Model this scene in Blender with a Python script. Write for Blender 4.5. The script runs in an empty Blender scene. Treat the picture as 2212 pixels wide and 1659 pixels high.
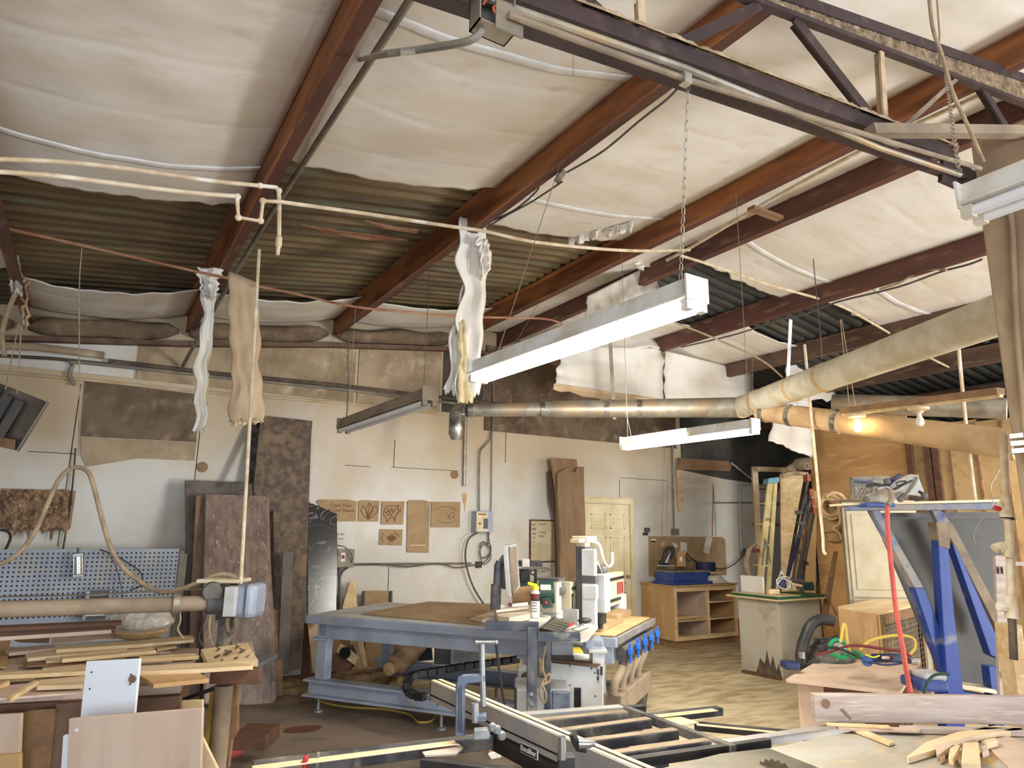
import bpy, bmesh, math, random
from mathutils import Vector, Matrix, noise
random.seed(7)
SC = bpy.context.scene
COL = SC.collection
V = Vector

# ---------------------------------------------------------------- camera (eye at 1.65 m, 24 mm wide angle, tilted up)
CX, CY, F = 1106.0, 829.5, 1480.0
def _axes():
    ax = V((3600-CX, -(1172-CY), -F)).normalized(); ay = V((180-CX, -(1132-CY), -F)).normalized()
    m = (ax+ay).normalized(); n = ax-ay; n = (n-m*n.dot(m)).normalized()
    ax = (m+n)/math.sqrt(2); ay = (m-n)/math.sqrt(2)
    return Matrix((ax, ay, ax.cross(ay)))
ROT = _axes()
EYE = V((0, 0, 1.65))
cam = bpy.data.cameras.new('camera'); cam_o = bpy.data.objects.new('camera', cam); COL.objects.link(cam_o)
cam.sensor_width = 36; cam.sensor_fit = 'HORIZONTAL'; cam.lens = F/2212*36; cam.clip_start = .05
cam_o.matrix_world = Matrix.Translation(EYE) @ ROT.to_4x4()
SC.camera = cam_o
SC.view_settings.view_transform = 'Standard'; SC.view_settings.look = 'None'
SC.view_settings.gamma = 1; SC.view_settings.use_curve_mapping = False
SC.view_settings.exposure = 0.05

# ---------------------------------------------------------------- assumed daylight: open front of the building behind the camera
W = bpy.data.worlds.new('world'); SC.world = W; W.use_nodes = True
W.node_tree.nodes['Background'].inputs[0].default_value = (.80, .90, 1.0, 1)
W.node_tree.nodes['Background'].inputs[1].default_value = 1.0
def area(name, loc, target, sx, sy, power, color):
    l = bpy.data.lights.new(name, 'AREA'); l.shape = 'RECTANGLE'; l.size = sx; l.size_y = sy; l.energy = power; l.color = color
    o = bpy.data.objects.new(name, l); COL.objects.link(o); o.location = loc
    o.rotation_euler = (V(target)-V(loc)).to_track_quat('-Z', 'Y').to_euler(); return o
area('assumed_front_light', (-1.5, -4.4, 1.5), (1.8, 5, 1.9), 4.5, 2.8, 300, (.80, .89, 1.0))  # area light added for assumed daylight behind the camera, no doorway built
area('assumed_side_light', (7.5, -3.2, .9), (2.5, 4, 4.4), 1.7, 1.3, 430, (.97, .98, 1.0))  # assumed area light, no door built; brightens the ceiling and casts purlin shadows
area('hall_fill_light', (8.7, 2.6, 2.7), (7.6, 4.2, 0), 1.3, .15, 60, (1.0, .93, .80))  # added fill lamp out of view, brightens the right side and its floor
area('middle_tube_glow', (1.58, 2.1, 2.33), (1.58, 2.1, 0), .1, 1.3, 40, (1.0, .96, .86))
area('back_tube_glow', (3.97, 3.9, 2.33), (5.2, 7.2, .8), .3, 1.2, 80, (1.0, .96, .86))

# ---------------------------------------------------------------- pixel-to-world helpers (measure the photograph on a real plane)
def ray(u, v): return ROT @ V((u-CX, CY-v, -F))
def PY(u, v, y): d = ray(u, v); return EYE + d*(y/d.y)
def PX(u, v, x): d = ray(u, v); return EYE + d*(x/d.x)
def PZ(u, v, z): d = ray(u, v); return EYE + d*((z-1.65)/d.z)
def PN(u, v, p, n): d = ray(u, v); n = V(n); return EYE + d*((V(p)-EYE).dot(n)/d.dot(n))
def PD(u, v, dep): return EYE + ray(u, v)*(dep/F)       # depth along the view axis

# ---------------------------------------------------------------- materials
def srgb(c):
    return tuple((x/255/12.92 if x/255 <= .04045 else ((x/255+.055)/1.055)**2.4) for x in c)
MATS = {}
def mat(name, c1, c2=None, scale=4, rough=.8, metal=0, bump=0, stretch=(1, 1, 1), c3=None, scale2=None, mix=(.42, .6), mix2=(.55, .7), detail=5, emit=None, es=0, trans=0, alpha=1, wave=None, coord='Object'):
    m = bpy.data.materials.new(name); m.use_nodes = True; MATS[name] = m
    nt = m.node_tree; N = nt.nodes; L = nt.links; b = N['Principled BSDF']
    b.inputs['Roughness'].default_value = rough; b.inputs['Metallic'].default_value = metal
    if trans: b.inputs['Transmission Weight'].default_value = trans
    if alpha < 1: b.inputs['Alpha'].default_value = alpha
    C1 = srgb(c1)+(1,)
    b.inputs['Base Color'].default_value = C1
    if emit:
        b.inputs['Emission Color'].default_value = srgb(emit)+(1,); b.inputs['Emission Strength'].default_value = es
    if c2 or bump:
        tc = N.new('ShaderNodeTexCoord'); mp = N.new('ShaderNodeMapping'); mp.inputs['Scale'].default_value = stretch
        L.new(tc.outputs[coord], mp.inputs['Vector'])
        n1 = N.new('ShaderNodeTexNoise'); n1.inputs['Scale'].default_value = scale; n1.inputs['Detail'].default_value = detail; n1.inputs['Roughness'].default_value = .6
        L.new(mp.outputs[0], n1.inputs['Vector'])
        if c2:
            r = N.new('ShaderNodeValToRGB'); r.color_ramp.elements[0].position = mix[0]; r.color_ramp.elements[1].position = mix[1]
            r.color_ramp.elements[0].color = C1; r.color_ramp.elements[1].color = srgb(c2)+(1,)
            L.new(n1.outputs['Fac'], r.inputs[0]); out = r.outputs[0]
            if c3:
                n2 = N.new('ShaderNodeTexNoise'); n2.inputs['Scale'].default_value = scale2 or scale*3; n2.inputs['Detail'].default_value = 6
                L.new(mp.outputs[0], n2.inputs['Vector'])
                r2 = N.new('ShaderNodeValToRGB'); r2.color_ramp.elements[0].position = mix2[0]; r2.color_ramp.elements[1].position = mix2[1]
                L.new(n2.outputs['Fac'], r2.inputs[0])
                mx = N.new('ShaderNodeMix'); mx.data_type = 'RGBA'
                L.new(r2.outputs[0], mx.inputs[0]); L.new(out, mx.inputs[6]); mx.inputs[7].default_value = srgb(c3)+(1,); out = mx.outputs[2]
            L.new(out, b.inputs['Base Color'])
        if bump:
            bp = N.new('ShaderNodeBump'); bp.inputs['Strength'].default_value = min(1, bump); bp.inputs['Distance'].default_value = .02*max(1, bump)
            L.new(n1.outputs['Fac'], bp.inputs['Height']); L.new(bp.outputs[0], b.inputs['Normal'])
    return m
M = MATS
mat('wall_paint', (216, 213, 206), (196, 184, 162), 1.0, .85, c3=(206, 192, 168), scale2=3.1, mix=(.44, .75), mix2=(.52, .85), bump=.12, stretch=(1, 1, .7))
mat('wall_dusty', (176, 157, 128), (140, 120, 94), 1.6, .9, c3=(196, 182, 156), scale2=4, mix=(.4, .62), mix2=(.55, .75))
mat('wall_brown', (122, 104, 84), (92, 76, 60), 2, .95, c3=(140, 122, 98), scale2=6)
mat('siding_dark', (66, 64, 60), (88, 82, 72), 1.5, .9)
mat('concrete', (132, 116, 102), (150, 130, 110), .9, .8, c3=(112, 100, 92), scale2=2.6, mix=(.4, .62), mix2=(.52, .66), bump=.25, stretch=(1, 1.6, 1))
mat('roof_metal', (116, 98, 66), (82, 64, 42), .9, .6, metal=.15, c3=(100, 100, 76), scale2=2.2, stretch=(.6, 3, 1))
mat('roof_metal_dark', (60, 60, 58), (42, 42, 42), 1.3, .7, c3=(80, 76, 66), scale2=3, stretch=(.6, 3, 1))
mat('insulation', (238, 234, 228), (228, 220, 206), 1.3, .55, c3=(222, 208, 186), scale2=3.5, mix2=(.6, .8), bump=.35, stretch=(1, 2.2, 1))
mat('insulation_tan', (206, 180, 146), (190, 164, 130), 2.5, .8, bump=.3)
mat('insulation_gray', (196, 190, 180), (160, 154, 142), 2.5, .8, bump=.3, c3=(130, 112, 92), scale2=3, mix2=(.56, .68))
mat('fiberglass', (228, 212, 168), (210, 190, 142), 14, 1, bump=1)
mat('fiberglass_brown', (166, 136, 106), (118, 92, 70), 9, 1, bump=1.5, c3=(188, 160, 128), scale2=20)
mat('tape_white', (236, 236, 236), (220, 220, 216), 6, .6)
mat('purlin_rust', (156, 98, 52), (118, 68, 38), 1.6, .62, c3=(96, 48, 28), scale2=4, stretch=(3, .5, 3), mix2=(.5, .75), bump=.1)
mat('purlin_primer', (100, 62, 52), (82, 52, 44), 2.5, .65, c3=(128, 94, 74), scale2=5, stretch=(3, .6, 3))
mat('purlin_dusty', (112, 88, 72), (92, 66, 54), 2.5, .8, c3=(138, 114, 90), scale2=5, stretch=(3, .6, 3))
mat('dust_crust', (150, 128, 102), (104, 86, 68), 16, 1, bump=2.5, c3=(176, 154, 124), scale2=26)
mat('truss_steel', (66, 48, 46), (52, 38, 38), 3, .7, c3=(96, 78, 68), scale2=9, mix2=(.58, .8), bump=.15)
mat('dust', (196, 172, 140), (164, 140, 112), 9, 1, bump=1.2)
mat('column_dust', (176, 152, 122), (146, 124, 100), 2.2, .95, c3=(190, 168, 136), scale2=7, stretch=(1, 1, .5), bump=.3)
mat('galvanized', (176, 168, 152), (140, 134, 124), 6, .45, metal=.55, c3=(190, 164, 128), scale2=3, mix2=(.5, .7))
mat('duct_dusty', (214, 208, 188), (194, 182, 156), 4, .7, c3=(160, 140, 112), scale2=1.4, mix2=(.6, .8))
mat('duct_tan', (208, 176, 132), (184, 152, 112), 4, .75)
mat('foil', (190, 186, 178), (120, 112, 100), 8, .3, metal=.7)
mat('pvc', (222, 206, 178), (198, 174, 138), 8, .7, c3=(236, 230, 216), scale2=5)
mat('cable_tan', (176, 154, 124), (150, 130, 104), 12, .8)
mat('cable_gray', (104, 98, 92), (84, 78, 72), 12, .7)
mat('cable_black', (36, 34, 34), (56, 52, 48), 12, .6)
mat('conduit_gray', (120, 116, 110), (150, 138, 118), 5, .55, metal=.3)
mat('conduit_dark', (74, 64, 56), (104, 88, 70), 5, .7)
mat('white_enamel', (232, 230, 224), (208, 196, 176), 4, .45, c3=(190, 170, 140), scale2=9, mix2=(.62, .8))
mat('fixture_dusty', (152, 134, 112), (128, 112, 94), 5, .85)
mat('tube_on', (255, 250, 235), emit=(255, 248, 232), es=60)
mat('tube_off', (235, 235, 235), rough=.25)
mat('bulb_on', (255, 240, 210), emit=(255, 222, 160), es=40)
mat('bulb_off', (238, 232, 222), rough=.3)
mat('porcelain', (226, 206, 172), (204, 180, 144), 6, .5)
mat('copper', (190, 104, 66), rough=.4, metal=.4)
mat('plywood', (196, 160, 112), (178, 140, 94), 2.2, .75, c3=(206, 172, 124), scale2=9, stretch=(1, 1, .35))
mat('plywood_wall', (218, 170, 112), (200, 150, 94), 2, .8, c3=(228, 186, 130), scale2=8, stretch=(.3, .3, 1.6))
mat('plywood_tan', (188, 158, 112), (172, 142, 98), 1.6, .85, c3=(160, 130, 90), scale2=8)
mat('board_pine', (222, 196, 152), (204, 172, 126), 5, .65, c3=(232, 212, 174), scale2=14, stretch=(.25, 2.2, 2.2))
mat('board_maple', (226, 202, 164), (210, 182, 142), 4, .6, stretch=(.3, 2, 2))
mat('board_birch', (208, 184, 164), (196, 170, 150), 3, .6, c3=(176, 144, 122), scale2=5, mix2=(.6, .78), stretch=(2, 2, .5))
mat('board_brown', (150, 116, 84), (128, 96, 68), 5, .7, stretch=(.3, 2, 2))
mat('board_dark', (110, 76, 54), (88, 60, 44), 5, .75, stretch=(.3, 2, 2))
mat('board_whitewash', (188, 172, 163), (174, 155, 144), 3, .7, c3=(202, 186, 172), scale2=7, stretch=(.3, 2, 9))
mat('mdf', (166, 140, 104), (154, 126, 92), 5, .85)
mat('mdf_edge', (122, 96, 78), (108, 84, 68), 5, .85)
mat('mdf_carve', (122, 82, 48), rough=.9)
mat('walnut_slab', (136, 106, 82), (108, 82, 64), 3, .5, c3=(92, 68, 54), scale2=4, stretch=(4, 4, .35))
mat('walnut_wrapped', (142, 122, 110), (112, 94, 84), 3, .28, c3=(172, 154, 136), scale2=6, stretch=(7, 7, .28), mix2=(.6, .68), bump=.3)
mat('live_edge', (148, 120, 90), (130, 102, 76), 2.4, .7, c3=(96, 68, 50), scale2=4, stretch=(3, 3, .4), mix2=(.6, .72))
mat('live_edge_dark', (88, 68, 54), (70, 54, 44), 3, .75, stretch=(3, 3, .5))
mat('bark_board', (84, 70, 62), (118, 98, 78), 12, .75, c3=(128, 106, 84), scale2=2.3, mix2=(.56, .62))
mat('slab_gray', (112, 102, 92), (84, 76, 70), 3, .8, c3=(60, 54, 52), scale2=8, stretch=(1, 1, .6))
mat('marble_black', (30, 29, 31), (44, 42, 44), 4, .22)
mat('black_stone', (28, 27, 28), (60, 56, 54), 9, .4)
mat('cardboard', (176, 138, 98), (164, 126, 88), 4, .85)
mat('paper', (228, 222, 214), (214, 206, 196), 6, .8)
mat('paper_pink', (206, 160, 146), rough=.8)
mat('pegboard_gray', (168, 176, 188), (150, 158, 170), 2.2, .6, c3=(176, 170, 158), scale2=3)
mat('hole_black', (20, 19, 18), rough=.95)
mat('black', (30, 30, 32), (54, 50, 46), 6, .55)
mat('black_dusty', (44, 44, 48), (96, 92, 88), 5, .7, c3=(140, 130, 112), scale2=9, mix2=(.6, .75))
mat('navy_steel', (52, 58, 74), (84, 86, 92), 5, .5, c3=(140, 134, 122), scale2=8, mix2=(.58, .75))
mat('gray_blue_steel', (168, 177, 194), (150, 158, 174), 3, .4, c3=(176, 168, 154), scale2=4, mix2=(.58, .8))
mat('aluminium', (190, 188, 186), (168, 164, 158), 4, .35, metal=.6)
mat('aluminium_track', (176, 174, 176), (196, 190, 180), 6, .4, metal=.4)
mat('cream', (226, 214, 184), (210, 192, 156), 4, .55)
mat('cream_door', (234, 220, 186), (216, 198, 156), 2.2, .6, c3=(230, 220, 196), scale2=3)
mat('white_panel', (226, 230, 238), rough=.5)
mat('white_machine', (222, 224, 228), (206, 204, 200), 3, .45)
mat('light_gray', (190, 192, 194), (172, 168, 160), 4, .55)
mat('gray_laminate', (190, 184, 170), (176, 168, 150), 2, .6, c3=(140, 124, 100), scale2=5, mix2=(.6, .8))
mat('gray_panel', (92, 90, 87), (84, 82, 78), 2, .65)
mat('dark_gray', (78, 78, 80), (96, 92, 88), 5, .6)
mat('green_dark', (30, 66, 54), (48, 74, 62), 5, .5)
mat('green_bright', (36, 140, 92), rough=.45)
mat('green_edge', (40, 84, 48), (58, 98, 60), 8, .6)
mat('blue_paint', (22, 54, 134), (34, 64, 140), 4, .5, c3=(120, 122, 134), scale2=4.5, mix2=(.60, .70))
mat('blue_dusty', (106, 116, 140), (150, 142, 132), 4, .7, c3=(58, 84, 140), scale2=7, mix2=(.58, .7))
mat('blue_plastic', (40, 66, 134), (54, 78, 140), 6, .45)
mat('blue_valve', (34, 104, 214), rough=.35)
mat('blue_navy', (26, 40, 78), (40, 52, 88), 6, .5)
mat('blue_tan', (96, 150, 176), (130, 160, 170), 6, .6)
mat('red_rubber', (206, 92, 84), (190, 80, 72), 8, .6)
mat('red', (176, 40, 40), rough=.5)
mat('red_dark', (110, 36, 36), rough=.5)
mat('orange_dark', (170, 92, 60), (150, 80, 54), 5, .6)
mat('yellow', (226, 190, 60), (206, 170, 60), 6, .55)
mat('yellow_lime', (230, 232, 40), rough=.4)
mat('yellow_hose', (200, 172, 76), rough=.5)
mat('ladder_fiberglass', (228, 212, 160), (206, 184, 130), 6, .6)
mat('rope_tan', (206, 176, 134), (182, 150, 110), 10, .9)
mat('cloth_tan', (176, 144, 106), (150, 118, 84), 5, .95, bump=.8)
mat('sawdust', (196, 164, 116), (176, 142, 96), 8, 1, bump=1, c3=(206, 180, 136), scale2=20)
mat('sawdust_floor', (190, 160, 114), (164, 136, 98), 3, 1, c3=(204, 178, 134), scale2=9, bump=.6)
mat('stain_rust', (120, 74, 46), (104, 66, 44), 8, .5)
mat('plastic_clear', (226, 218, 206), (206, 196, 184), 5, .2, alpha=.72)
mat('plastic_case', (232, 216, 198), (222, 204, 184), 5, .35)
mat('screen_dark', (44, 44, 46), rough=.25)
mat('chrome', (200, 200, 200), rough=.2, metal=.9)
mat('steel_zinc', (156, 160, 160), (130, 132, 130), 6, .35, metal=.5)
mat('steel_blue', (92, 102, 120), (130, 136, 146), 8, .45, metal=.3)
mat('cast_iron', (86, 82, 76), (120, 112, 98), 3, .35, metal=.5)
mat('saw_white', (172, 168, 158), (158, 150, 134), 2.5, .6, c3=(184, 166, 136), scale2=6, stretch=(1, 2, 1))
mat('pantry_white', (182, 173, 150), (170, 158, 132), 3, .6)
mat('glass_window', (180, 190, 196), rough=.1)
mat('pink_bag', (226, 110, 104), (206, 90, 86), 8, .5)
mat('ink', (60, 58, 56), rough=.8)
mat('ink_blue', (60, 96, 110), rough=.8)
mat('white_text', (236, 236, 232), rough=.5)
mat('red_text', (150, 56, 52), rough=.6)
mat('rust_rod', (168, 128, 100), (150, 98, 72), 5, .85)
mat('wire_steel', (150, 146, 138), rough=.4, metal=.6)
mat('heater_steel', (132, 124, 116), (104, 96, 88), 4, .3, metal=.6)
mat('stain_soft', (190, 152, 100), (206, 176, 130), 9, .9)
mat('sticker_white', (230, 226, 224), rough=.5)
mat('stain_paint', (186, 160, 124), (204, 186, 156), 3, .9)

def floor_mat():                                   # bare dark concrete on the left, a coat of pale sawdust to the right
    m = M['concrete']; nt = m.node_tree; N = nt.nodes; L = nt.links; b = N['Principled BSDF']
    old = b.inputs['Base Color'].links[0].from_socket
    tc = N.new('ShaderNodeTexCoord'); sp = N.new('ShaderNodeSeparateXYZ'); L.new(tc.outputs['Object'], sp.inputs[0])
    n = N.new('ShaderNodeTexNoise'); n.inputs['Scale'].default_value = 1.1; n.inputs['Detail'].default_value = 7; L.new(tc.outputs['Object'], n.inputs['Vector'])
    # object origin is the slab centre (3.5, 1.7): distance toward +x +y is the dusty side
    a1 = N.new('ShaderNodeMath'); a1.operation = 'MULTIPLY_ADD'; L.new(n.outputs['Fac'], a1.inputs[0]); a1.inputs[1].default_value = 4.5; L.new(sp.outputs['X'], a1.inputs[2])
    a2 = N.new('ShaderNodeMath'); a2.operation = 'MULTIPLY_ADD'; L.new(sp.outputs['Y'], a2.inputs[0]); a2.inputs[1].default_value = -.1; L.new(a1.outputs[0], a2.inputs[2])
    r = N.new('ShaderNodeMapRange'); r.inputs['From Min'].default_value = 1.0; r.inputs['From Max'].default_value = 2.2; L.new(a2.outputs[0], r.inputs['Value'])
    n2 = N.new('ShaderNodeTexNoise'); n2.inputs['Scale'].default_value = 4.5; n2.inputs['Detail'].default_value = 9
    mp = N.new('ShaderNodeMapping'); mp.inputs['Scale'].default_value = (.7, 2.2, 1); mp.inputs['Rotation'].default_value = (0, 0, .5); L.new(tc.outputs['Object'], mp.inputs[0]); L.new(mp.outputs[0], n2.inputs['Vector'])
    rp = N.new('ShaderNodeValToRGB'); e = rp.color_ramp.elements; e[0].position = .38; e[0].color = srgb((172, 152, 118))+(1,); e[1].position = .6; e[1].color = srgb((208, 192, 158))+(1,); L.new(n2.outputs['Fac'], rp.inputs[0])
    mx = N.new('ShaderNodeMix'); mx.data_type = 'RGBA'; L.new(r.outputs[0], mx.inputs[0]); L.new(old, mx.inputs[6]); L.new(rp.outputs[0], mx.inputs[7]); L.new(mx.outputs[2], b.inputs['Base Color'])
floor_mat()
def wall_mat():                                    # old tan dust clings to the upper part of the painted wall
    m = M['wall_paint']; nt = m.node_tree; N = nt.nodes; L = nt.links; b = N['Principled BSDF']
    old = b.inputs['Base Color'].links[0].from_socket
    tc = N.new('ShaderNodeTexCoord'); sp = N.new('ShaderNodeSeparateXYZ'); L.new(tc.outputs['Object'], sp.inputs[0])
    n = N.new('ShaderNodeTexNoise'); n.inputs['Scale'].default_value = .9; n.inputs['Detail'].default_value = 8; L.new(tc.outputs['Object'], n.inputs['Vector'])
    a1 = N.new('ShaderNodeMath'); a1.operation = 'MULTIPLY_ADD'; L.new(n.outputs['Fac'], a1.inputs[0]); a1.inputs[1].default_value = 2.6; L.new(sp.outputs['Z'], a1.inputs[2])
    r = N.new('ShaderNodeMapRange'); r.inputs['From Min'].default_value = 3.35; r.inputs['From Max'].default_value = 4.6; r.inputs['To Max'].default_value = .75; L.new(a1.outputs[0], r.inputs['Value'])
    mx = N.new('ShaderNodeMix'); mx.data_type = 'RGBA'; L.new(r.outputs[0], mx.inputs[0]); L.new(old, mx.inputs[6]); mx.inputs[7].default_value = srgb((188, 162, 122))+(1,); L.new(mx.outputs[2], b.inputs['Base Color'])
wall_mat()
def wave_mat():                                    # the marble's white veins
    m = M['marble_black']; nt = m.node_tree; N = nt.nodes; L = nt.links; b = N['Principled BSDF']
    tc = N.new('ShaderNodeTexCoord'); mp = N.new('ShaderNodeMapping'); mp.inputs['Rotation'].default_value = (0, .5, .3); L.new(tc.outputs['Object'], mp.inputs[0])
    w = N.new('ShaderNodeTexNoise'); w.inputs['Scale'].default_value = 2.6; w.inputs['Detail'].default_value = 5; w.inputs['Distortion'].default_value = 1.2; mp.inputs['Scale'].default_value = (1, 1, 2.2)
    L.new(mp.outputs[0], w.inputs['Vector'])
    r = N.new('ShaderNodeValToRGB'); e = r.color_ramp.elements; e[0].position = .485; e[0].color = (.012, .011, .012, 1); e[1].position = .5; e[1].color = (.22, .21, .21, 1)
    x = e.new(.515); x.color = (.012, .011, .012, 1)
    L.new(w.outputs['Fac'], r.inputs[0]); L.new(r.outputs[0], b.inputs['Base Color'])
wave_mat()

# ---------------------------------------------------------------- mesh builder
class MB:
    def __init__(s, m=None): s.b = bmesh.new(); s.m = m or Matrix()
    def _v(s, p): return s.b.verts.new(s.m @ V(p))
    def faces(s, pts, fs):
        v = [s._v(p) for p in pts]
        for f in fs:
            try: s.b.faces.new([v[i] for i in f])
            except ValueError: pass
        return s
    def box(s, c, d, rz=0, rx=0, ry=0):
        c = V(c); R = Matrix.Rotation(rz, 3, 'Z') @ Matrix.Rotation(ry, 3, 'Y') @ Matrix.Rotation(rx, 3, 'X')
        pts = [c + R @ V((x*d[0]/2, y*d[1]/2, z*d[2]/2)) for z in (-1, 1) for y in (-1, 1) for x in (-1, 1)]
        return s.faces(pts, [(0, 2, 3, 1), (4, 5, 7, 6), (0, 1, 5, 4), (2, 6, 7, 3), (0, 4, 6, 2), (1, 3, 7, 5)])
    def bx(s, a, b):
        a = V(a); b = V(b); return s.box((a+b)/2, [abs(q) for q in (b-a)])
    def bar(s, p, q, w, h, up=(0, 0, 1)):
        p = V(p); q = V(q); d = (q-p).normalized(); up = V(up)
        sd = d.cross(up)
        if sd.length < 1e-4: sd = d.cross(V((1, 0, 0)))
        sd.normalize(); u = sd.cross(d)
        pts = [e + sd*(a*w/2) + u*(c*h/2) for e in (p, q) for c in (-1, 1) for a in (-1, 1)]
        return s.faces(pts, [(0, 1, 3, 2), (4, 6, 7, 5), (0, 4, 5, 1), (2, 3, 7, 6), (0, 2, 6, 4), (1, 5, 7, 3)])
    def prism(s, pts, off):
        n = len(pts); off = V(off); pts = [V(p) for p in pts]
        A = [s._v(p) for p in pts]; B = [s._v(p+off) for p in pts]
        s.b.faces.new(A); s.b.faces.new(B[::-1])
        for i in range(n): s.b.faces.new([A[i], B[i], B[(i+1) % n], A[(i+1) % n]])
        return s
    def tube(s, pts, r, n=8, smooth=0, closed=False, rs=None):
        pts = [V(p) for p in pts]
        if smooth and len(pts) > 2:
            q = []
            N = len(pts)
            for i in range(N-1):
                p0 = pts[max(0, i-1)]; p1 = pts[i]; p2 = pts[i+1]; p3 = pts[min(N-1, i+2)]
                for k in range(smooth):
                    t = k/smooth
                    q.append(.5*((2*p1)+(p2-p0)*t+(2*p0-5*p1+4*p2-p3)*t*t+(3*p1-p0-3*p2+p3)*t**3))
            q.append(pts[-1]); 
            if rs: rs = [rs[min(len(rs)-1, int(i/smooth))] for i in range(len(q))]
            pts = q
        rings = []; prev = None
        for i, p in enumerate(pts):
            d = (pts[min(i+1, len(pts)-1)]-pts[max(i-1, 0)])
            if d.length < 1e-7: d = V((0, 0, 1))
            d.normalize()
            if prev is None:
                a = d.cross(V((0, 0, 1)))
                if a.length < .05: a = d.cross(V((1, 0, 0)))
            else: a = prev - d*prev.dot(d)
            if a.length < 1e-5: a = d.cross(V((0, 1, 0)))
            a.normalize(); prev = a; c = d.cross(a); rr = rs[i] if rs else r
            rings.append([s._v(p+(a*math.cos(t*math.tau/n)+c*math.sin(t*math.tau/n))*rr) for t in range(n)])
        for i in range(len(rings)-1):
            for t in range(n):
                s.b.faces.new([rings[i][t], rings[i][(t+1) % n], rings[i+1][(t+1) % n], rings[i+1][t]])
        s.b.faces.new(rings[0][::-1]); s.b.faces.new(rings[-1])
        return s
    def lathe(s, prof, o=(0, 0, 0), axis=(0, 0, 1), n=20):
        ax = V(axis).normalized(); a = ax.cross(V((0, 0, 1)))
        if a.length < .05: a = ax.cross(V((1, 0, 0)))
        a.normalize(); c = ax.cross(a); o = V(o); R = []
        for r, h in prof:
            R.append([s._v(o+ax*h+(a*math.cos(t*math.tau/n)+c*math.sin(t*math.tau/n))*max(r, 1e-4)) for t in range(n)])
        for i in range(len(R)-1):
            for t in range(n): s.b.faces.new([R[i][t], R[i][(t+1) % n], R[i+1][(t+1) % n], R[i+1][t]])
        s.b.faces.new(R[0][::-1]); s.b.faces.new(R[-1]); return s
    def ball(s, c, r, sc=(1, 1, 1), n=12):
        return s.lathe([(r*math.sin(math.pi*i/8), -r*math.cos(math.pi*i/8)) for i in range(9)], c, (0, 0, 1), n) if sc == (1, 1, 1) else s._ell(c, r, sc, n)
    def _ell(s, c, r, sc, n):
        t = MB(); t.lathe([(r*math.sin(math.pi*i/8), -r*math.cos(math.pi*i/8)) for i in range(9)], (0, 0, 0), (0, 0, 1), n)
        c = V(c); t.b.verts.ensure_lookup_table(); t.b.verts.index_update()
        return s.faces([c+V((v.co.x*sc[0], v.co.y*sc[1], v.co.z*sc[2])) for v in t.b.verts], [[v.index for v in f.verts] for f in t.b.faces])
    def grid(s, fn, nu, nv):
        g = [[s._v(fn(i/nu, j/nv)) for j in range(nv+1)] for i in range(nu+1)]
        for i in range(nu):
            for j in range(nv): s.b.faces.new([g[i][j], g[i+1][j], g[i+1][j+1], g[i][j+1]])
        return s
    def build(s, name, m, parent=None, label=None, bevel=0, smooth=False, solid=0, sub=0):
        b = s.b; bmesh.ops.recalc_face_normals(b, faces=b.faces)
        if parent is not None: org = root_loc(parent)
        else:
            xs = [v.co for v in b.verts]
            org = V(((min(v.x for v in xs)+max(v.x for v in xs))/2, (min(v.y for v in xs)+max(v.y for v in xs))/2, min(v.z for v in xs)))
        for v in b.verts: v.co -= org
        me = bpy.data.meshes.new(name); b.to_mesh(me); b.free()
        ms = m if isinstance(m, (list, tuple)) else [m]
        for k in ms: me.materials.append(M[k])
        if smooth:
            for p in me.polygons: p.use_smooth = True
            try: me.set_sharp_from_angle(angle=math.radians(42))
            except Exception: pass
        o = bpy.data.objects.new(name, me); COL.objects.link(o)
        if parent is None: o.location = org
        else: o.parent = parent
        if label: o['label'] = label
        if bevel:
            md = o.modifiers.new('bevel', 'BEVEL'); md.width = bevel; md.segments = 2; md.limit_method = 'ANGLE'
        if solid:
            md = o.modifiers.new('solid', 'SOLIDIFY'); md.thickness = solid; md.offset = 0
        if sub:
            md = o.modifiers.new('sub', 'SUBSURF'); md.levels = sub; md.render_levels = sub
        return o
def root_loc(o):
    r = V((0, 0, 0))
    while o is not None: r += V(o.location); o = o.parent
    return r
def thing(name, label, cat, loc, group=None):
    o = bpy.data.objects.new(name, None); COL.objects.link(o); o.location = loc; o.empty_display_size = .1
    o['label'] = label; o['category'] = cat
    if group: o['group'] = group
    return o
def tag(o, label, cat, group=None, kind=None):
    o['label'] = label; o['category'] = cat
    if group: o['group'] = group
    if kind: o['kind'] = kind
    return o
def struct(o, label=None, cat='structure'):
    o['kind'] = 'structure'; o['category'] = cat
    if label: o['label'] = label
    return o
def dup(root, loc, label=None, rotz=None):
    r = root.copy(); COL.objects.link(r); r.location = loc
    if rotz is not None: r.rotation_euler = (0, 0, rotz)
    if label: r['label'] = label
    for ch in list(root.children):
        c = ch.copy(); COL.objects.link(c); c.parent = r
        for g in ch.children:
            d = g.copy(); COL.objects.link(d); d.parent = c
    return r
def rag(a, b, n, amp, axis, seed=0, fr=3.0):
    """a torn edge from a to b, wobbling along axis"""
    a = V(a); b = V(b); axis = V(axis)
    return [a.lerp(b, i/n) + axis*amp*(noise.noise(V((i*fr*.37, seed*3.1, 0)))*1.6) for i in range(n+1)]
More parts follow.
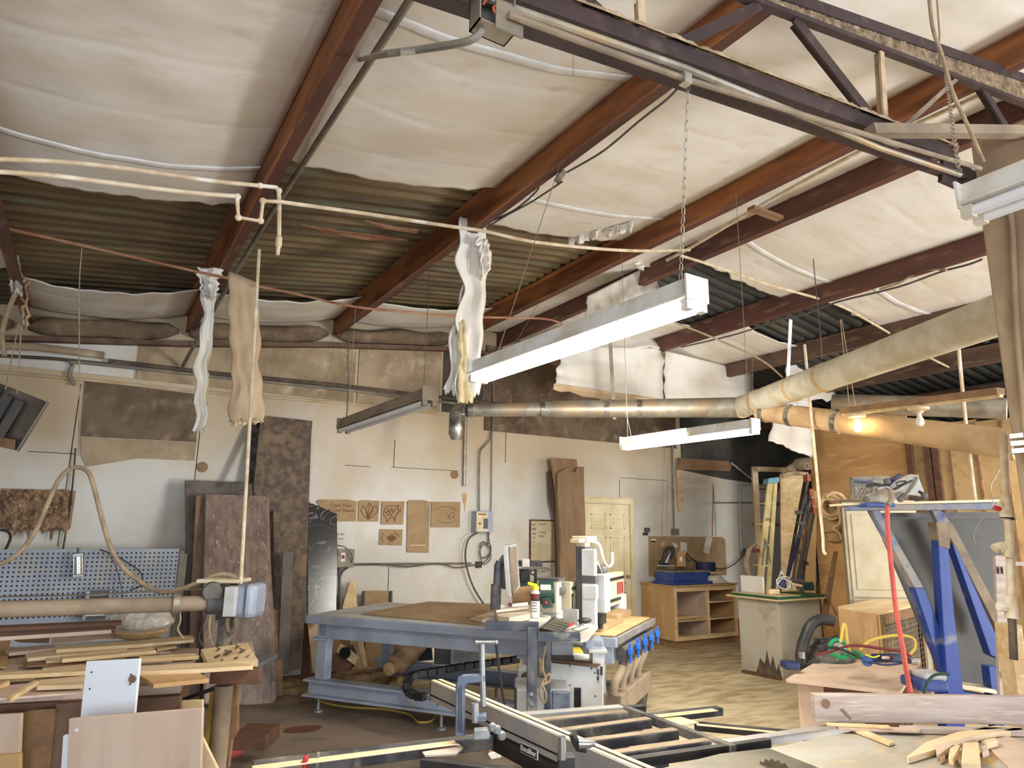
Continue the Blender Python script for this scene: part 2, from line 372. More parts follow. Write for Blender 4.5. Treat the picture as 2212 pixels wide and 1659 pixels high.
def text(parent, s, size, loc, xdir, updir, m, name='lettering', ext=.0008, align='CENTER', label=None):
    c = bpy.data.curves.new(name, 'FONT'); c.body = s; c.size = size; c.extrude = ext; c.align_x = align; c.align_y = 'CENTER'
    x = V(xdir).normalized(); u = V(updir).normalized(); z = x.cross(u).normalized(); u = z.cross(x)
    tmp = bpy.data.objects.new('tmp', c); COL.objects.link(tmp)
    dg = bpy.context.evaluated_depsgraph_get(); me = bpy.data.meshes.new_from_object(tmp.evaluated_get(dg))
    bpy.data.objects.remove(tmp); R = Matrix((x, u, z)).transposed().to_4x4()
    me.transform(Matrix.Translation(V(loc)-root_loc(parent)) @ R); me.materials.clear(); me.materials.append(M[m])
    o = bpy.data.objects.new(name, me); COL.objects.link(o); o.parent = parent
    if label: o['label'] = label
    return o
# ================================================================ THE BUILDING
BY = 8.35                                                   # back wall
# roof profile: (x, z of purlin underside)
PUR = [(-2.36, 3.40), (-.76, 3.62), (.725, 3.79), (2.40, 4.03), (4.15, 4.23), (4.80, 4.24), (6.33, 4.02), (7.60, 3.82), (8.82, 3.62), (10.1, 3.42), (11.6, 3.2)]
PH = .20
def zp(x):
    for (a, za), (b, zb) in zip(PUR, PUR[1:]):
        if x <= b or b == 11.6: return za+(zb-za)*(x-a)/(b-a)
def ground():
    b = MB(); b.bx((-5, -5, -.15), (12, BY, 0)); struct(b.build('floor', 'concrete'), 'dusty concrete workshop floor', 'floor')
    b = MB()
    xs = [-5]+[p[0] for p in PUR if p[0] > -5]+[11.8]
    pts = [(-5, BY, -.1), (11.8, BY, -.1)]+[(x, BY, zp(x)+PH+.06) for x in reversed(xs)]
    b.prism(pts, (0, .15, 0))
    w = struct(b.build('wall_back', 'wall_paint'), 'white painted plywood back wall with tan dust', 'wall')
    # joints between the plywood sheets of the wall
    b = MB()
    for (u0, v0, u1, v1) in [(175, 830, 165, 1180), (432, 930, 421, 1060), (853, 950, 853, 1010), (1190, 1000, 1190, 1070), (1338, 1035, 1338, 1078), (1541, 1045, 1539, 1158), (840, 1225, 840, 1300), (1093, 905, 1092, 1000)]:
        p = PY(u0, v0, BY-.002); q = PY(u1, v1, BY-.002); q.x = p.x; b.bar(p, q, .007, .004, (0, 1, 0))
    for (u0, v0, u1, v1) in [(845, 1009, 990, 1013), (745, 1005, 800, 1007), (1340, 1032, 1440, 1035), (60, 975, 165, 977)]:
        p = PY(u0, v0, BY-.002); q = PY(u1, v1, BY-.002); q.z = p.z; b.bar(p, q, .004, .006, (0, 0, 1))
    struct(b.build('trim_1', 'hole_black'), 'dark joints between the wall sheets', 'joint')
    # brown upper zone of the wall: dusty band under the roof
    b = MB()
    cells = [(-.95, .26, 'w'), (.29, 2.72, 't'), (2.76, 3.92, 't'), (3.96, 4.6, 'd')]
    for k, (x0, x1, c) in enumerate(cells):
        bb = MB(); z0 = 3.2; bb.prism([(x0, BY-.02, z0), (x1, BY-.02, z0), (x1, BY-.02, zp(x1)-.17), (x0, BY-.02, zp(x0)-.17)], (0, .02, 0))
        struct(bb.build('trim_%d' % (2+k), {'w': 'wall_paint', 't': 'wall_dusty', 'd': 'siding_dark'}[c]), 'dusty board along the top of the back wall', 'wall board')
    bb = MB(); bb.prism([(4.62, BY-.02, 3.0), (8.3, BY-.02, 3.0), (8.3, BY-.02, zp(8.3)), (6.33, BY-.02, zp(6.33)), (4.8, BY-.02, zp(4.8)), (4.62, BY-.02, zp(4.6))], (0, .02, 0))
    struct(bb.build('trim_6', 'wall_brown'), 'brown dusty upper wall', 'wall board')
    bb = MB(); bb.prism([PY(1470, 895, BY-.03), PY(1475, 1015, BY-.03), PY(1570, 1035, BY-.03), PY(1640, 1045, BY-.03), V((11.8, BY-.03, 2.35)), V((11.8, BY-.03, 3.2)), PY(1560, 850, BY-.03)], (0, .03, 0))
    struct(bb.build('trim_7', 'siding_dark'), 'dark siding above the white wall in the far corner', 'wall siding')
    # patch boards on the wall at the left
    bb = MB(); bb.prism([PY(183, 822, BY-.012), PY(430, 852, BY-.012), PY(424, 955, BY-.012), PY(174, 942, BY-.012)], (0, .012, 0))
    tag(bb.build('patch_board', 'wall_brown'), 'dark brown rectangular board on the left of the back wall', 'board')
    bb = MB(); bb.prism([PY(174, 943, BY-.016), PY(424, 956, BY-.016), PY(420, 995, BY-.016), PY(300, 990, BY-.016), PY(186, 1008, BY-.016), PY(176, 985, BY-.016)], (0, .016, 0))
    tag(bb.build('patch_board', 'wall_dusty'), 'tan torn strip under the dark brown wall board', 'board')
    # end rafter beam on top of the wall with brown insulation bulging above
    b = MB()
    for (x0, z0), (x1, z1) in zip(PUR[:6], PUR[1:6]):
        b.bar((x0, BY-.07, z0-.15), (x1, BY-.07, z1-.15), .1, .05)
    struct(b.build('trim_8', 'purlin_dusty'), 'dark end rafter along the top of the back wall', 'rafter')
    for k, ((x0, z0), (x1, z1)) in enumerate(zip(PUR[:5], PUR[1:5])):
        b = MB()
        def fn(i, j, x0=x0, x1=x1, z0=z0, z1=z1, k=k):
            x = x0+.02+(x1-x0-.1)*i; t = j*math.pi
            r = .09+.035*noise.noise(V((x*2.3, k, j*3)))
            e = min(1, 8*min(i, 1-i)+.25)
            return V((x, BY-.10-math.sin(t)*r*e, z0+(z1-z0)*i-.02-math.cos(t)*r*1.0*e))
        b.grid(fn, 24, 10)
        tag(b.build('insulation_roll', 'wall_brown', smooth=True, solid=.01), 'brown dusty insulation stuffed on the end rafter, %s' % ['far left bay', 'left bay above the heater', 'bay above the leaning slabs', 'bay above the wooden signs'][k], 'insulation')
    # roof sheet: corrugated metal following the roof line
    b = MB(); ny = 460
    xs = [-2.36, -.76, .8, 2.4, 4.475, 6.33, 8.82, 11.8]
    xs[0] = -5
    def rz(x): return (zp(x) if not 4.1 < x < 4.9 else 4.27)+PH+.03
    rows = [[b._v((x, -3.5+(BY+3.5)*j/ny, rz(x)+.018*(1 if math.sin(j/ny*(BY+3.5)/.155*math.tau) > 0 else -1))) for j in range(ny+1)] for x in xs]
    for i in range(len(xs)-1):
        for j in range(ny):
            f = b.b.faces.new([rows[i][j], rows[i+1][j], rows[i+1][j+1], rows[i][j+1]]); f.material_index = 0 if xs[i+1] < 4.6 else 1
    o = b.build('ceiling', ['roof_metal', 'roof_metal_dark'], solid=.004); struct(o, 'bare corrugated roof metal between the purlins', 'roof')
    # side walls out of frame keep the hall closed; the front stays open to the assumed daylight
    b = MB(); b.bx((-5.1, -3.5, 0), (-5, BY, 3.3)); struct(b.build('wall_left', 'wall_paint'), 'left wall of the workshop', 'wall')
    b = MB(); b.bx((11.8, -3.5, 0), (11.9, BY, 3.5)); struct(b.build('wall_right', 'siding_dark'), 'dark far right wall', 'wall')
    # plywood partition
    X = 9.3
    b = MB(); b.bx((X, 5.05, 0), (X+.04, 6.55, 3.25)); b.bx((X, 5.05, 0), (X+.04, 4.2, 3.05))
    struct(b.build('wall_partition', 'plywood_wall'), 'orange plywood partition wall at the right', 'wall')
    b = MB(); b.bx((X-.02, 4.98, 0), (X+.03, 1.2, 3.02)); struct(b.build('trim_9', 'plywood_tan'), 'tan panel section of the partition', 'wall panel')
    b = MB()
    for y in (5.03, 4.80, 4.70):
        b.bx((X-.07, y-.05, .2), (X-.02, y+.03, 3.0))
    struct(b.build('trim_10', 'board_dark'), 'dark brown studs on the partition', 'stud')
    b = MB()
    for y in (4.52, 4.2, 3.9, 3.6, 3.2): b.bx((X-.04, y-.012, .2), (X-.02, y+.012, 3.0))
    struct(b.build('trim_11', 'board_brown'), 'battens on the tan partition panel', 'batten')
ground()

def purlin(k, x, z, m, y0, y1, label):
    t = thing('roof_purlin', label, 'beam', (x, (y0+y1)/2, z), 'steel roof purlins')
    b = MB(); b.bx((x-.006, y0, z), (x+.006, y1, z+PH)); b.build('web', m, t)
    b = MB(); b.bx((x+.006, y0, z), (x+.075, y1, z+.006)); b.bx((x+.069, y0, z+.006), (x+.075, y1, z+.022)); b.build('bottom_flange', 'purlin_primer' if m != 'purlin_dusty' else m, t)
    b = MB(); b.bx((x-.075, y0, z+PH-.006), (x-.006, y1, z+PH)); b.build('top_flange', m, t)
    return t
PL = ['rust-orange purlin at the far left edge of the roof', 'long rust-orange purlin above the left bench, with the gray conduit under it', 'rust-orange purlin with the torn white insulation strip hanging from it', 'rust-orange purlin just left of the roof ridge', 'dark red-brown purlin just right of the ridge', 'dark red-brown purlin with gray cable bundled along its foot', 'brown dusty purlin above the big dust duct', 'brown dusty purlin over the plywood partition', 'lowest brown purlin in the dark right bays', 'brown purlin at the far right of the roof']
ms = ['purlin_rust']*4+['purlin_primer']*2+['purlin_dusty']*4
for k, (x, z) in enumerate(PUR[1:10]):
    purlin(k, x, z, ms[k], -1.2, BY-.02, PL[k])

# ---------------------------------------------------------------- insulation blankets laid over the purlins
def blanket(i, y0, y1, sag, label, seams=(), torn=(.03, .035), m='insulation', x0=None, x1=None):
    xa, za = PUR[i]; xb, zb = PUR[i+1]
    xa += .012; xb -= .012
    if x0 is not None: za = za+(zb-za)*(x0-xa)/(xb-xa); xa = x0
    if x1 is not None: zb = za+(zb-za)*(x1-xa)/(xb-xa); xb = x1
    ny = max(12, int((y1-y0)/.024))
    def zz(s, y, dz=0):
        t = 4*s*(1-s)
        z = za+(zb-za)*s+PH-.012-sag*t*(1+.35*noise.noise(V((i*7, y*.8, 0)))) - t*.012*noise.noise(V((s*5+i, y*2.7, 1)))
        r = (y/.52+.25*noise.noise(V((s*2, y*.5, i)))) % 1.0
        return z-dz+.007*math.exp(-((r-.5)/.035)**2)*(noise.noise(V((s*3, y*.4, i+4)))+.5)
    def fn(s, t):
        e0 = torn[0]*noise.noise(V((s*9, i*3+5, 2)))*2; e1 = torn[1]*noise.noise(V((s*11, i*3+9, 4)))*2
        y = (y0+e0)+(y1+e1-y0-e0)*t
        return V((xa+(xb-xa)*s, y, zz(s, y)))
    t = thing('insulation_blanket', label, 'insulation', ((xa+xb)/2, (y0+y1)/2, min(za, zb)), 'white insulation blankets under the roof')
    b = MB(); b.grid(fn, 30, ny); b.build('vinyl_facing', m, t, smooth=True, solid=.012)
    for q in seams:
        b = MB(); b.grid(lambda s, u: V((xa+(xb-xa)*s, q-.035+.07*u+.02*math.sin(s*3), zz(s, q)-.010-.006*math.sin(u*math.pi))), 22, 4)
        b.build('seam_tape', 'tape_white', t, smooth=True, solid=.003)
    return t
blanket(0, -1.2, 7.0, .05, 'white insulation blanket at the far left roof edge')
blanket(1, -1.2, 5.03, .07, 'large white insulation blanket in the left roof bay, top left of the view', seams=(4.42,))
blanket(1, 7.25, 8.2, .09, 'white sagging insulation strip against the back wall, left bay')
blanket(2, -1.2, 4.22, .06, 'white insulation blanket behind the gray conduit and junction box', seams=(2.66,))
blanket(2, 7.25, 8.2, .09, 'white sagging insulation strip against the back wall, second bay')
blanket(3, -1.2, 4.8, .05, 'white insulation blanket with a frilled torn edge left of the ridge', seams=(4.22,))
blanket(3, 7.3, 8.2, .08, 'white insulation strip against the back wall beside the long torn strip')
blanket(4, -1.2, 8.2, .02, 'narrow white insulation blanket between the twin ridge purlins')
blanket(5, -1.2, 4.65, .05, 'white insulation blanket right of the ridge above the glowing tube light', seams=(4.05,))
blanket(5, 6.0, 8.2, .06, 'white insulation strip over the hanging gray flaps right of the ridge')
blanket(6, -1.2, 4.28, .06, 'white insulation blanket beside the concrete-coloured column', seams=(3.75,))
blanket(6, 5.4, 8.2, .06, 'pale insulation strip in the far corner over the plywood partition')
blanket(7, -1.2, 3.0, .05, 'pale insulation blanket behind the column in the right bay')
# bay 4-5 at the ridge: wood strip and white conduit below
def ridge_bits():
    b = MB(); b.bx((4.3, 3.35, 4.2), (4.66, 3.42, 4.23)); tag(b.build('wood_block', 'board_brown'), 'short brown wood block bridging the twin ridge purlins', 'board')
    b = MB(); b.tube([PX(2120, 205, 4.4), PX(1880, 315, 4.45), PX(1650, 440, 4.5), PX(1500, 530, 4.5), PX(1440, 562, 4.5)], .016, 8, 3)
    tag(b.build('ridge_pipe', 'pvc', smooth=True), 'cream pipe running between the twin ridge purlins', 'pipe')
ridge_bits()

# ---------------------------------------------------------------- roof truss
TY = 1.5
def truss():
    t = thing('roof_truss', 'dark dusty steel truss crossing the upper right of the roof', 'truss', (2.5, TY, 3.2))
    def L(u, v, y=TY): return PY(u, v, y)
    def line(p, q, x): # extend along x
        s = (x-p.x)/(q.x-p.x); return p.lerp(q, s)
    # bottom chord upper member
    p, q = L(1472, 122), L(1887, 274); p0 = line(p, q, -.3); p1 = line(p, q, 3.45)
    b = MB(); b.bar(p0, p1, .04, .062); b.build('bottom_chord', 'truss_steel', t, label='thick dark bottom chord')
    p, q = L(1472, 181), L(2047, 378); r0 = line(p, q, .1); r1 = line(p, q, 3.5)
    b = MB(); b.bar(r0, r1, .05, .012); b.bar(r0+V((0, -.022, .012)), r1+V((0, -.022, .012)), .008, .028); b.build('chord_flange', 'truss_steel', t)
    # dust cake on the bottom chord
    up = V((0, 0, .032))
    b = MB()
    def fn(i, j):
        c = p0.lerp(p1, i)+up; h = .034+.016*noise.noise(V((i*70, 0, 0)))+.008*noise.noise(V((i*260, 1, 0)))
        return c+V((0, -.034+.06*j, h*math.sin(min(1, j*1.0+.001)*math.pi)**.4-.004))
    b.grid(fn, 420, 6); b.build('dust_cake', 'dust', t, smooth=True, label='ridge of tan dust lying on the chord')
    # top chord: channel
    p, q = L(1979, 92), L(2212, 172); p0 = line(p, q, 1.2); p1 = line(p, q, 6.3)
    b = MB(); b.bar(p0, p1, .03, .055); b.build('top_chord', 'truss_steel', t)
    p, q = L(1990, 140), L(2212, 224); s0 = line(p, q, 1.2); s1 = line(p, q, 6.3)
    b = MB(); b.bar(s0, s1, .035, .022); b.build('top_chord_flange', 'truss_steel', t)
    b = MB()
    def fn2(i, j):
        c = s0.lerp(s1, i).lerp(p0.lerp(p1, i), j); return c+V((0, -.004+.008*noise.noise(V((i*160, j*6, 3)))-.006*noise.noise(V((i*400, j*20, 5))), 0))
    b.grid(fn2, 420, 10); b.build('dust_cake', 'dust_crust', t, smooth=True, solid=.006, label='crusty tan dust in the top chord')
    def web(u0, v0, u1, v1, w=.05, mm='truss_steel', y=TY, dust=False):
        a, c = L(u0, v0, y), L(u1, v1, y); b = MB(); b.bar(a, c, .008, w, (0, 1, 0)); b.bar(a+V((0, .02, 0)), c+V((0, .02, 0)), w*.9, .008, (0, 1, 0))
        b = MB(); b.bar(a, c, w, .01, (0, -1, 0)); b.bar(a+V((w/2, .02, 0)), c+V((w/2, .02, 0)), .008, .045, (0, -1, 0)); b.build('web_bar', mm, t)
    web(1716, 40, 1886, 256, .058); web(1455, 100, 1640, 12, .04); web(1265, 0, 1330, 60, .055); web(1382, -10, 1386, 66, .03, 'dust')
    web(1903, 105, 1913, 265, .034, 'dust'); web(2118, 182, 2225, 360, .058); web(2080, 158, 1958, 270, .022, 'fixture_dusty')
    b = MB(); a, c = L(1880, 282, TY-.05), L(2300, 286, TY-.3); b.bar(a, c, .05, .045); b.build('cross_angle', 'fixture_dusty', t, label='dusty gray angle iron running right from the chord')
    # gusset at the column
    b = MB(); b.prism([L(2040, 330), L(2150, 395), L(2150, 440), L(2035, 390)], (0, .02, 0)); b.build('gusset_plate', 'truss_steel', t)
truss()

# ---------------------------------------------------------------- column
def column():
    x0 = 3.655; y0 = 1.50
    t = thing('support_column', 'wide dust-coated column rising at the right edge', 'column', (x0+.12, y0, 0))
    a = PX(2119, 460, x0)
    b = MB(); b.bx((x0, a.y-.30, 0), (x0+.22, a.y+.005, 3.62)); b.build('shaft', 'column_dust', t, bevel=.01)
    c = PX(2168, 960, x0)
    b = MB()
    for dz in (-.035, .0, .035): b.bx((x0-.006, a.y-.31, c.z+dz-.014), (x0+.226, a.y+.012, c.z+dz+.014))
    b.build('strap', 'foil', t, label='silver tape strap around the column', bevel=.003)
    b = MB(); b.tube([PX(2172, 440, x0-.02), PX(2186, 480, x0-.02), PX(2196, 700, x0-.02), PX(2222, 1000, x0-.02)], .012, 8, 4); b.build('wall_conduit', 'column_dust', t, smooth=True)
column()
# ================================================================ UNDER THE ROOF
def pipe(name, m, pts, r, label, cat='pipe', smooth=4, group=None, n=8):
    b = MB(); b.tube(pts, r, n, smooth); return tag(b.build(name, m, smooth=True), label, cat, group)
def flap(t, name, m, tl, tr, bl, br, fold=.04, seed=0, thick=.012, amp=.04, n=(14, 22), label=None, waves=3, curl=0, taper=None):
    tl, tr, bl, br = map(V, (tl, tr, bl, br)); nr = (tr-tl).cross(bl-tl).normalized()
    def fn(i, j):
        a = tl.lerp(tr, i); c = bl.lerp(br, i); p = a.lerp(c, j)
        w = (br-bl).normalized()
        e = amp*noise.noise(V((j*6, seed*4+round(i), 1)))*2 if i in (0, 1) else amp*noise.noise(V((j*6, seed*4, 1)))*2*(1-i)+amp*noise.noise(V((j*6, seed*4+1, 1)))*2*i
        dn = (bl-tl).normalized()*amp*1.2*noise.noise(V((i*9, seed*2, 7)))*2*j
        d = fold*math.sin(i*math.pi*waves+seed+1.5*j)*(.4+.6*j) + fold*.8*noise.noise(V((i*4, j*5, seed)))
        return p + w*e + dn + nr*(d+curl*j*j)
    b = MB(); b.grid(fn, *n); return b.build(name, m, t, label=label, smooth=True, solid=thick)

# --- conduit and pipes
pipe('steel_conduit', 'conduit_gray', [PX(960, -120, .95), PX(885, 0, .95), PX(640, 378, .93), PX(585, 462, .93), PY(470, 655, 6.6), PY(395, 790, 8.25)], .02, 'long dark gray conduit slanting beside the left rust-orange purlin', smooth=0)
t = thing('air_pipe', 'dusty white plastic pipe with a hanging drop end, upper of two at the left', 'pipe', PY(300, 368, 3.8), 'dusty plastic pipes')
b = MB(); b.tube([PY(-60, 342, 3.8), PY(140, 350, 3.8), PY(300, 368, 3.8), PY(450, 390, 3.8), PY(580, 403, 3.8), PY(598, 407, 3.8), PY(603, 425, 3.8), PY(603, 510, 3.8)], .012, 8, 3); b.build('pipe_run', 'pvc', t, smooth=True)
p = PY(603, 515, 3.8); b = MB(); b.lathe([(.018, -.05), (.018, 0), (.014, .01)], p); b.lathe([(.010, -.10), (.012, -.05)], p); b.build('hose_fitting', 'pvc', t, smooth=True)
for (u, v) in ((562, 401), (603, 412)):
    b = MB(); b.ball(PY(u, v, 3.8), .018); b.build('elbow', 'pvc', t, smooth=True)
t = thing('air_pipe', 'sagging white plastic pipe with a U-shaped dip under the left purlin', 'pipe', PY(800, 463, 3.7), 'dusty plastic pipes')
b = MB(); b.tube([PY(u, v, 3.7) for u, v in ((-60, 368), (100, 378), (200, 390), (400, 415), (512, 424))], .012, 8, 3)
b.tube([PY(u, v, 3.7) for u, v in ((512, 424), (515, 470), (563, 478), (568, 434), (606, 436))], .012, 8)
b.tube([PY(u, v, 3.7) for u, v in ((606, 436), (800, 463), (980, 490), (1050, 500), (1150, 522), (1300, 538), (1400, 542), (1490, 540))], .012, 8, 3); b.build('pipe_run', 'pvc', t, smooth=True)
for (u, v) in ((513, 425), (515, 470), (563, 477), (568, 434)):
    b = MB(); b.ball(PY(u, v, 3.7), .019); b.build('elbow', 'pvc', t, smooth=True)
pipe('air_pipe', 'pvc', [PY(u, v, 4.2) for u, v in ((1470, 552), (1560, 580), (1650, 612), (1800, 655), (1870, 690), (1930, 725), (1985, 760), (2055, 796))], .013, 'tan plastic pipe crossing the right bays behind the big duct', group='dusty plastic pipes')
pipe('sag_rod', 'rust_rod', [PY(u, v, 5.7) for u, v in ((-40, 478), (0, 490), (200, 535), (430, 588), (495, 601))], .012, 'rusty dusty rod crossing the bare metal in the left bay', 'rod')
pipe('sag_rod', 'rust_rod', [PY(u, v, 5.9) for u, v in ((560, 619), (640, 635), (740, 658), (810, 668), (860, 672), (1000, 684), (1170, 688), (1215, 700))], .012, 'rusty rod crossing the second bay toward the long torn strip', 'rod')
pipe('sag_rod', 'cable_tan', [PY(u, v, 5.6) for u, v in ((1310, 640), (1440, 690), (1530, 725), (1640, 775), (1690, 815))], .012, 'thin tan rod right of the upper tube light', 'rod')
# junction box at the truss
t = thing('junction_box', 'open gray junction box with copper wires hanging on the truss', 'junction box', PY(1060, 40, 1.42))
c = PY(1060, 38, 1.42)
b = MB(); x, z = c.x, c.z; w = .055
b.bx((x-w, 1.38, z-w), (x-w+.004, 1.44, z+w)); b.bx((x+w-.004, 1.38, z-w), (x+w, 1.44, z+w)); b.bx((x-w, 1.38, z+w-.004), (x+w, 1.44, z+w)); b.bx((x-w, 1.38, z-w), (x+w, 1.44, z-w+.004)); b.bx((x-w, 1.436, z-w), (x+w, 1.44, z+w)); b.build('housing', 'conduit_gray', t)
b = MB(); b.tube([(x-.03, 1.41, z+.03), (x-.01, 1.385, z+.045), (x+.01, 1.38, z+.02), (x-.015, 1.38, z-.005), (x+.01, 1.385, z-.03)], .004, 6, 4); b.tube([(x-.035, 1.40, z+.01), (x-.02, 1.38, z+.03), (x+.02, 1.39, z+.04)], .004, 6, 4); b.build('wire', 'copper', t, smooth=True)
b = MB(); b.bx((x-.01, 1.372, z-w-.01), (x+w+.02, 1.378, z+.02)); b.build('cover_plate', 'conduit_gray', t, label='loose tilted cover plate')
pipe('steel_conduit', 'conduit_gray', [PX(775, 130, .95), PY(825, 118, 1.75), PY(900, 108, 1.6), PY(1000, 92, 1.45), PY(1030, 78, 1.42), PY(1040, 64, 1.41)], .011, 'bent gray conduit from the slanting pipe up to the open junction box', smooth=4)
pipe('steel_conduit', 'galvanized', [PY(u, v, 1.40) for u, v in ((960, -40), (1058, 0), (1480, 147), (1700, 236), (1900, 320), (2074, 378))], .011, 'upper gray conduit clipped along the truss', smooth=0)
pipe('steel_conduit', 'fixture_dusty', [PY(u, v, 1.36) for u, v in ((1098, 32), (1300, 106), (1480, 171), (1679, 231), (1900, 300), (2118, 364))], .010, 'lower dusty conduit running along the truss', smooth=0)
b = MB(); b.box(PY(1480, 172, 1.355), (.03, .03, .035)); tag(b.build('conduit_clamp', 'chrome'), 'small metal clamp on the dusty conduit', 'clamp')
# romex along the second purlin
X2 = 2.50
t = thing('power_cable', 'gray cable with a round junction box along the purlin of the torn strip', 'cable', PX(1210, 380, X2))
b = MB(); b.tube([PX(u, v, X2) for u, v in ((1466, 188), (1440, 215), (1380, 262), (1330, 305), (1290, 335), (1225, 372))], .007, 6, 4)
b.tube([PX(u, v, X2) for u, v in ((1198, 376), (1180, 383), (1165, 395), (1160, 412), (1120, 448), (1090, 465), (1060, 478))], .008, 6, 4); b.tube([PX(u, v, X2) for u, v in ((1215, 392), (1150, 435), (1100, 462), (1050, 492))], .007, 6, 4); b.build('cable', 'cable_gray', t, smooth=True)
b = MB(); c = PX(1210, 381, X2); b.lathe([(.045, -.02), (.05, -.015), (.05, .015), (.045, .02)], c, (1, -.2, -.6)); b.build('junction_box', 'conduit_gray', t, smooth=True)
pipe('power_cable', 'cable_gray', [PX(u, v, 6.42) for u, v in ((2122, 560), (2090, 572), (2030, 588), (1940, 620), (1810, 652), (1740, 678), (1680, 692), (1590, 722), (1472, 750))], .010, 'dusty gray cable looping along the dark purlin on the right', 'cable')
pipe('power_cable', 'cable_tan', [PX(u, v, 6.36) for u, v in ((2045, 583), (2010, 582), (1975, 592), (1940, 612), (1900, 625))], .012, 'second cable tied in a knot beside the gray one', 'cable')
pipe('power_cable', 'cable_gray', [PX(u, v, 2.52) for u, v in ((985, 525), (935, 570), (870, 625), (815, 662), (775, 688), (757, 705))]+[PX(752, 760, 2.52), PX(752, 840, 2.5), PX(748, 905, 2.4)], .006, 'gray cord dropping from the purlin to the dead dusty light', 'cable')

# --- fluorescent fixtures
def chain(t, p, q, name='chain'):
    p = V(p); q = V(q); n = max(2, int((q-p).length/.030)); b = MB()
    for i in range(n):
        a = p.lerp(q, i/n); c = p.lerp(q, (i+1.15)/n); s = V((.006, 0, 0)) if i % 2 else V((0, .006, 0))
        b.tube([a, a+s+(c-a)*.25, a+s+(c-a)*.75, c, a-s+(c-a)*.75, a-s+(c-a)*.25, a], .0018, 4)
    b.build(name, 'galvanized', t)
def fixture(e1, e2, on, label, group, mbody='white_enamel', chains=(), w=.105, wires=()):
    e1 = V(e1); e2 = V(e2); d = (e2-e1).normalized(); s = d.cross(V((0, 0, 1))).normalized()
    t = thing('tube_light', label, 'lamp', (e1+e2)/2, group)
    b = MB(); b.bar(e1, e2, w*.62, .055); b.bar(e1+V((0, 0, .03)), e2+V((0, 0, .03)), w*.5, .02); b.bar(e1-V((0, 0, .03)), e2-V((0, 0, .03)), w, .01)
    b.build('housing', mbody, t, bevel=.002)
    for e, sg in ((e1, 1), (e2, -1)):
        b = MB(); b.bar(e-d*.004*sg, e+d*.003*sg, w, .085)
        for k in (-1, 1): b.box(e+s*k*w*.3+d*.015*sg-V((0, 0, .055)), (.03, .03, .036))
        b.build('lamp_holder', mbody, t)
    for k in (-1, 1):
        b = MB(); b.tube([e1+s*k*w*.3+d*.03-V((0, 0, .055)), e2+s*k*w*.3-d*.03-V((0, 0, .055))], .016, 12); b.build('tube', 'tube_on' if on else 'tube_off', t, smooth=True, label='glowing tube' if on else 'unlit tube')
    for p, q in chains: chain(t, p, q)
    for p, q in wires:
        b = MB(); b.tube([p, q], .0025, 5); b.build('hanging_wire', 'wire_steel', t)
    return t
zf = 2.42
e1 = PZ(1505, 624, zf); e2 = PZ(1030, 797, zf)
fixture(e1, e2, True, 'large bright tube light hung by a chain in the middle of the view', 'tube lights', chains=[(PY(1487, 178, 1.40), e1+V((-.02, .05, .04)))], wires=[(V((2.42, 3.4, 4.03)), e2+V((.05, -.1, .04)))])
zf2 = 2.42
e1 = PZ(1632, 916, zf2); e2 = PZ(1348, 955, zf2)
fixture(e1, e2, True, 'small bright tube light farther back under the gray duct', 'tube lights', wires=[(e1+V((0, .05, .03)), e1+V((0, .05, 1.85))), (e2+V((0, -.05, .03)), e2+V((-.02, -.05, 1.8))), (e2+V((0, -.1, .03)), e2+V((-.02, -.05, .3)))])
e1 = PZ(930, 850, 2.42); e2 = PZ(742, 916, 2.42)
fixture(e1, e2, False, 'dead tube light caked in brown dust near the back wall', 'tube lights', 'fixture_dusty', wires=[(e2+V((0, -.1, .03)), e2+V((.0, -.12, .9))), (e1+V((0, .1, .03)), PX(928, 585, 2.45))])
e1 = PZ(2088, 432, 2.62); e2 = e1+V((0.02, -1.0, 0.03))
fixture(e1, e2, False, 'unlit white tube light at the upper right edge', 'tube lights', chains=[(PZ(2072, 372, 2.66)+V((0, 0, .0)), PY(2042, 160, 1.35))], w=.12)
fixture((8.1, 2.6, 2.85), (9.4, 2.6, 2.85), True, 'unseen tube light added to brighten the right bay beyond the column', 'tube lights', wires=[(V((8.3, 2.6, 2.88)), V((8.3, 2.6, 3.7))), (V((9.2, 2.6, 2.88)), V((9.2, 2.6, 3.6)))])  # added fixture out of view, gives the right-hand fill lamp a source
pipe('dangling_rope', 'cable_tan', [PY(u, v, 1.2) for u, v in ((2005, -30), (2015, 60), (2035, 120), (2058, 200), (2090, 270), (2125, 350))], .008, 'thick dusty cord hanging down to the right-hand tube light', 'cord')
pipe('dangling_rope', 'cable_tan', [PY(u, v, 1.22) for u, v in ((2022, -30), (2028, 50), (2030, 80), (2028, 110), (2033, 140))], .004, 'thin dusty cord beside the thick one at the top right', 'cord')

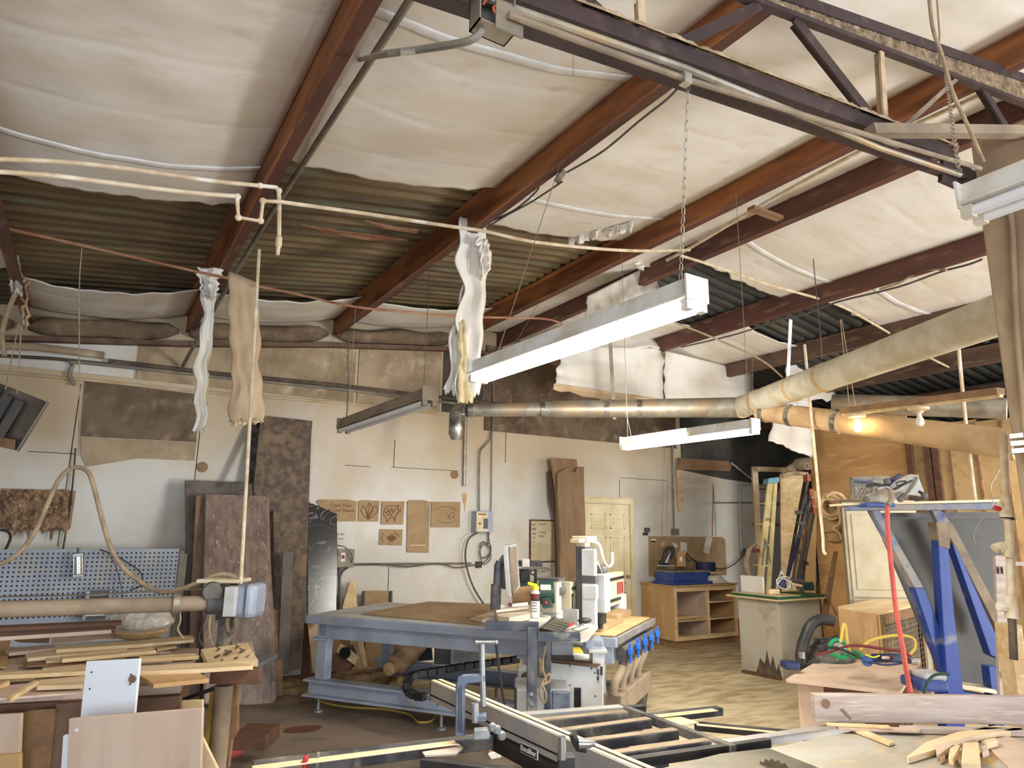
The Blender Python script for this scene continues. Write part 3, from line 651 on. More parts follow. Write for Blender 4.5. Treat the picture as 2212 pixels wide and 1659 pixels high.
# --- torn hanging insulation
t = thing('torn_insulation', 'narrow twisted white insulation strip hanging at the left purlin', 'insulation', PY(440, 760, 6.1))
flap(t, 'strip', 'insulation', PY(440, 605, 6.1), PY(470, 600, 6.1), PY(414, 932, 6.1), PY(437, 930, 6.1), fold=.03, seed=3, amp=.03, waves=2)
flap(t, 'crumpled_top', 'insulation', PY(425, 578, 6.0), PY(482, 580, 6.0), PY(438, 640, 6.05), PY(462, 640, 6.05), fold=.07, seed=5, amp=.04)
flap(t, 'fiberglass_edge', 'fiberglass', PY(452, 700, 6.12), PY(460, 700, 6.12), PY(436, 925, 6.12), PY(441, 925, 6.12), fold=.01, seed=5, amp=.02)
t = thing('torn_insulation', 'long tan insulation flap hanging over the back wall at the left', 'insulation', PY(530, 750, 6.0))
flap(t, 'facing', 'insulation_tan', PY(495, 585, 6.0), PY(555, 612, 6.0), PY(500, 912, 6.0), PY(567, 908, 6.0), fold=.03, seed=8, amp=.03, waves=1)
flap(t, 'frayed_foot', 'fiberglass', PY(502, 890, 6.01), PY(565, 888, 6.01), PY(499, 917, 6.01), PY(566, 912, 6.01), fold=.02, seed=2, amp=.02)
t = thing('torn_insulation', 'tall crumpled white insulation strip hanging between the purlins at the centre', 'insulation', PX(1010, 650, 2.5))
flap(t, 'facing', 'insulation', PY(1030, 422, 4.7), PY(1052, 424, 4.7), PY(958, 842, 4.7), PY(1005, 852, 4.7), fold=.03, seed=11, amp=.03, waves=2, n=(16, 40))
flap(t, 'facing', 'insulation', PY(992, 470, 4.68), PY(1056, 480, 4.68), PY(986, 862, 4.66), PY(1040, 850, 4.66), fold=.045, seed=17, amp=.045, waves=2.5, n=(18, 40))
flap(t, 'facing', 'insulation', PY(1030, 512, 4.6), PY(1056, 520, 4.6), PY(1040, 600, 4.6), PY(1064, 572, 4.6), fold=.04, seed=23, amp=.05)
flap(t, 'fiberglass_edge', 'fiberglass', PY(992, 700, 4.64), PY(1000, 690, 4.64), PY(988, 868, 4.62), PY(1020, 872, 4.62), fold=.015, seed=27, amp=.02)
t = thing('torn_insulation', 'smoky gray insulation sheet hanging above the glowing tube light', 'insulation', PY(1340, 630, 5.4))
flap(t, 'facing', 'insulation_gray', PY(1268, 640, 5.4), PY(1412, 568, 5.2), PY(1262, 740, 5.5), PY(1428, 660, 5.3), fold=.03, seed=31, amp=.02, waves=1)
flap(t, 'torn_top', 'insulation', PY(1372, 560, 5.1), PY(1412, 545, 5.1), PY(1378, 580, 5.1), PY(1402, 575, 5.1), fold=.03, seed=33, amp=.03)
flap(t, 'torn_edge', 'insulation_tan', PY(1420, 572, 5.2), PY(1475, 540, 5.2), PY(1425, 580, 5.2), PY(1478, 552, 5.2), fold=.02, seed=34, amp=.02)
t = thing('torn_insulation', 'broad cream insulation flap hanging behind the tube light', 'insulation', PY(1320, 790, 6.6))
flap(t, 'facing', 'insulation', PY(1214, 745, 6.6), PY(1432, 752, 6.6), PY(1200, 836, 6.5), PY(1428, 868, 6.5), fold=.03, seed=37, amp=.03, waves=1.2)
flap(t, 'rolled_hem', 'insulation_tan', PY(1198, 828, 6.46), PY(1428, 862, 6.46), PY(1196, 842, 6.5), PY(1400, 880, 6.5), fold=.02, seed=38, amp=.02)
flap(t, 'draped_top', 'insulation', PY(1232, 690, 7.2), PY(1440, 695, 7.2), PY(1214, 748, 6.6), PY(1432, 756, 6.6), fold=.04, seed=39, amp=.02)
t = thing('torn_insulation', 'second cream insulation flap hanging right of the broad one', 'insulation', PY(1530, 810, 6.6))
flap(t, 'facing', 'insulation', PY(1436, 758, 6.6), PY(1627, 805, 6.6), PY(1432, 868, 6.55), PY(1630, 868, 6.55), fold=.02, seed=41, amp=.02, waves=1.2)
t = thing('torn_insulation', 'gray-white insulation flap hanging at the left of the plywood partition', 'insulation', PY(1710, 900, 6.0))
flap(t, 'facing', 'insulation', PY(1690, 850, 6.0), PY(1750, 865, 6.0), PY(1662, 952, 6.0), PY(1752, 988, 6.0), fold=.03, seed=45, amp=.012)
flap(t, 'upper_fold', 'insulation', PY(1698, 790, 5.9), PY(1775, 782, 5.9), PY(1688, 862, 5.95), PY(1816, 866, 5.95), fold=.04, seed=47, amp=.02)
t = thing('torn_insulation', 'curled tan insulation tongue hanging behind the column', 'insulation', PY(2070, 790, 5.2))
flap(t, 'facing', 'insulation_tan', PY(1985, 765, 5.0), PY(2060, 730, 5.0), PY(2090, 838, 5.0), PY(2138, 832, 5.0), fold=.03, seed=51, amp=.02, waves=1, curl=-.1)
# small frilled scraps along the torn edge left of the ridge
t = thing('torn_insulation', 'shiny frilled insulation scraps along the torn edge left of the ridge', 'insulation', PX(1290, 510, 3.3))
for k, (u, v) in enumerate(((1250, 520), (1285, 512), (1320, 505), (1350, 498))):
    flap(t, 'scrap', 'insulation', PZ(u-22, v-8, 4.33), PZ(u+18, v-20, 4.34), PZ(u-20, v+6, 4.29), PZ(u+14, v, 4.26), fold=.04, seed=60+k, amp=.04, n=(6, 6))
# peeling brown paper on the bare metal
for k, (pts, lab) in enumerate((([(650, 486), (730, 500), (780, 505), (880, 520), (790, 519), (700, 502)], 'peeling rust-coloured paper strip on the bare metal, lower piece'), ([(790, 478), (850, 492), (905, 498), (900, 505), (830, 494)], 'peeling rust-coloured paper strip on the bare metal, upper piece'))):
    b = MB(); b.prism([PZ(u, v, 4.07+.012*i % .02) for i, (u, v) in enumerate(pts)], (0, 0, .01)); tag(b.build('paper_strip', 'rust_rod'), lab, 'paper strip')

# --- dust ducts
t = thing('dust_duct', 'horizontal gray duct with a downturned end hanging before the back wall', 'duct', PZ(1300, 880, 2.98))
A_ = PZ(1012, 886, 2.96); B_ = PZ(1600, 880, 3.0)
b = MB(); b.tube([A_, A_.lerp(B_, .27), A_.lerp(B_, .272), B_], .09, 20, rs=[.075, .08, .092, .115]); b.build('duct_run', 'galvanized', t, smooth=True)
for f in (.0, .27, .5, .62):
    b = MB()
    c = A_.lerp(B_, f); r = .083+.035*f; b.tube([c, c+(B_-A_).normalized()*.06], r, 20)
    b.build('duct_collar', 'foil', t, smooth=True)
b = MB(); e = PZ(990, 890, 2.95); f_ = PZ(990, 915, 2.86); g = e+V((0, 0, -.5)); b.tube([A_, e+V((.02, .03, .02)), e+V((-.02, 0, -.06)), e+V((-.03, -.02, -.17)), e+V((-.02, 0, -.32))], .08, 16, 2, rs=[.08, .088, .088, .088, .06]); b.build('elbow', 'foil', t, smooth=True, label='silver elbow turned down')
b = MB(); c = A_.lerp(B_, .54); b.bar(c+V((.0, 0, -.12)), c+V((-.05, 0, 1.0)), .05, .004, (0, 1, 0)); b.build('hanger_strap', 'galvanized', t)
t = thing('dust_duct', 'large pale duct slanting up toward the camera at the right', 'duct', PZ(1850, 790, 3.0))
C_ = PZ(2190, 668, 3.0)
b = MB(); b.tube([B_, C_], .12, 24, rs=[.118, .132]); b.build('duct_run', 'duct_dusty', t, smooth=True)
for f in (.0, .1, .30, .44):
    b = MB()
    c = B_.lerp(C_, f); b.tube([c, c+(C_-B_).normalized()*.05], .124+.014*f, 24)
    b.build('duct_collar', 'duct_tan', t, smooth=True)
t = thing('dust_duct', 'tan duct sloping down to the right under the pale one', 'duct', PD(1900, 920, 6.2))
D0 = PD(1640, 888, 7.2); D1 = PD(2200, 962, 5.3)
b = MB(); b.tube([D0, D1], .12, 24, rs=[.1, .122]); b.build('duct_run', 'duct_tan', t, smooth=True)
for f in (.02, .15, .36):
    b = MB()
    c = D0.lerp(D1, f); b.tube([c, c+(D1-D0).normalized()*.05], .108+.02*f, 24)
    b.build('duct_collar', 'foil', t, smooth=True)
b = MB(); c = D0.lerp(D1, .13); b.bar(c-V((0, 0, .1)), PD(1708, 690, 7.0), .05, .004, (0, 1, 0)); b.build('hanger_strap', 'white_panel', t)
t = thing('dust_duct', 'silver duct end in the dark behind the bulb beam', 'duct', PD(2000, 880, 7.5))
b = MB(); b.tube([PD(1800, 872, 7.8), PD(2175, 882, 6.8)], .11, 20); b.build('duct_run', 'galvanized', t, smooth=True)
# beam with bare bulbs
t = thing('bulb_beam', 'wood beam carrying a porcelain lampholder with a glowing bulb and a dead one', 'lamp', PD(1990, 870, 5.6))
P0 = PD(1822, 888, 6.3); P1 = PD(2162, 845, 5.0)
b = MB(); b.bar(P0, P1, .09, .05); b.build('beam', 'board_brown', t)
b = MB(); b.bar(P0-V((0, 0, .035)), P1-V((0, 0, .035)), .04, .02); b.build('batten', 'board_pine', t)
for k, (f, on) in enumerate(((.10, True), (.53, False))):
    c = P0.lerp(P1, f)-V((0, 0, .04))
    b = MB(); b.lathe([(.03, -.055), (.035, -.04), (.075, -.03), (.08, -.012), (.07, 0)], c); lh = b.build('lampholder', 'porcelain', t, smooth=True)
    b = MB(); b.lathe([(.005, -.165), (.022, -.158), (.032, -.135), (.03, -.11), (.017, -.08), (.016, -.05)], c); b.build('bulb', 'bulb_on' if on else 'bulb_off', lh, smooth=True, label='glowing warm bulb' if on else 'unlit white bulb')
b = MB(); b.tube([P0+V((.1, 0, .0)), PD(1815, 690, 6.2)], .004, 5); b.tube([P0+V((.2, 0, .0)), PD(1818, 690, 6.2)], .004, 5); b.build('hanging_cord', 'cable_tan', t)
pipe('drop_pipe', 'pvc', [PD(1738, 745, 6.9), PD(1750, 870, 6.6), PD(1762, 1000, 6.5), PD(1778, 1165, 6.4)], .014, 'cream plastic pipe dropping in front of the plywood partition', smooth=3)
pipe('drop_pipe', 'pvc', [PD(2068, 700, 6.1), PD(2072, 765, 6.0), PD(2085, 900, 6.0), PD(2108, 1090, 6.0)], .015, 'cream plastic pipe dropping before the tan panel', smooth=3)
pipe('hook_cord', 'cable_gray', [PD(1757, 560, 5.2), PD(1764, 640, 5.2), PD(1772, 720, 5.3), PD(1775, 775, 5.3)], .004, 'thin cord with a small hook hanging right of centre', 'cord')
pipe('hanging_wire', 'wire_steel', [PY(1238, 90, 2.2), PY(1238, 165, 2.2)], .0015, 'short thin thread hanging from the truss conduit', 'wire')
pipe('hanging_wire', 'cable_tan', [PY(177, 535, 5.6), PY(172, 600, 5.6), PY(171, 700, 5.6), PY(172, 860, 5.6), PY(169, 985, 5.6)], .004, 'long tan string hanging from the rusty rod at the left', 'string')
pipe('hanging_wire', 'cable_gray', [PY(1163, 655, 4.5), PY(1120, 730, 4.5), PY(1040, 865, 4.6)], .002, 'thin slanting wire from purlin to duct end', 'wire')
pipe('hanging_wire', 'wire_steel', [PY(1625, 715, 6.0), PY(1626, 870, 6.0)], .003, 'thin vertical wire before the second cream flap', 'wire')
pipe('drop_conduit', 'pvc', [PY(560, 540, 4.6), PY(548, 760, 4.5), PY(534, 1010, 4.4), PY(520, 1262, 4.3)], .011, 'long thin white pipe dropping from the roof to the bench motor', smooth=3)
# --- radiant heater at the left edge
t = thing('radiant_heater', 'tilted gray radiant heater with dark panels at the left edge', 'heater', PD(30, 900, 5.2))
pl = lambda u, v, d=5.2: PD(u, v, d)
nf = (PD(50, 900, 5.2)-EYE).normalized()
b = MB(); b.prism([pl(-70, 800), pl(104, 869), pl(38, 974), pl(-70, 950)], nf*.12); b.build('housing', 'heater_steel', t, bevel=.012)
for k, q in enumerate(([(-62, 900), (-12, 833), (3, 842), (-46, 935)], [(-42, 935), (8, 850), (28, 858), (-20, 940)], [(-16, 945), (34, 862), (54, 868), (8, 945)])):
    b = MB(); b.prism([pl(u, v, 5.17) for u, v in q], nf*.02); b.build('burner_panel', 'dark_gray', t)
b = MB(); b.prism([pl(-60, 950, 5.16), pl(-50, 936, 5.16), pl(34, 950, 5.16), pl(32, 972, 5.16)], nf*.02); b.build('reflector', 'board_brown', t)
b = MB(); b.tube([pl(104, 869, 5.18), pl(38, 974, 5.18)], .012, 8); b.build('bright_rim', 'chrome', t, smooth=True)
for k, (u, v, u2, v2) in enumerate(((12, 842, 40, 700), (37, 850, 46, 705))): 
    b = MB(); b.tube([pl(u, v), pl(u2, v2)], .005, 5); b.build('hanging_wire', 'cable_tan', t)
pipe('gas_hose', 'cable_tan', [PY(40, 620, 7.0), PY(20, 665, 7.0), PY(5, 720, 7.0), PY(10, 770, 7.0)], .02, 'dusty hose drooping at the left edge above the heater', 'hose')
t = thing('torn_insulation', 'grimy insulation scraps wrapped round the far left purlin foot', 'insulation', PY(50, 640, 7.3))
flap(t, 'scrap', 'insulation_tan', PY(40, 590, 7.3), PY(58, 600, 7.3), PY(50, 700, 7.3), PY(62, 705, 7.3), fold=.04, seed=71, amp=.03)
flap(t, 'scrap', 'insulation_gray', PY(28, 500, 6.8), PY(42, 560, 6.8), PY(20, 620, 6.8), PY(46, 640, 6.8), fold=.04, seed=73, amp=.03)
# ================================================================ ON AND AGAINST THE BACK WALL
def wbox(u0, v0, u1, v1, d, y=BY):                    # box on the wall from two pixel corners
    p = PY(u0, v0, y); q = PY(u1, v1, y); return (min(p.x, q.x), y-d, min(p.z, q.z)), (max(p.x, q.x), y, max(p.z, q.z))
def wpoly(pts, d, y=BY): return [PY(u, v, y-d) for u, v in pts]
def wallpipe(name, m, pts, r, label, cat='conduit', off=.03, smooth=3):
    b = MB(); b.tube([PY(u, v, BY-off) for u, v in pts], r, 8, smooth); return tag(b.build(name, m, smooth=True), label, cat)
# long conduits
wallpipe('wall_conduit', 'conduit_dark', [(234, 779), (480, 808), (740, 833), (1018, 866), (1180, 884)], .022, 'thick dark conduit running the length of the back wall', off=.09, smooth=0)
wallpipe('wall_conduit', 'conduit_gray', [(162, 832), (150, 812), (157, 790), (180, 783), (480, 815), (740, 841), (1018, 876)], .020, 'gray conduit bending down at its left end beside the thick one', off=.06, smooth=2)
wallpipe('wall_conduit', 'conduit_dark', [(-40, 766), (120, 775), (240, 787)], .018, 'short dark conduit at the far left of the wall', off=.05, smooth=0)
wallpipe('wall_conduit', 'stain_paint', [(-40, 800), (200, 822), (430, 846), (740, 871), (960, 895)], .016, 'painted cream conduit under the dark ones', off=.03, smooth=0)
wallpipe('wall_conduit', 'wall_dusty', [(-40, 744), (80, 750), (225, 768)], .04, 'dusty square rail at the far left of the wall', off=.1, smooth=0)
wallpipe('wall_conduit', 'conduit_gray', [(1063, 905), (1062, 1000), (1060, 1120), (1052, 1180)], .009, 'thin dark conduit down the wall right of the switch box', off=.03)
wallpipe('wall_conduit', 'conduit_gray', [(1066, 800), (1064, 930), (1045, 965), (1036, 985), (1035, 1104)], .013, 'gray conduit with a jog feeding the switch box', off=.05)
wallpipe('wall_conduit', 'galvanized', [(1006, 890), (1003, 1050)], .022, 'short pipe ending above the rust stain', off=.04, smooth=0)
wallpipe('wall_conduit', 'conduit_gray', [(1452, 960), (1456, 1145)], .014, 'gray conduit dropping to the outlet box by the tan board', off=.03, smooth=0)
wallpipe('wall_conduit', 'conduit_gray', [(1540, 1086), (1600, 1086), (1668, 1085)], .012, 'horizontal gray conduit in the far corner', off=.03, smooth=0)
wallpipe('wall_conduit', 'light_gray', [(1602, 1190), (1598, 1062), (1612, 1048), (1640, 1046)], .016, 'pale conduit bending over in the far corner', off=.04)
wallpipe('wall_conduit', 'red_text', [(1541, 1046), (1539, 1158)], .006, 'thin red wire down the wall', 'wire', off=.02)
# conduit line with junctions above the table
wallpipe('wall_conduit', 'conduit_gray', [(757, 1219), (860, 1218), (1018, 1217)], .014, 'horizontal conduit between gray box and round outlet', off=.03, smooth=0)
wallpipe('power_cable', 'cable_gray', [(757, 1220), (815, 1218), (880, 1224), (945, 1217), (985, 1226), (1020, 1221), (1045, 1215), (1060, 1195), (1058, 1175), (1045, 1176), (1036, 1190), (1040, 1205), (1055, 1200), (1058, 1185), (1045, 1170), (1037, 1182), (1042, 1218), (1058, 1210), (1060, 1190), (1052, 1140)], .008, 'gray cable swagging along the conduit and coiled under the switch box', 'cable', off=.06)
wallpipe('power_cable', 'cable_gray', [(1032, 1150), (1012, 1165), (1005, 1200), (1012, 1240), (1026, 1275), (1045, 1305)], .013, 'thick dark cable curving from the switch box down behind the table', 'cable', off=.12)
b = MB(); b.bx(*wbox(1027, 1213, 1037, 1226, .05)); tag(b.build('outlet_box', 'black'), 'small black outlet at the end of the conduit', 'outlet')
# round hole covers
for u, v, l in ((437, 1009, 'round brown hole cover left of the leaning slabs'), (982, 1025, 'round brown hole cover above the wooden signs')):
    c = PY(u, v, BY-.006); b = MB(); b.lathe([(.058, 0), (.058, .004), (.05, .006)], c, (0, -1, 0), 24); tag(b.build('hole_cover', 'board_brown', smooth=True), l, 'cover')
# switch box
t = thing('switch_box', 'gray disconnect switch box with lever and label on the back wall', 'switch box', PY(1035, 1128, BY-.1))
b = MB(); b.bx(*wbox(1018, 1104, 1052, 1150, .16)); b.build('enclosure', 'gray_blue_steel', t, bevel=.006)
b = MB(); b.bx(*wbox(1029, 1107, 1053, 1148, .012, BY-.16)); fc = b.build('front_cover', 'cream', t)
b = MB(); b.bx(*wbox(1045, 1120, 1053, 1142, .01, BY-.172)); b.build('lever', 'dark_gray', fc)
c = PY(1036, 1131, BY-.172); b = MB(); b.lathe([(.012, 0), (.012, .015)], c, (0, -1, 0), 12); b.build('knob', 'black', fc)
b = MB(); b.bx(*wbox(1033, 1109, 1050, 1113, .002, BY-.172)); b.build('warning_label', 'orange_dark', fc)
# rust stain
b = MB(); b.prism(wpoly([(998, 1066), (1003, 1063), (1009, 1066), (1008, 1078), (1006, 1090), (1004, 1108), (1002, 1090), (999, 1080)], .004), (0, .004, 0)); tag(b.build('rust_stain', 'stain_soft'), 'rust stain under the short pipe end', 'stain')
# wooden sample signs
def sign(pts, lab, fn=None, mm='mdf', d=.02):
    p = wpoly(pts, d); xs = [q.x for q in p]; zs = [q.z for q in p]
    t = thing('carved_sign', lab, 'sign', ((min(xs)+max(xs))/2, BY-d, min(zs)), 'carved board samples on the back wall')
    b = MB(); b.prism(p, (0, d-.002, 0)); b.build('board', mm, t)
    if fn: fn(t, min(xs), max(xs), min(zs), max(zs), BY-d-.002)
    return t
def lines(t, pts, y, x0, x1, z0, z1, r=.004, m='mdf_carve', n=1):
    for pl_ in pts:
        b = MB(); b.tube([V((x0+(x1-x0)*a, y, z1-(z1-z0)*c)) for a, c in pl_], r, 4, 4 if len(pl_) > 2 else 0); b.build('carved_line', m, t)
def s_text(t, x0, x1, z0, z1, y):
    for k, (s, sz, f, cx_) in enumerate((('This', .055, .24, .56), ('Love Is For Ever', .05, .42, .6), ('In Your Hands', .05, .60, .62), ('Amen', .05, .80, .64))):
        pass
def s_leaf(t, x0, x1, z0, z1, y):
    lines(t, [[(.2, .28), (.12, .5), (.3, .75), (.48, .9)], [(.2, .28), (.38, .45), (.46, .7), (.48, .9)], [(.52, .12), (.38, .35), (.4, .6), (.48, .9)], [(.52, .12), (.68, .35), (.62, .65), (.48, .9)], [(.86, .25), (.65, .45), (.55, .7), (.48, .9)], [(.86, .25), (.92, .5), (.72, .75), (.48, .9)], [(.52, .2), (.48, .9)]], y, x0, x1, z0, z1)
def s_animal(t, x0, x1, z0, z1, y):
    lines(t, [[(.12, .42), (.2, .25), (.4, .2), (.6, .22), (.75, .18)], [(.12, .42), (.1, .6), (.2, .7), (.26, .9)], [(.26, .9), (.38, .72), (.55, .72), (.6, .9)], [(.6, .9), (.62, .65), (.72, .5), (.85, .4)], [(.3, .32), (.35, .5), (.45, .32), (.5, .5), (.62, .3)], [(.2, .45), (.3, .6), (.5, .58)], [(.75, .18), (.7, .35), (.86, .38)], [(.15, .5), (.3, .45), (.45, .62)]], y, x0, x1, z0, z1, .005)
def s_logo(t, x0, x1, z0, z1, y):
    lines(t, [[(.12, .22), (.12, .45), (.05, .55), (.15, .65), (.12, .85)], [(.62, .18), (.85, .45)], [(.38, .85), (.5, .95)]], y, x0, x1, z0, z1)
    for k, (w_, f) in enumerate(((.10, .34), (.3, .45), (.42, .54), (.34, .63), (.16, .72))):
        b = MB(); b.bx((x0+(x1-x0)*(.52-w_/2), y-.001, z1-(z1-z0)*f-.009), (x0+(x1-x0)*(.52+w_/2), y+.003, z1-(z1-z0)*f+.009)); b.build('burned_bar', 'mdf_carve', t)
def s_tall(t, x0, x1, z0, z1, y):
    b = MB(); b.bx((x0+(x1-x0)*.2, y-.001, z0+(z1-z0)*.135), (x0+(x1-x0)*.86, y+.003, z0+(z1-z0)*.15)); b.build('carved_line', 'board_maple', t)
def s_oval(t, x0, x1, z0, z1, y):
    lines(t, [[(.5+.4*math.cos(a*.26), .5+.3*math.sin(a*.26)) for a in range(14, 24)], [(.5+.4*math.cos(a*.26), .55+.28*math.sin(a*.26)) for a in range(2, 11)], [(.55, .45), (.62, .65), (.75, .62), (.8, .5), (.7, .42), (.6, .6)]], y, x0, x1, z0, z1, .003)
sg = sign([(684, 1082), (690, 1079), (750, 1079), (771, 1083), (769, 1126), (728, 1126), (700, 1110)], 'wide brown lettered board at the left end of the row, partly behind the black marble', None)
p = PY(738, 1097, BY-.023); text(sg, 'Love Your\nIn Our Hands', .06, (p.x, p.y, p.z), (1, 0, 0), (0, 0, 1), 'mdf_carve', 'carved_lettering')
sign([(775, 1083), (782, 1080), (798, 1081), (820, 1082), (817, 1127), (774, 1126)], 'square carved board with three leaves', s_leaf)
sign([(825, 1083), (874, 1083), (871, 1133), (823, 1133)], 'square carved board with a sketched running animal', s_animal)
sign([(880, 1083), (886, 1080), (914, 1080), (929, 1084), (926, 1194), (879, 1193)], 'tall plain brown board with one pale carved line near its foot', s_tall)
sign([(932, 1084), (995, 1084), (993, 1139), (931, 1139)], 'wide carved board with an oval outline, rightmost of the row', s_oval)
sign([(821, 1143), (870, 1144), (868, 1178), (819, 1177)], 'small carved board with a dark burned badge hanging below the row', s_logo)
# pencil scribbles on the wall under first sign
g = MB()
for k, (u, v, w_) in enumerate(((732, 1156, 14), (733, 1163, 12), (731, 1172, 12), (735, 1180, 10))):
    pass
t = thing('wall_note', 'faint pencil note written on the wall beside the black marble slab', 'note', PY(736, 1165, BY-.002))
p = PY(736, 1154, BY-.002); text(t, 'on the', .035, p, (1, 0, 0), (0, 0, 1), 'ink')
p = PY(736, 1164, BY-.002); text(t, '45 67', .03, p, (1, 0, 0), (0, 0, 1), 'ink')
# gray box with sticker
t = thing('control_box', 'gray metal control box with a white sticker beside the black marble slab', 'control box', PY(742, 1205, BY-.15))
b = MB(); b.bx(*wbox(722, 1186, 756, 1224, .14)); b.build('enclosure', 'conduit_gray', t, bevel=.005)
b = MB(); b.bx(*wbox(737, 1194, 745, 1213, .002, BY-.142)); st = b.build('sticker', 'sticker_white', t)
b = MB(); b.bx(*wbox(738, 1199, 744, 1207, .002, BY-.144)); b.build('red_mark', 'red_text', st)
b = MB(); b.tube([PY(733, 1224, BY-.12), PY(733, 1260, BY-.12), PY(730, 1320, BY-.12)], .018, 8); b.build('post', 'dark_gray', t, smooth=True)
b = MB(); b.tube([PY(728, 1178, BY-.08), PY(745, 1182, BY-.16), PY(760, 1200, BY-.2), PY(758, 1220, BY-.12)], .006, 6, 4); b.build('cord', 'cable_gray', t, smooth=True)
b = MB(); b.tube([PY(757, 1222, BY-.05), PY(742, 1232, BY-.07), PY(735, 1245, BY-.09), PY(733, 1258, BY-.1)], .012, 6, 4); b.build('cord', 'cable_gray', t, smooth=True)
# torn brown insulation square
t = thing('insulation_patch', 'square hole in the wall stuffed with shaggy brown insulation at the left', 'insulation', PY(78, 1100, BY-.05))
b = MB(); b.bx(*wbox(3, 1055, 152, 1142, .03)); b.build('backing', 'fiberglass_brown', t)
b = MB()
def fn(i, j):
    a = PY(10+138*i, 1058, BY); c = PY(8+140*i, 1145, BY); p = a.lerp(c, j)
    hang = max(0, noise.noise(V((i*14, 3, 1))))*.22*(j > .85)
    return p+V((0, -.05-.09*abs(noise.noise(V((i*7, j*5, 2))))-.02*noise.noise(V((i*30, j*30, 2))), -hang))
b.grid(fn, 46, 30); b.build('shaggy_wool', 'fiberglass_brown', t, smooth=False)
# pegboard with cylinders
t = thing('pegboard', 'gray perforated pegboard panel on the left of the back wall', 'pegboard', PY(180, 1280, BY-.1))
PB = BY-.55
p0 = PY(-40, 1187, PB); p1 = PY(367, 1376, PB)
b = MB(); b.bx((p0.x, PB, p1.z), (p1.x, PB+.012, p0.z)); b.build('panel', 'pegboard_gray', t)
b = MB(); sp = (p1.x-p0.x)/40
for i in range(41):
    for j in range(15):
        x = p0.x+sp*(i+.5); z = p0.z-.04-j*sp*1.0
        if x < p1.x-.01 and z > p1.z: b.bx((x-.007, PB-.0015, z-.007), (x+.007, PB, z+.007))
o = b.build('peg_hole', 'hole_black', t); o['kind'] = 'stuff'
b = MB(); b.bx((p1.x+.005, PB-.01, p1.z-.25), (p1.x+.05, PB+.06, p0.z-.02)); b.bx((p1.x+.05, PB, p1.z-.25), (p1.x+.08, PB+.2, p0.z-.05)); b.build('frame_post', 'cast_iron', t)
b = MB(); b.bx((p0.x, PB-.01, p1.z-.5), (p0.x+.06, PB+.06, p0.z-.02)); b.build('frame_post', 'cast_iron', t)
for k, (u0, v0, u1, v1, lab) in enumerate(((168, 1195, 168, 1252, 'silver air cylinder standing upright on the pegboard'), (185, 1286, 248, 1283, 'silver air cylinder lying level on the pegboard'), (178, 1330, 240, 1328, 'lower silver air cylinder half hidden by the long pipe'))):
    a = PY(u0, v0, PB-.09); c = PY(u1, v1, PB-.09); d = (c-a).normalized(); L_ = (c-a).length
    t = thing('air_cylinder', lab, 'cylinder', (a+c)/2, 'air cylinders on the pegboard')
    b = MB(); b.tube([a+d*L_*.12, c-d*L_*.2], .032, 16); b.build('barrel', 'chrome', t, smooth=True)
    for f, w_ in ((.0, .07), (.78, .1)):
        b = MB(); b.bar(a+d*L_*f, a+d*L_*(f+.13), w_, .085); b.build('end_block', 'steel_zinc', t, bevel=.004)
    b = MB(); s = d.cross(V((0, 1, 0)))
    for k2 in (-1, 1): 
        b = MB(); b.tube([a+s*.034*k2+V((0, -.02, 0)), c+s*.034*k2+V((0, -.02, 0))], .005, 6); b.build('tie_rod', 'chrome', t)
    b = MB(); b.bar(a-d*.05, a, .02, .02); b.build('rod_end', 'dark_gray', t)
    b = MB(); b.box((a+c)/2+V((0, .055, 0)), (.05, .065, .05)); b.build('bracket', 'dark_gray', t)
for pts, lab, r, m in (([(215, 1187), (245, 1198), (275, 1215), (302, 1235), (308, 1252), (300, 1268), (280, 1275)], 'black air hose arcing on the pegboard', .006, 'cable_black'), ([(230, 1190), (248, 1220), (258, 1250), (264, 1280), (268, 1310)], 'thin blue-gray hose dropping on the pegboard', .005, 'navy_steel')):
    b = MB(); b.tube([PY(u, v, PB-.06) for u, v in pts], r, 6, 4); tag(b.build('air_hose', m, smooth=True), lab, 'hose')
wallpipe('power_cable', 'cable_black', [(163, 968), (160, 1010), (152, 1090), (142, 1150), (136, 1186)], .007, 'black cable hanging down the wall left of the tall arching hose', 'cable', off=.04)
wallpipe('power_cable', 'cable_black', [(0, 1145), (15, 1147), (23, 1158), (18, 1175), (10, 1190)], .012, 'black cable curling at the left edge', 'cable', off=.5)
b = MB(); b.bx(*wbox(0, 1400, 1, 1401, .01, BY-.3)); b.b.free()

# ---------------------------------------------------------------- slabs leaning on the wall
def lean(name, m, pts, y_top, y_bot, th, lab, cat='slab', group=None, bevel=.004, mm=None, t=None, part=None, smooth=False):
    """outline measured on a plane that leans from the floor (y_bot) to the wall (y_top)"""
    vs = [v for u, v in pts]; v0, v1 = min(vs), max(vs)
    us = [u for u, v in pts if v == v0][0], [u for u, v in pts if v == v1][0]
    zt = PY(us[0], v0, y_top).z; zb = max(0, PY(us[1], v1, y_bot).z)
    d = V((0, y_top-y_bot, zt-zb)).normalized(); n = d.cross(V((1, 0, 0))).normalized()
    if n.y > 0: n = -n
    o = V((0, y_bot, zb))
    P = [PN(u, v, o, n) for u, v in pts]
    b = MB(); b.prism(P, -n*th); 
    if t is not None: return b.build(part, m, t, bevel=bevel)
    return tag(b.build(name, m, bevel=bevel), lab, cat, group)
lean('stone_slab', 'black_stone', [(546, 905), (562, 905), (549, 1042), (538, 1042)], 8.25, 7.9, .03, 'narrow black stone strip behind the left slabs')
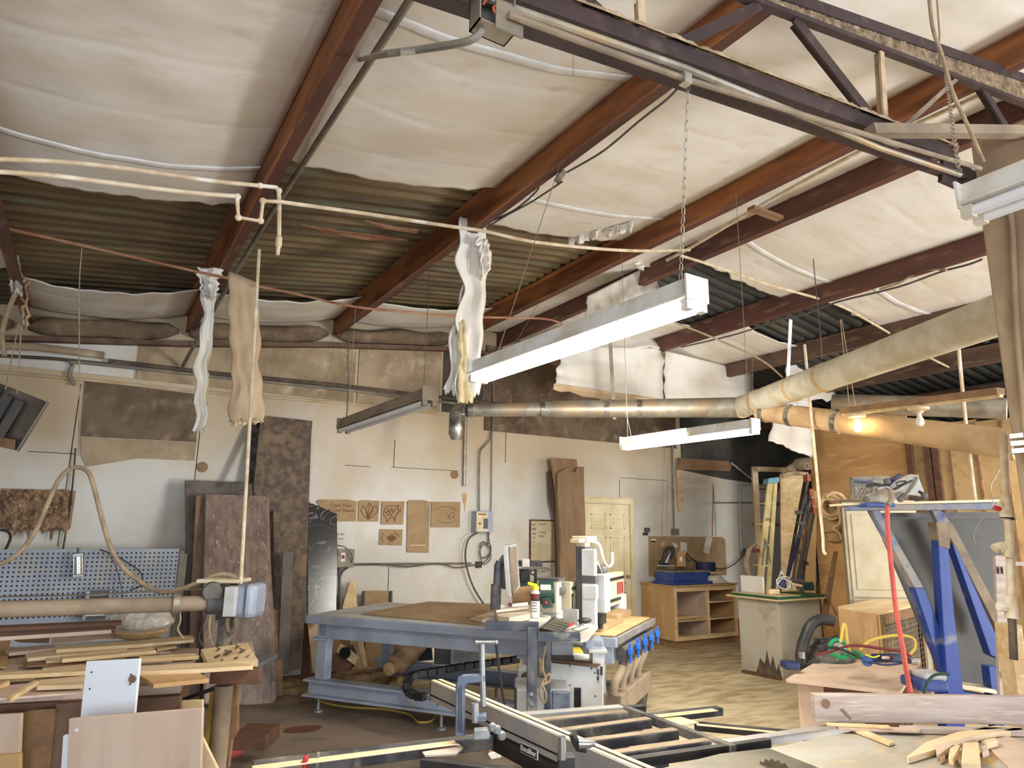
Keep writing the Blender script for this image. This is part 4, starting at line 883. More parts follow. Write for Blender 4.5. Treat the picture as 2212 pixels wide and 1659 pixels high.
lean('bark_slab', 'bark_board', [(563, 897), (675, 909), (672, 950), (664, 1200), (652, 1445), (600, 1455), (590, 1300), (552, 1200), (548, 1040)], 8.2, 7.75, .05, 'tall mottled brown board leaning upright, tallest of the slabs')
lean('stone_slab', 'slab_gray', [(400, 1037), (596, 1044), (592, 1200), (590, 1500), (392, 1500), (395, 1300), (402, 1180)], 8.1, 7.65, .04, 'gray-brown stone slab behind the wrapped wooden slab')
lean('wood_slab', 'walnut_slab', [(424, 1070), (448, 1068), (440, 1300), (432, 1540), (405, 1535), (412, 1280)], 7.95, 7.5, .03, 'narrow gray-brown slab edge left of the wrapped slab')
t = lean('wood_slab', 'walnut_wrapped', [(444, 1066), (578, 1070), (582, 1074), (585, 1200), (596, 1400), (600, 1505), (590, 1523), (470, 1524), (440, 1520), (438, 1300)], 7.9, 7.2, .06, 'wide brown slab wrapped in clear plastic at the left', 'slab', bevel=.012)
lean('board_offcut', 'slab_gray', [(611, 1190), (634, 1192), (625, 1455), (600, 1455)], 7.7, 7.35, .03, 'narrow speckled gray board right of the wrapped slab', 'board')
lean('board_offcut', 'board_brown', [(588, 1315), (607, 1318), (612, 1502), (596, 1504)], 7.6, 7.25, .02, 'pale narrow board end right of the wrapped slab', 'board')
lean('board_offcut', 'bark_board', [(590, 1100), (606, 1102), (606, 1440), (594, 1440)], 7.95, 7.5, .02, 'thin rough strip beside the tall mottled board', 'board')
lean('marble_slab', 'marble_black', [(667, 1084), (728, 1110), (729, 1200), (727, 1320), (695, 1345), (665, 1340), (664, 1200)], 8.15, 7.85, .03, 'black marble slab with white veins and a cut-off top corner')
lean('live_edge_slab', 'live_edge_dark', [(1186, 1016), (1200, 1030), (1206, 1100), (1212, 1290), (1204, 1290), (1200, 1120), (1190, 1080)], 8.2, 8.0, .04, 'dark live-edge slab at the back of the three', 'slab', 'live-edge slabs by the door')
lean('live_edge_slab', 'live_edge', [(1190, 989), (1246, 992), (1247, 1003), (1244, 1040), (1240, 1300), (1208, 1300), (1206, 1150), (1202, 1060), (1194, 1010)], 8.12, 7.9, .05, 'middle live-edge slab with the squared top', 'slab', 'live-edge slabs by the door')
lean('live_edge_slab', 'live_edge', [(1205, 1022), (1214, 1016), (1230, 1008), (1236, 1018), (1243, 1020), (1248, 1008), (1262, 1008), (1262, 1060), (1265, 1130), (1264, 1200), (1260, 1320), (1209, 1320), (1211, 1150), (1206, 1080)], 8.04, 7.75, .05, 'front live-edge slab with a notched top, leaning beside the door', 'slab', 'live-edge slabs by the door')
# low boards behind the router table
lean('scrap_board', 'board_pine', [(757, 1253), (768, 1272), (790, 1460), (772, 1460), (740, 1310)], 8.2, 7.7, .02, 'slanting pine board behind the big table, leftmost', 'board', 'boards leaning low behind the big table')
lean('scrap_board', 'board_maple', [(757, 1254), (769, 1254), (776, 1390), (764, 1390)], 8.25, 8.0, .02, 'upright pine stick with a screw hole behind the big table', 'board', 'boards leaning low behind the big table')
lean('framed_panel', 'mdf', [(784, 1276), (846, 1276), (846, 1440), (786, 1440)], 8.2, 7.9, .02, 'brown panel held between dark edge strips behind the big table', 'panel')
for u in (784, 843):
    lean('edge_strip', 'black_dusty', [(u, 1276), (u+5, 1276), (u+5, 1440), (u, 1440)], 8.16, 7.86, .04, 'dark edge strip on the %s side of the brown panel' % ('left' if u < 800 else 'right'), 'strip')
lean('scrap_board', 'board_maple', [(664, 1342), (700, 1345), (706, 1450), (676, 1452)], 8.1, 7.7, .02, 'pale board leaning behind the table leg', 'board', 'boards leaning low behind the big table')
lean('scrap_board', 'plywood', [(715, 1350), (762, 1345), (775, 1430), (722, 1430)], 8.1, 7.8, .02, 'plywood offcut under the left end of the big table', 'board', 'boards leaning low behind the big table')
lean('scrap_board', 'board_maple', [(762, 1345), (778, 1345), (795, 1440), (785, 1442)], 8.0, 7.6, .02, 'thin slanting board under the left end of the big table', 'board', 'boards leaning low behind the big table')
lean('scrap_board', 'board_dark', [(655, 1345), (668, 1348), (672, 1470), (650, 1470)], 8.2, 7.9, .02, 'dark board in the gap beside the black marble', 'board', 'boards leaning low behind the big table')
lean('scrap_board', 'board_pine', [(800, 1360), (830, 1362), (832, 1440), (806, 1440)], 8.2, 7.9, .02, 'tan board below the framed brown panel', 'board', 'boards leaning low behind the big table')
# whiteboard
t = thing('whiteboard', 'white board in a thin wood frame with faded blue notes, left of the slabs', 'whiteboard', PY(1170, 1170, BY-.02))
b = MB(); b.bx(*wbox(1146, 1125, 1203, 1211, .015)); b.build('panel', 'cream', t)
b = MB()
p, q = wbox(1143, 1122, 1206, 1214, .025); w = .02
b.bx(p, (p[0]+w, q[1], q[2])); b.bx((q[0]-w, p[1], p[2]), q); b.bx((p[0]+w, p[1], q[2]-w), (q[0]-w, q[1], q[2])); b.bx((p[0]+w, p[1], p[2]), (q[0]-w, q[1], p[2]+w)); b.build('frame', 'board_dark', t)
for k, (u, v, s, sz) in enumerate(((1153, 1134, '16"', .05), (1153, 1143, '500', .05), (1154, 1153, '462', .05), (1154, 1162, '762', .04), (1153, 1171, '62', .03), (1153, 1180, '22', .03), (1172, 1150, 'Tuning', .04), (1170, 1158, 'Regular', .035), (1171, 1132, 'Surface', .04))):
    p = PY(u, v, BY-.018); text(t, s, sz, p, (1, 0, 0), (0, 0, 1), 'ink' if k < 6 else 'ink_blue')
# shelf bracket thing under whiteboard
# ---------------------------------------------------------------- the six panel door
def door():
    p, q = wbox(1262, 1088, 1363, 1380, .02); x0, x1 = p[0], q[0]; z1 = q[2]; z0 = .01
    y = BY-.02
    b = MB(); b.bx((x0, y, z0), (x1, BY+.01, z1)); 
    W_ = x1-x0; H_ = z1-z0
    d = b.build('door_1', 'cream_door', bevel=.003); struct(d, 'cream six panel door in the back wall', 'door')
    for (a0, a1) in ((.12, .45), (.55, .88)):
        for (h0, h1) in ((.82, .93), (.42, .76), (.08, .36)):
            b = MB(); X0, X1, Z0, Z1 = x0+W_*a0, x0+W_*a1, z0+H_*h0, z0+H_*h1; e = .02
            b.bx((X0, y-.016, Z0), (X1, y, Z0+e)); b.bx((X0, y-.016, Z1-e), (X1, y, Z1)); b.bx((X0, y-.016, Z0), (X0+e, y, Z1)); b.bx((X1-e, y-.016, Z0), (X1, y, Z1))
            b.bx((X0+.05, y-.014, Z0+.05), (X1-.05, y, Z1-.05)); b.build('raised_panel', 'cream_door', d, bevel=.003)
    b = MB(); b.lathe([(.02, 0), (.012, .02), (.028, .04), (.026, .06)], (x1-.07, y, z0+.95), (0, -1, 0), 14); b.build('knob', 'galvanized', d, smooth=True)
    b = MB(); w = .09
    b.bx((x0-w, BY-.035, 0), (x0-.01, BY, z1+w)); b.bx((x1+.01, BY-.035, 0), (x1+w, BY, z1+w)); b.bx((x0-.01, BY-.035, z1+.012), (x1+.01, BY, z1+w)); b.bx((x0-w-.02, BY-.06, z1+w), (x1+w+.02, BY, z1+w+.02))
    b.bx((x1+.012, BY-.05, 0), (x1+.035, BY-.035, z1+.02)); b.bx((x0, BY-.05, z1+.012), (x1+.035, BY-.035, z1+.03))
    struct(b.build('trim_12', 'cream_door', bevel=.003), 'cream door casing', 'door frame')
door()
# board on wall, outlet boxes, pinned board
t = thing('pin_board', 'brown pressed board with pinned papers behind the shelf cabinet', 'board', PY(1485, 1200, BY-.02))
b = MB(); b.prism(wpoly([(1402, 1158), (1560, 1160), (1567, 1166), (1570, 1242), (1540, 1245), (1402, 1245)], .015), (0, .013, 0)); b.build('board', 'mdf', t)
for pts, m in (([(1407, 1165), (1417, 1164), (1417, 1169), (1407, 1169)], 'paper'), ([(1428, 1172), (1437, 1168), (1435, 1180), (1426, 1182)], 'paper_pink'), ([(1453, 1171), (1464, 1177), (1462, 1184), (1456, 1180)], 'paper'), ([(1470, 1170), (1484, 1173), (1484, 1192), (1470, 1190)], 'paper'), ([(1526, 1159), (1539, 1162), (1531, 1197), (1519, 1192)], 'paper')):
    b = MB(); b.prism(wpoly(pts, .02), (0, .003, 0)); b.build('pinned_paper', m, t)
c = PY(1531, 1205, BY-.02); b = MB(); b.tube([c+V((.035*math.sin(a*.52), 0, .05*math.cos(a*.52))) for a in range(13)], .005, 5); b.build('tape_ring', 'paper_pink', t)
b = MB(); b.bx(*wbox(1407, 1168, 1416, 1171, .004, BY-.02)); b.build('clip', 'black', t)
for (a, l, m) in (((1391, 1140, 1400, 1150), 'small dark switch beside the door frame', 'dark_gray'), ((1388, 1151, 1396, 1156), 'black plug hanging below the small switch', 'black'), ((1449, 1142, 1463, 1156), 'gray outlet box above the pin board', 'conduit_gray'), ((1598, 1184, 1607, 1201), 'gray outlet box in the far corner', 'conduit_gray')):
    b = MB(); b.bx(*wbox(*a, .05)); tag(b.build('outlet_box', m, bevel=.004), l, 'outlet')
b = MB(); b.prism(wpoly([(1468, 989), (1576, 996), (1582, 1003), (1578, 1018), (1466, 1014)], .1), (0, .03, 0)); tag(b.build('wood_plank', 'board_brown', bevel=.006), 'brown plank fixed high on the dark wall corner', 'board')
b = MB(); b.prism(wpoly([(1462, 1015), (1470, 1015), (1477, 1105), (1468, 1107)], .06), (0, .02, 0)); tag(b.build('wood_strip', 'board_pine'), 'pale wooden strip hanging below the brown plank', 'board')
wallpipe('power_cable', 'light_gray', [(1580, 1000), (1605, 1020), (1640, 1048), (1660, 1062)], .014, 'pale hose slanting down from the brown plank', 'hose', off=.15)
wallpipe('power_cable', 'cable_black', [(1604, 1200), (1590, 1215), (1570, 1227), (1550, 1228), (1500, 1210), (1480, 1190)], .008, 'black cord sagging from the corner outlet to the pin board', 'cord', off=.1)
for k, u in enumerate((1431, 1441, 1449)):
    wallpipe('hanging_wire', 'wire_steel', [(u+6, 960), (u+1, 1070), (u-1, 1170)], .003, ('left', 'middle', 'right')[k]+' of three thin wires hanging above the pin board', 'wire', off=.05)
# ================================================================ helpers for things standing square to the aisle
NV = V((ROT @ V((0, 0, -1)))); NV.z = 0; NV.normalize(); RV = V((NV.y, -NV.x, 0))
YAW = math.atan2(RV.y, RV.x)
def PV(u, v, d): return PN(u, v, EYE+NV*d, NV)
def pv(pts, d): return [PV(u, v, d) for u, v in pts]
def cb(b, u0, v0, u1, v1, d, th):                    # box whose front face spans two pixel corners at distance d
    vm = (v0+v1)/2; um = (u0+u1)/2
    L_ = PV(u0, vm, d); R_ = PV(u1, vm, d); T_ = PV(um, v0, d); B_2 = PV(um, v1, d)
    w = (R_-L_).dot(RV); h = T_.z-B_2.z; c = (L_+R_)/2; c.z = (T_.z+B_2.z)/2
    return b.box(c+NV*th/2, (w, th, h), YAW)
def cbo(name, m, u0, v0, u1, v1, d, th, parent=None, label=None, bevel=.003, smooth=False):
    b = MB(); cb(b, u0, v0, u1, v1, d, th); return b.build(name, m, parent, label=label, bevel=bevel)
def pvo(name, m, pts, d, th, parent=None, label=None, bevel=0):
    b = MB(); b.prism(pv(pts, d), NV*th); return b.build(name, m, parent, label=label, bevel=bevel)
def slabz(name, m, pts, z, th, parent=None, label=None, bevel=0):
    b = MB(); b.prism([PZ(u, v, z) for u, v in pts], (0, 0, -th)); return b.build(name, m, parent, label=label, bevel=bevel)
def tv(name, m, pts, d, r, parent=None, smooth=4, label=None, n=8):
    b = MB(); b.tube([PV(u, v, (d if not isinstance(d, (list, tuple)) else d[i])) for i, (u, v) in enumerate(pts)], r, n, smooth); return b.build(name, m, parent, label=label, smooth=True)

# ================================================================ the big router table
A0 = V((1.88, 6.71, 0)); LX = V((.576, -.817, 0)).normalized(); LW = V((.817, .576, 0)).normalized()
MT = Matrix.Translation(A0) @ Matrix((LX, LW, V((0, 0, 1)))).transposed().to_4x4()
TL = 2.95; TW = 1.27
def cnc():
    t = thing('router_table', 'long gray-blue router table with a brown sheet on it and a white gantry', 'machine', A0+LX*1.5+LW*.6)
    b = MB(MT); b.bx((0, 0, .80), (TL, TW, .835)); b.bx((0, -.012, .815), (TL, 0, .83)); b.build('bed', 'aluminium', t, bevel=.004)
    b = MB(MT); b.bx((.02, .0, .835), (TL-.01, TW-.01, .85)); b.build('bed_surface', 'light_gray', t)
    b = MB(MT); b.bx((.0, -.03, .775), (TL, .03, .845)); b.build('guide_rail', 'gray_blue_steel', t, bevel=.004, label='bright bluish guide rail along the front')
    b = MB(MT); b.bx((.0, TW-.03, .775), (TL, TW+.03, .845)); b.build('guide_rail', 'gray_blue_steel', t, bevel=.004)
    for y in (.05, TW-.13):
        b = MB(MT); b.bx((.08, y, .64), (TL-.05, y+.08, .775)); b.build('side_beam', 'gray_blue_steel', t, bevel=.006)
    b = MB(MT); b.bx((.1, .05, .66), (.18, TW-.05, .77)); b.build('cross_beam', 'gray_blue_steel', t)
    for x in (.08, 2.15):
        for y in (.05, TW-.15):
            b = MB(MT); b.bx((x, y, .28), (x+.11, y+.1, .63)); b.build('leg', 'gray_blue_steel', t, bevel=.006)
            b = MB(MT); b.bx((x-.04, y-.03, .625), (x+.15, y+.13, .645)); b.build('leg_flange', 'gray_blue_steel', t)
    for y in (.02, TW-.14):
        b = MB(MT); b.bx((-.02, y-.01, .26), (TL-.2, y+.13, .28)); b.bx((.0, y+.05, .15), (TL-.2, y+.07, .26)); b.bx((-.02, y-.01, .13), (TL-.2, y+.13, .15)); b.build('base_rail', 'gray_blue_steel', t, bevel=.003)
        for x in (.12, 1.4, 2.5):
            b = MB(MT); b.lathe([(.045, 0), (.045, .015), (.014, .02), (.014, .13)], (x, y+.06, 0), n=12); b.build('levelling_foot', 'steel_zinc', t, smooth=True)
    # right end: fixed work deck with wood boards and clamps under it
    b = MB(MT); b.bx((TL-.02, .0, .80), (TL+.02, TW+.04, .85)); b.build('end_plate', 'aluminium', t)
    # vacuum manifold with blue valves
    b = MB(MT); b.tube([(TL+.0, .1, .73), (TL+.0, TW+.05, .73)], .035, 14); b.build('manifold_pipe', 'dark_gray', t, smooth=True)
    for k in range(5):
        y = .14+k*.26
        b = MB(MT); b.lathe([(.028, 0), (.028, .10)], (TL+.0, y, .58), n=12); b.box((TL+.0, y, .7), (.08, .06, .08)); v_ = b.build('valve_body', 'dark_gray', t, smooth=True)
        b = MB(MT); b.box((TL+.065, y, .72), (.014, .04, .15), rx=.1); b.box((TL+.065, y, .73), (.03, .06, .045)); b.build('valve_handle', 'blue_valve', v_, bevel=.005)
        if k < 4:
            b = MB(MT); b.tube([(TL+.0, y, .62), (TL-.01, y-.02, .58), (TL-.04, y-.08, .50), (TL-.05, y-.1, .42)], .034, 12, 8); b.build('ribbed_hose', 'fixture_dusty', t, smooth=True)
    b = MB(MT); b.bx((TL-.14, .02, .27), (TL+.02, TW-.2, .43)); b.build('vacuum_header', 'fixture_dusty', t, bevel=.01)
    b = MB(MT); b.prism([(TL-.05, .1, .27), (TL-.05, TW-.25, .27), (TL-.05, TW-.5, 0.0), (TL-.05, .05, 0.0)], (.05, 0, 0)); b.build('scrap_sheet', 'black_dusty', t)
    for y in (0.0, TW-.06):
        b = MB(MT); b.bx((TL-.22, y, .0), (TL-.12, y+.1, .78)); b.build('leg', 'white_machine', t, bevel=.004)
    # gantry
    gx = 2.52
    b = MB(MT); b.bx((gx, -.12, .96), (gx+.10, 1.52, 1.25)); b.build('gantry_beam', 'cream', t, bevel=.004)
    for z in (1.01, 1.20):
        b = MB(MT); b.bx((gx+.10, -.1, z-.012), (gx+.112, 1.51, z+.012)); b.bx((gx-.012, -.1, z-.012), (gx, 1.51, z+.012)); b.build('linear_rail', 'black', t)
    for y in (-.13, TW+.09):
        b = MB(MT); b.bx((gx-.05, y, .83), (gx+.16, y+.03, 1.05)); b.build('gantry_upright', 'light_gray', t, bevel=.004)
    for k in range(3):
        b = MB(MT); b.bx((gx+.10, 1.26+k*.08, 1.05), (gx+.103, 1.32+k*.08, 1.16)); b.build('red_marking', 'red_text', t)
    b = MB(MT); b.bx((gx+.10, -.10, 1.04), (gx+.104, -.07, 1.16)); b.bx((gx+.10, -.11, 1.14), (gx+.104, -.06, 1.16)); b.build('logo_bar', 'ink', t)
    # carriage column with the spindle
    gy = .0; fx = gx+.09
    b = MB(MT); b.bx((fx+.02, gy-.02, .92), (fx+.10, gy+.25, 1.52)); b.build('carriage_plate', 'dark_gray', t, bevel=.005)
    b = MB(MT); b.bx((fx+.08, gy-.06, .90), (fx+.19, gy+.0, 1.50)); b.build('side_rail', 'white_machine', t, bevel=.006, label='tall white guide rail')
    b = MB(MT); b.bx((fx+.08, gy-.065, 1.24), (fx+.195, gy+.002, 1.30)); b.build('rail_clamp', 'dark_gray', t)
    b = MB(MT); b.bx((fx+.10, gy-.10, 1.13), (fx+.21, gy-.04, 1.23)); b.build('end_switch', 'white_machine', t, bevel=.004)
    b = MB(MT); b.bx((fx+.10, gy+.06, 1.01), (fx+.24, gy+.20, 1.31)); b.build('spindle_motor', 'light_gray', t, bevel=.012, label='square gray spindle motor')
    b = MB(MT); b.bx((fx+.11, gy+.07, 1.31), (fx+.23, gy+.19, 1.37)); b.build('motor_cap', 'dark_gray', t, bevel=.02)
    b = MB(MT); b.lathe([(.004, -.22), (.006, -.16), (.02, -.15), (.024, -.09), (.05, -.08), (.05, 0)], (fx+.17, gy+.13, 1.01), n=16); b.build('tool_chuck', 'black', t, smooth=True)
    b = MB(MT); b.bx((fx-.02, gy+.0, 1.56), (fx+.12, gy+.24, 1.60)); b.bx((fx+.0, gy+.05, 1.50), (fx+.08, gy+.18, 1.56)); b.bx((fx+.02, gy-.16, 1.55), (fx+.10, gy-.02, 1.58)); b.build('top_motor', 'cream', t, bevel=.006)
    b = MB(MT); b.tube([(fx+.12, gy-.05, 1.57), (fx+.2, gy+.02, 1.54), (fx+.22, gy+.08, 1.42), (fx+.22, gy+.2, 1.36), (fx+.22, gy+.34, 1.38), (fx+.2, gy+.42, 1.46)], .011, 8, 6); b.build('air_line', 'white_enamel', t, smooth=True)
    b = MB(MT); b.tube([(fx+.15, gy-.05, 1.5), (fx+.22, gy+.0, 1.35), (fx+.2, gy+.08, 1.3), (fx+.18, gy+.06, 1.42)], .003, 6, 6); b.build('thin_cord', 'light_gray', t, smooth=True)
    b = MB(MT); b.bx((gx-.06, -.36, 1.04), (gx+.07, -.25, 1.27)); b.build('drive_cover', 'cream', t, bevel=.004, label='white box cover at the gantry end')
    b = MB(MT); b.bx((gx-.05, -.34, .86), (gx+.06, -.27, 1.04)); b.bx((gx-.02, -.28, .98), (gx+.04, -.1, 1.04)); b.build('drive_bracket', 'light_gray', t)
    b = MB(MT); b.lathe([(.06, 0), (.06, .1), (.045, .12), (.045, .2)], (gx+.02, -.30, 1.19), (0, 1, 0), 18); b.bx((gx-.08, -.38, 1.27), (gx+.09, -.22, 1.29)); b.build('drive_motor', 'dark_gray', t, smooth=True)
    return t
cnc()
def onz(name, m, pts, z, th, lab, cat='board', group=None, bevel=.002): return tag(slabz(name, m, pts, z, th, None, None, bevel), lab, cat, group)
def loc_box(name, m, a, b_, lab, cat='board', group=None, bevel=.002):
    b = MB(MT); b.bx(a, b_); return tag(b.build(name, m, bevel=bevel), lab, cat, group)
onz('brown_sheet', 'mdf', [(780, 1324), (925, 1299), (1060, 1304), (1110, 1312), (1060, 1349)], .867, .016, 'large warped brown sheet lying on the router table', 'sheet')
onz('paper_sheet', 'board_maple', [(1012, 1337), (1060, 1320), (1062, 1348)], .876, .006, 'pale sheet corner on the brown sheet beside the monitor arm', 'sheet')
loc_box('deck_board', 'plywood', (2.66, -.02, .851), (2.93, TW-.02, .862), 'thin tan board at the right end of the router table')
loc_box('deck_board', 'mdf', (2.44, .10, .863), (2.80, .80, .885), 'brown board under the spindle on the router table')
loc_box('deck_board', 'mdf', (2.47, .82, .863), (2.74, TW+.05, .915), 'thicker brown board at the back of the router deck')

# things under the router table
t = thing('air_conditioner', 'gray slatted window air conditioner on the floor under the router table', 'air conditioner', PV(985, 1440, 6.9))
cbo('housing', 'dark_gray', 938, 1372, 1042, 1436, 7.0, .4, t, bevel=.012)
cbo('front_grille', 'light_gray', 974, 1378, 1038, 1434, 6.96, .03, t)
for k in range(13):
    cbo('slat', 'conduit_gray', 980, 1382+k*3.9, 1034, 1383.6+k*3.9, 6.945, .012, t, bevel=0)
t = thing('glass_frame', 'dark framed glass panel leaning under the router table', 'frame', PV(890, 1440, 7.6))
pvo('pane', 'screen_dark', [(856, 1376), (930, 1370), (935, 1426), (858, 1432)], 7.6, .02, t)
for q in ([(852, 1372), (934, 1366), (934, 1372), (852, 1378)], [(852, 1372), (858, 1372), (860, 1434), (854, 1434)]): pvo('frame_edge', 'black', q, 7.58, .04, t)
t = thing('dust_bag', 'dusty cloth bag drooping to the floor under the table middle', 'bag', PV(880, 1430, 7.0))
b = MB(); b.tube([PV(905, 1372, 7.1), PV(890, 1392, 7.0), PV(872, 1418, 6.9), PV(852, 1440, 6.8), PV(838, 1446, 6.7)], .08, 14, 5, rs=[.14, .13, .10, .06, .04]); b.build('bag_cloth', 'cloth_tan', t, smooth=True)
t = thing('fan_housing', 'brown box with a pale round-holed face under the table left end', 'box', PV(740, 1430, 7.2))
pvo('box_body', 'board_dark', [(722, 1412), (752, 1400), (765, 1430), (752, 1452), (718, 1448)], 7.1, .22, t, bevel=.004)
pvo('hole_face', 'board_pine', [(726, 1408), (736, 1390), (776, 1418), (766, 1436)], 7.02, .02, t)
b = MB(); c = PV(745, 1411, 7.01); b.lathe([(.055, 0), (.055, .004)], c, -NV+V((.1, -.2, .2)), 20); b.build('round_hole', 'hole_black', t)
# drag chain
t = thing('cable_chain', 'black segmented cable chain looping under the router table onto the floor', 'cable chain', PV(950, 1460, 6.3))
pth = [(1120, 1424), (1060, 1432), (1000, 1440), (940, 1450), (900, 1456), (884, 1464), (878, 1480), (882, 1494), (898, 1504), (922, 1506)]
ds = [6.6, 6.5, 6.4, 6.3, 6.25, 6.2, 6.15, 6.1, 6.05, 6.0]
P3 = [PV(u, v, d) for (u, v), d in zip(pth, ds)]
b = MB(); seg = []
for i in range(len(P3)-1):
    n_ = max(1, int((P3[i+1]-P3[i]).length/.07))
    for k in range(n_): seg.append((P3[i].lerp(P3[i+1], k/n_), P3[i].lerp(P3[i+1], (k+.86)/n_)))
b = MB()
for p, q in seg: b.bar(p, q, .07, .055)
b.build('link_row', 'black', t, bevel=.004)
b = MB(); b.tube(P3, .02, 6, 0); b.build('cable', 'black_dusty', t)
# inverter cabinet, pumps and computer under the deck
t = thing('inverter_cabinet', 'white metal electrical cabinet with vent slots under the router deck', 'cabinet', PV(1245, 1530, 4.9))
PVc = 4.75
b = MB(); b.prism([PV(1190, 1432, 4.9), PV(1302, 1442, 4.75), PV(1302, 1560, 4.75), PV(1190, 1560, 4.9)], NV*.45+RV*.06); b.build('housing', 'white_machine', t, bevel=.004)
b = MB(); b.prism([PV(1190, 1429, 4.9), PV(1290, 1441, 4.74), PV(1308, 1434, 5.0), PV(1200, 1424, 5.1)], (0, 0, .012)); b.build('dusty_top', 'mdf_edge', t)
for k in range(16): cbo('vent_slot', 'hole_black', 1240, 1487+k*3.1, 1255, 1488.2+k*3.1, 4.79, .02, t, bevel=0)
for u, v in ((1230, 1438), (1277, 1443), (1284, 1452), (1230, 1480), (1285, 1503)): cbo('screw', 'hole_black', u, v, u+2.2, v+2.2, 4.76, .02, t, bevel=0)
cbo('side_port', 'black', 1290, 1446, 1294, 1458, 4.73, .02, t); cbo('side_port', 'black', 1297, 1440, 1302, 1458, 4.73, .02, t); cbo('side_port', 'black', 1290, 1462, 1294, 1470, 4.73, .02, t)
t = thing('drive_box', 'light gray drive box slung under the router deck', 'box', PV(1225, 1400, 5.0))
cbo('housing', 'light_gray', 1192, 1378, 1238, 1420, 5.05, .25, t); cbo('base_plate', 'dark_gray', 1190, 1418, 1240, 1426, 5.0, .3, t)
t = thing('deck_bracket', 'white steel bracket carrying the router deck end', 'bracket', PV(1300, 1400, 4.8))
cbo('upper_box', 'gray_blue_steel', 1265, 1382, 1304, 1404, 4.85, .2, t); cbo('flange', 'white_machine', 1272, 1404, 1312, 1411, 4.8, .25, t); cbo('leg', 'white_machine', 1280, 1411, 1306, 1436, 4.85, .2, t)
cbo('nameplate', 'steel_zinc', 1286, 1388, 1301, 1396, 4.84, .01, t)
tag(cbo('yellow_pail', 'yellow', 1222, 1408, 1262, 1428, 5.4, .25, bevel=.02), 'yellow plastic pail behind the white cabinet', 'pail')
t = thing('computer_tower', 'dusty gray computer tower on the floor behind the cart post', 'computer', PV(1200, 1540, 4.8))
cbo('case', 'light_gray', 1112, 1488, 1232, 1580, 4.6, .35, t, bevel=.015); cbo('case_side', 'steel_blue', 1192, 1493, 1232, 1580, 4.585, .02, t, bevel=.01)
cbo('case_trim', 'black', 1111, 1487, 1116, 1580, 4.585, .03, t)
t = thing('vacuum_motor', 'gray and black motor unit standing beside the computer tower', 'motor', PV(1125, 1460, 5.2))
cbo('body', 'light_gray', 1118, 1447, 1138, 1486, 5.2, .2, t, bevel=.01); b = MB(); b.lathe([(.04, 0), (.04, .02), (.02, .03)], PV(1137, 1465, 5.19), -NV, 14); b.build('round_port', 'black', t, smooth=True)

# ================================================================ computer cart
t = thing('computer_cart', 'dark steel computer stand with dusty trays in front of the router table', 'stand', PV(1155, 1560, 4.45))
slabz('upper_tray', 'white_enamel', [(1040, 1341), (1062, 1322), (1150, 1326), (1190, 1330), (1188, 1336), (1162, 1354), (1060, 1352)], 1.03, .02, t, 'dust-white upper tray', .004)
cbo('tray_edge', 'navy_steel', 1048, 1344, 1164, 1362, 4.32, .05, t)
slabz('keyboard_tray', 'white_enamel', [(1160, 1366), (1190, 1350), (1280, 1348), (1292, 1352), (1270, 1378), (1262, 1381), (1165, 1378)], .98, .02, t, 'dust-white keyboard tray', .004)
cbo('tray_edge', 'navy_steel', 1161, 1367, 1254, 1386, 4.2, .05, t)
cbo('post', 'navy_steel', 1138, 1356, 1160, 1650, 4.2, .07, t, bevel=.005)
cbo('post', 'navy_steel', 1177, 1384, 1190, 1560, 4.5, .07, t, bevel=.005)
tv('cable_tie_cord', 'cable_tan', [(1178, 1395), (1172, 1440), (1180, 1470), (1172, 1480), (1188, 1470), (1186, 1455), (1172, 1475), (1166, 1500), (1176, 1518), (1180, 1500), (1172, 1480)], 4.35, .006, t)
for v in (1499, 1519):
    b = MB(); b.lathe([(.012, 0), (.01, .008)], PV(1148, v, 4.19), -NV, 10); b.build('bolt', 'steel_zinc', t, smooth=True)
tv('monitor_arm', 'black_dusty', [(1070, 1316), (1072, 1262)], 4.55, .034, t, 0, n=14); tv('monitor_arm', 'navy_steel', [(1074, 1262), (1076, 1222), (1080, 1214)], 4.55, .026, t, 0, n=14)
t = thing('monitor', 'dusty monitor turned nearly edge-on above the cart', 'monitor', PV(1100, 1260, 4.6))
b = MB(); b.prism([PV(1086, 1178, 4.5), PV(1098, 1180, 4.42), PV(1110, 1285, 4.42), PV(1096, 1287, 4.5)], NV*.05+RV*.01); b.build('side', 'conduit_gray', t, bevel=.004)
b = MB(); b.prism([PV(1096, 1178, 4.40), PV(1116, 1174, 4.75), PV(1124, 1268, 4.75), PV(1104, 1289, 4.40)], -RV*.03+NV*.01); b.build('bezel', 'light_gray', t, bevel=.004)
b = MB(); b.prism([PV(1100, 1185, 4.42), PV(1114, 1181, 4.70), PV(1120, 1265, 4.70), PV(1106, 1281, 4.42)], RV*.004); b.build('screen', 'fixture_dusty', t)
b = MB(); b.ball(PV(1090, 1235, 4.6), .07, (.6, 1, 1.6)); b.build('rear_hump', 'conduit_gray', t, smooth=True)
t = thing('spray_can', 'white spray can with a lime-yellow trigger cap on the cart', 'spray can', PV(1155, 1335, 4.3))
c = PZ(1156, 1334, 1.032)
b = MB(); b.lathe([(.031, 0), (.033, .004), (.033, .17), (.031, .178), (.018, .192)], c, n=20); b.build('can', 'paper', t, smooth=True)
b = MB(); b.lathe([(.0335, .13), (.0335, .165)], c, n=20); b.build('red_band', 'red_dark', t, smooth=True); b = MB(); b.lathe([(.0337, .115), (.0337, .13)], c, n=20); b.build('black_band', 'black', t, smooth=True)
for k in range(5): cbo('label_line', 'ink', 1147, 1296+k*6, 1160, 1297.5+k*6, 4.262, .004, t, bevel=0)
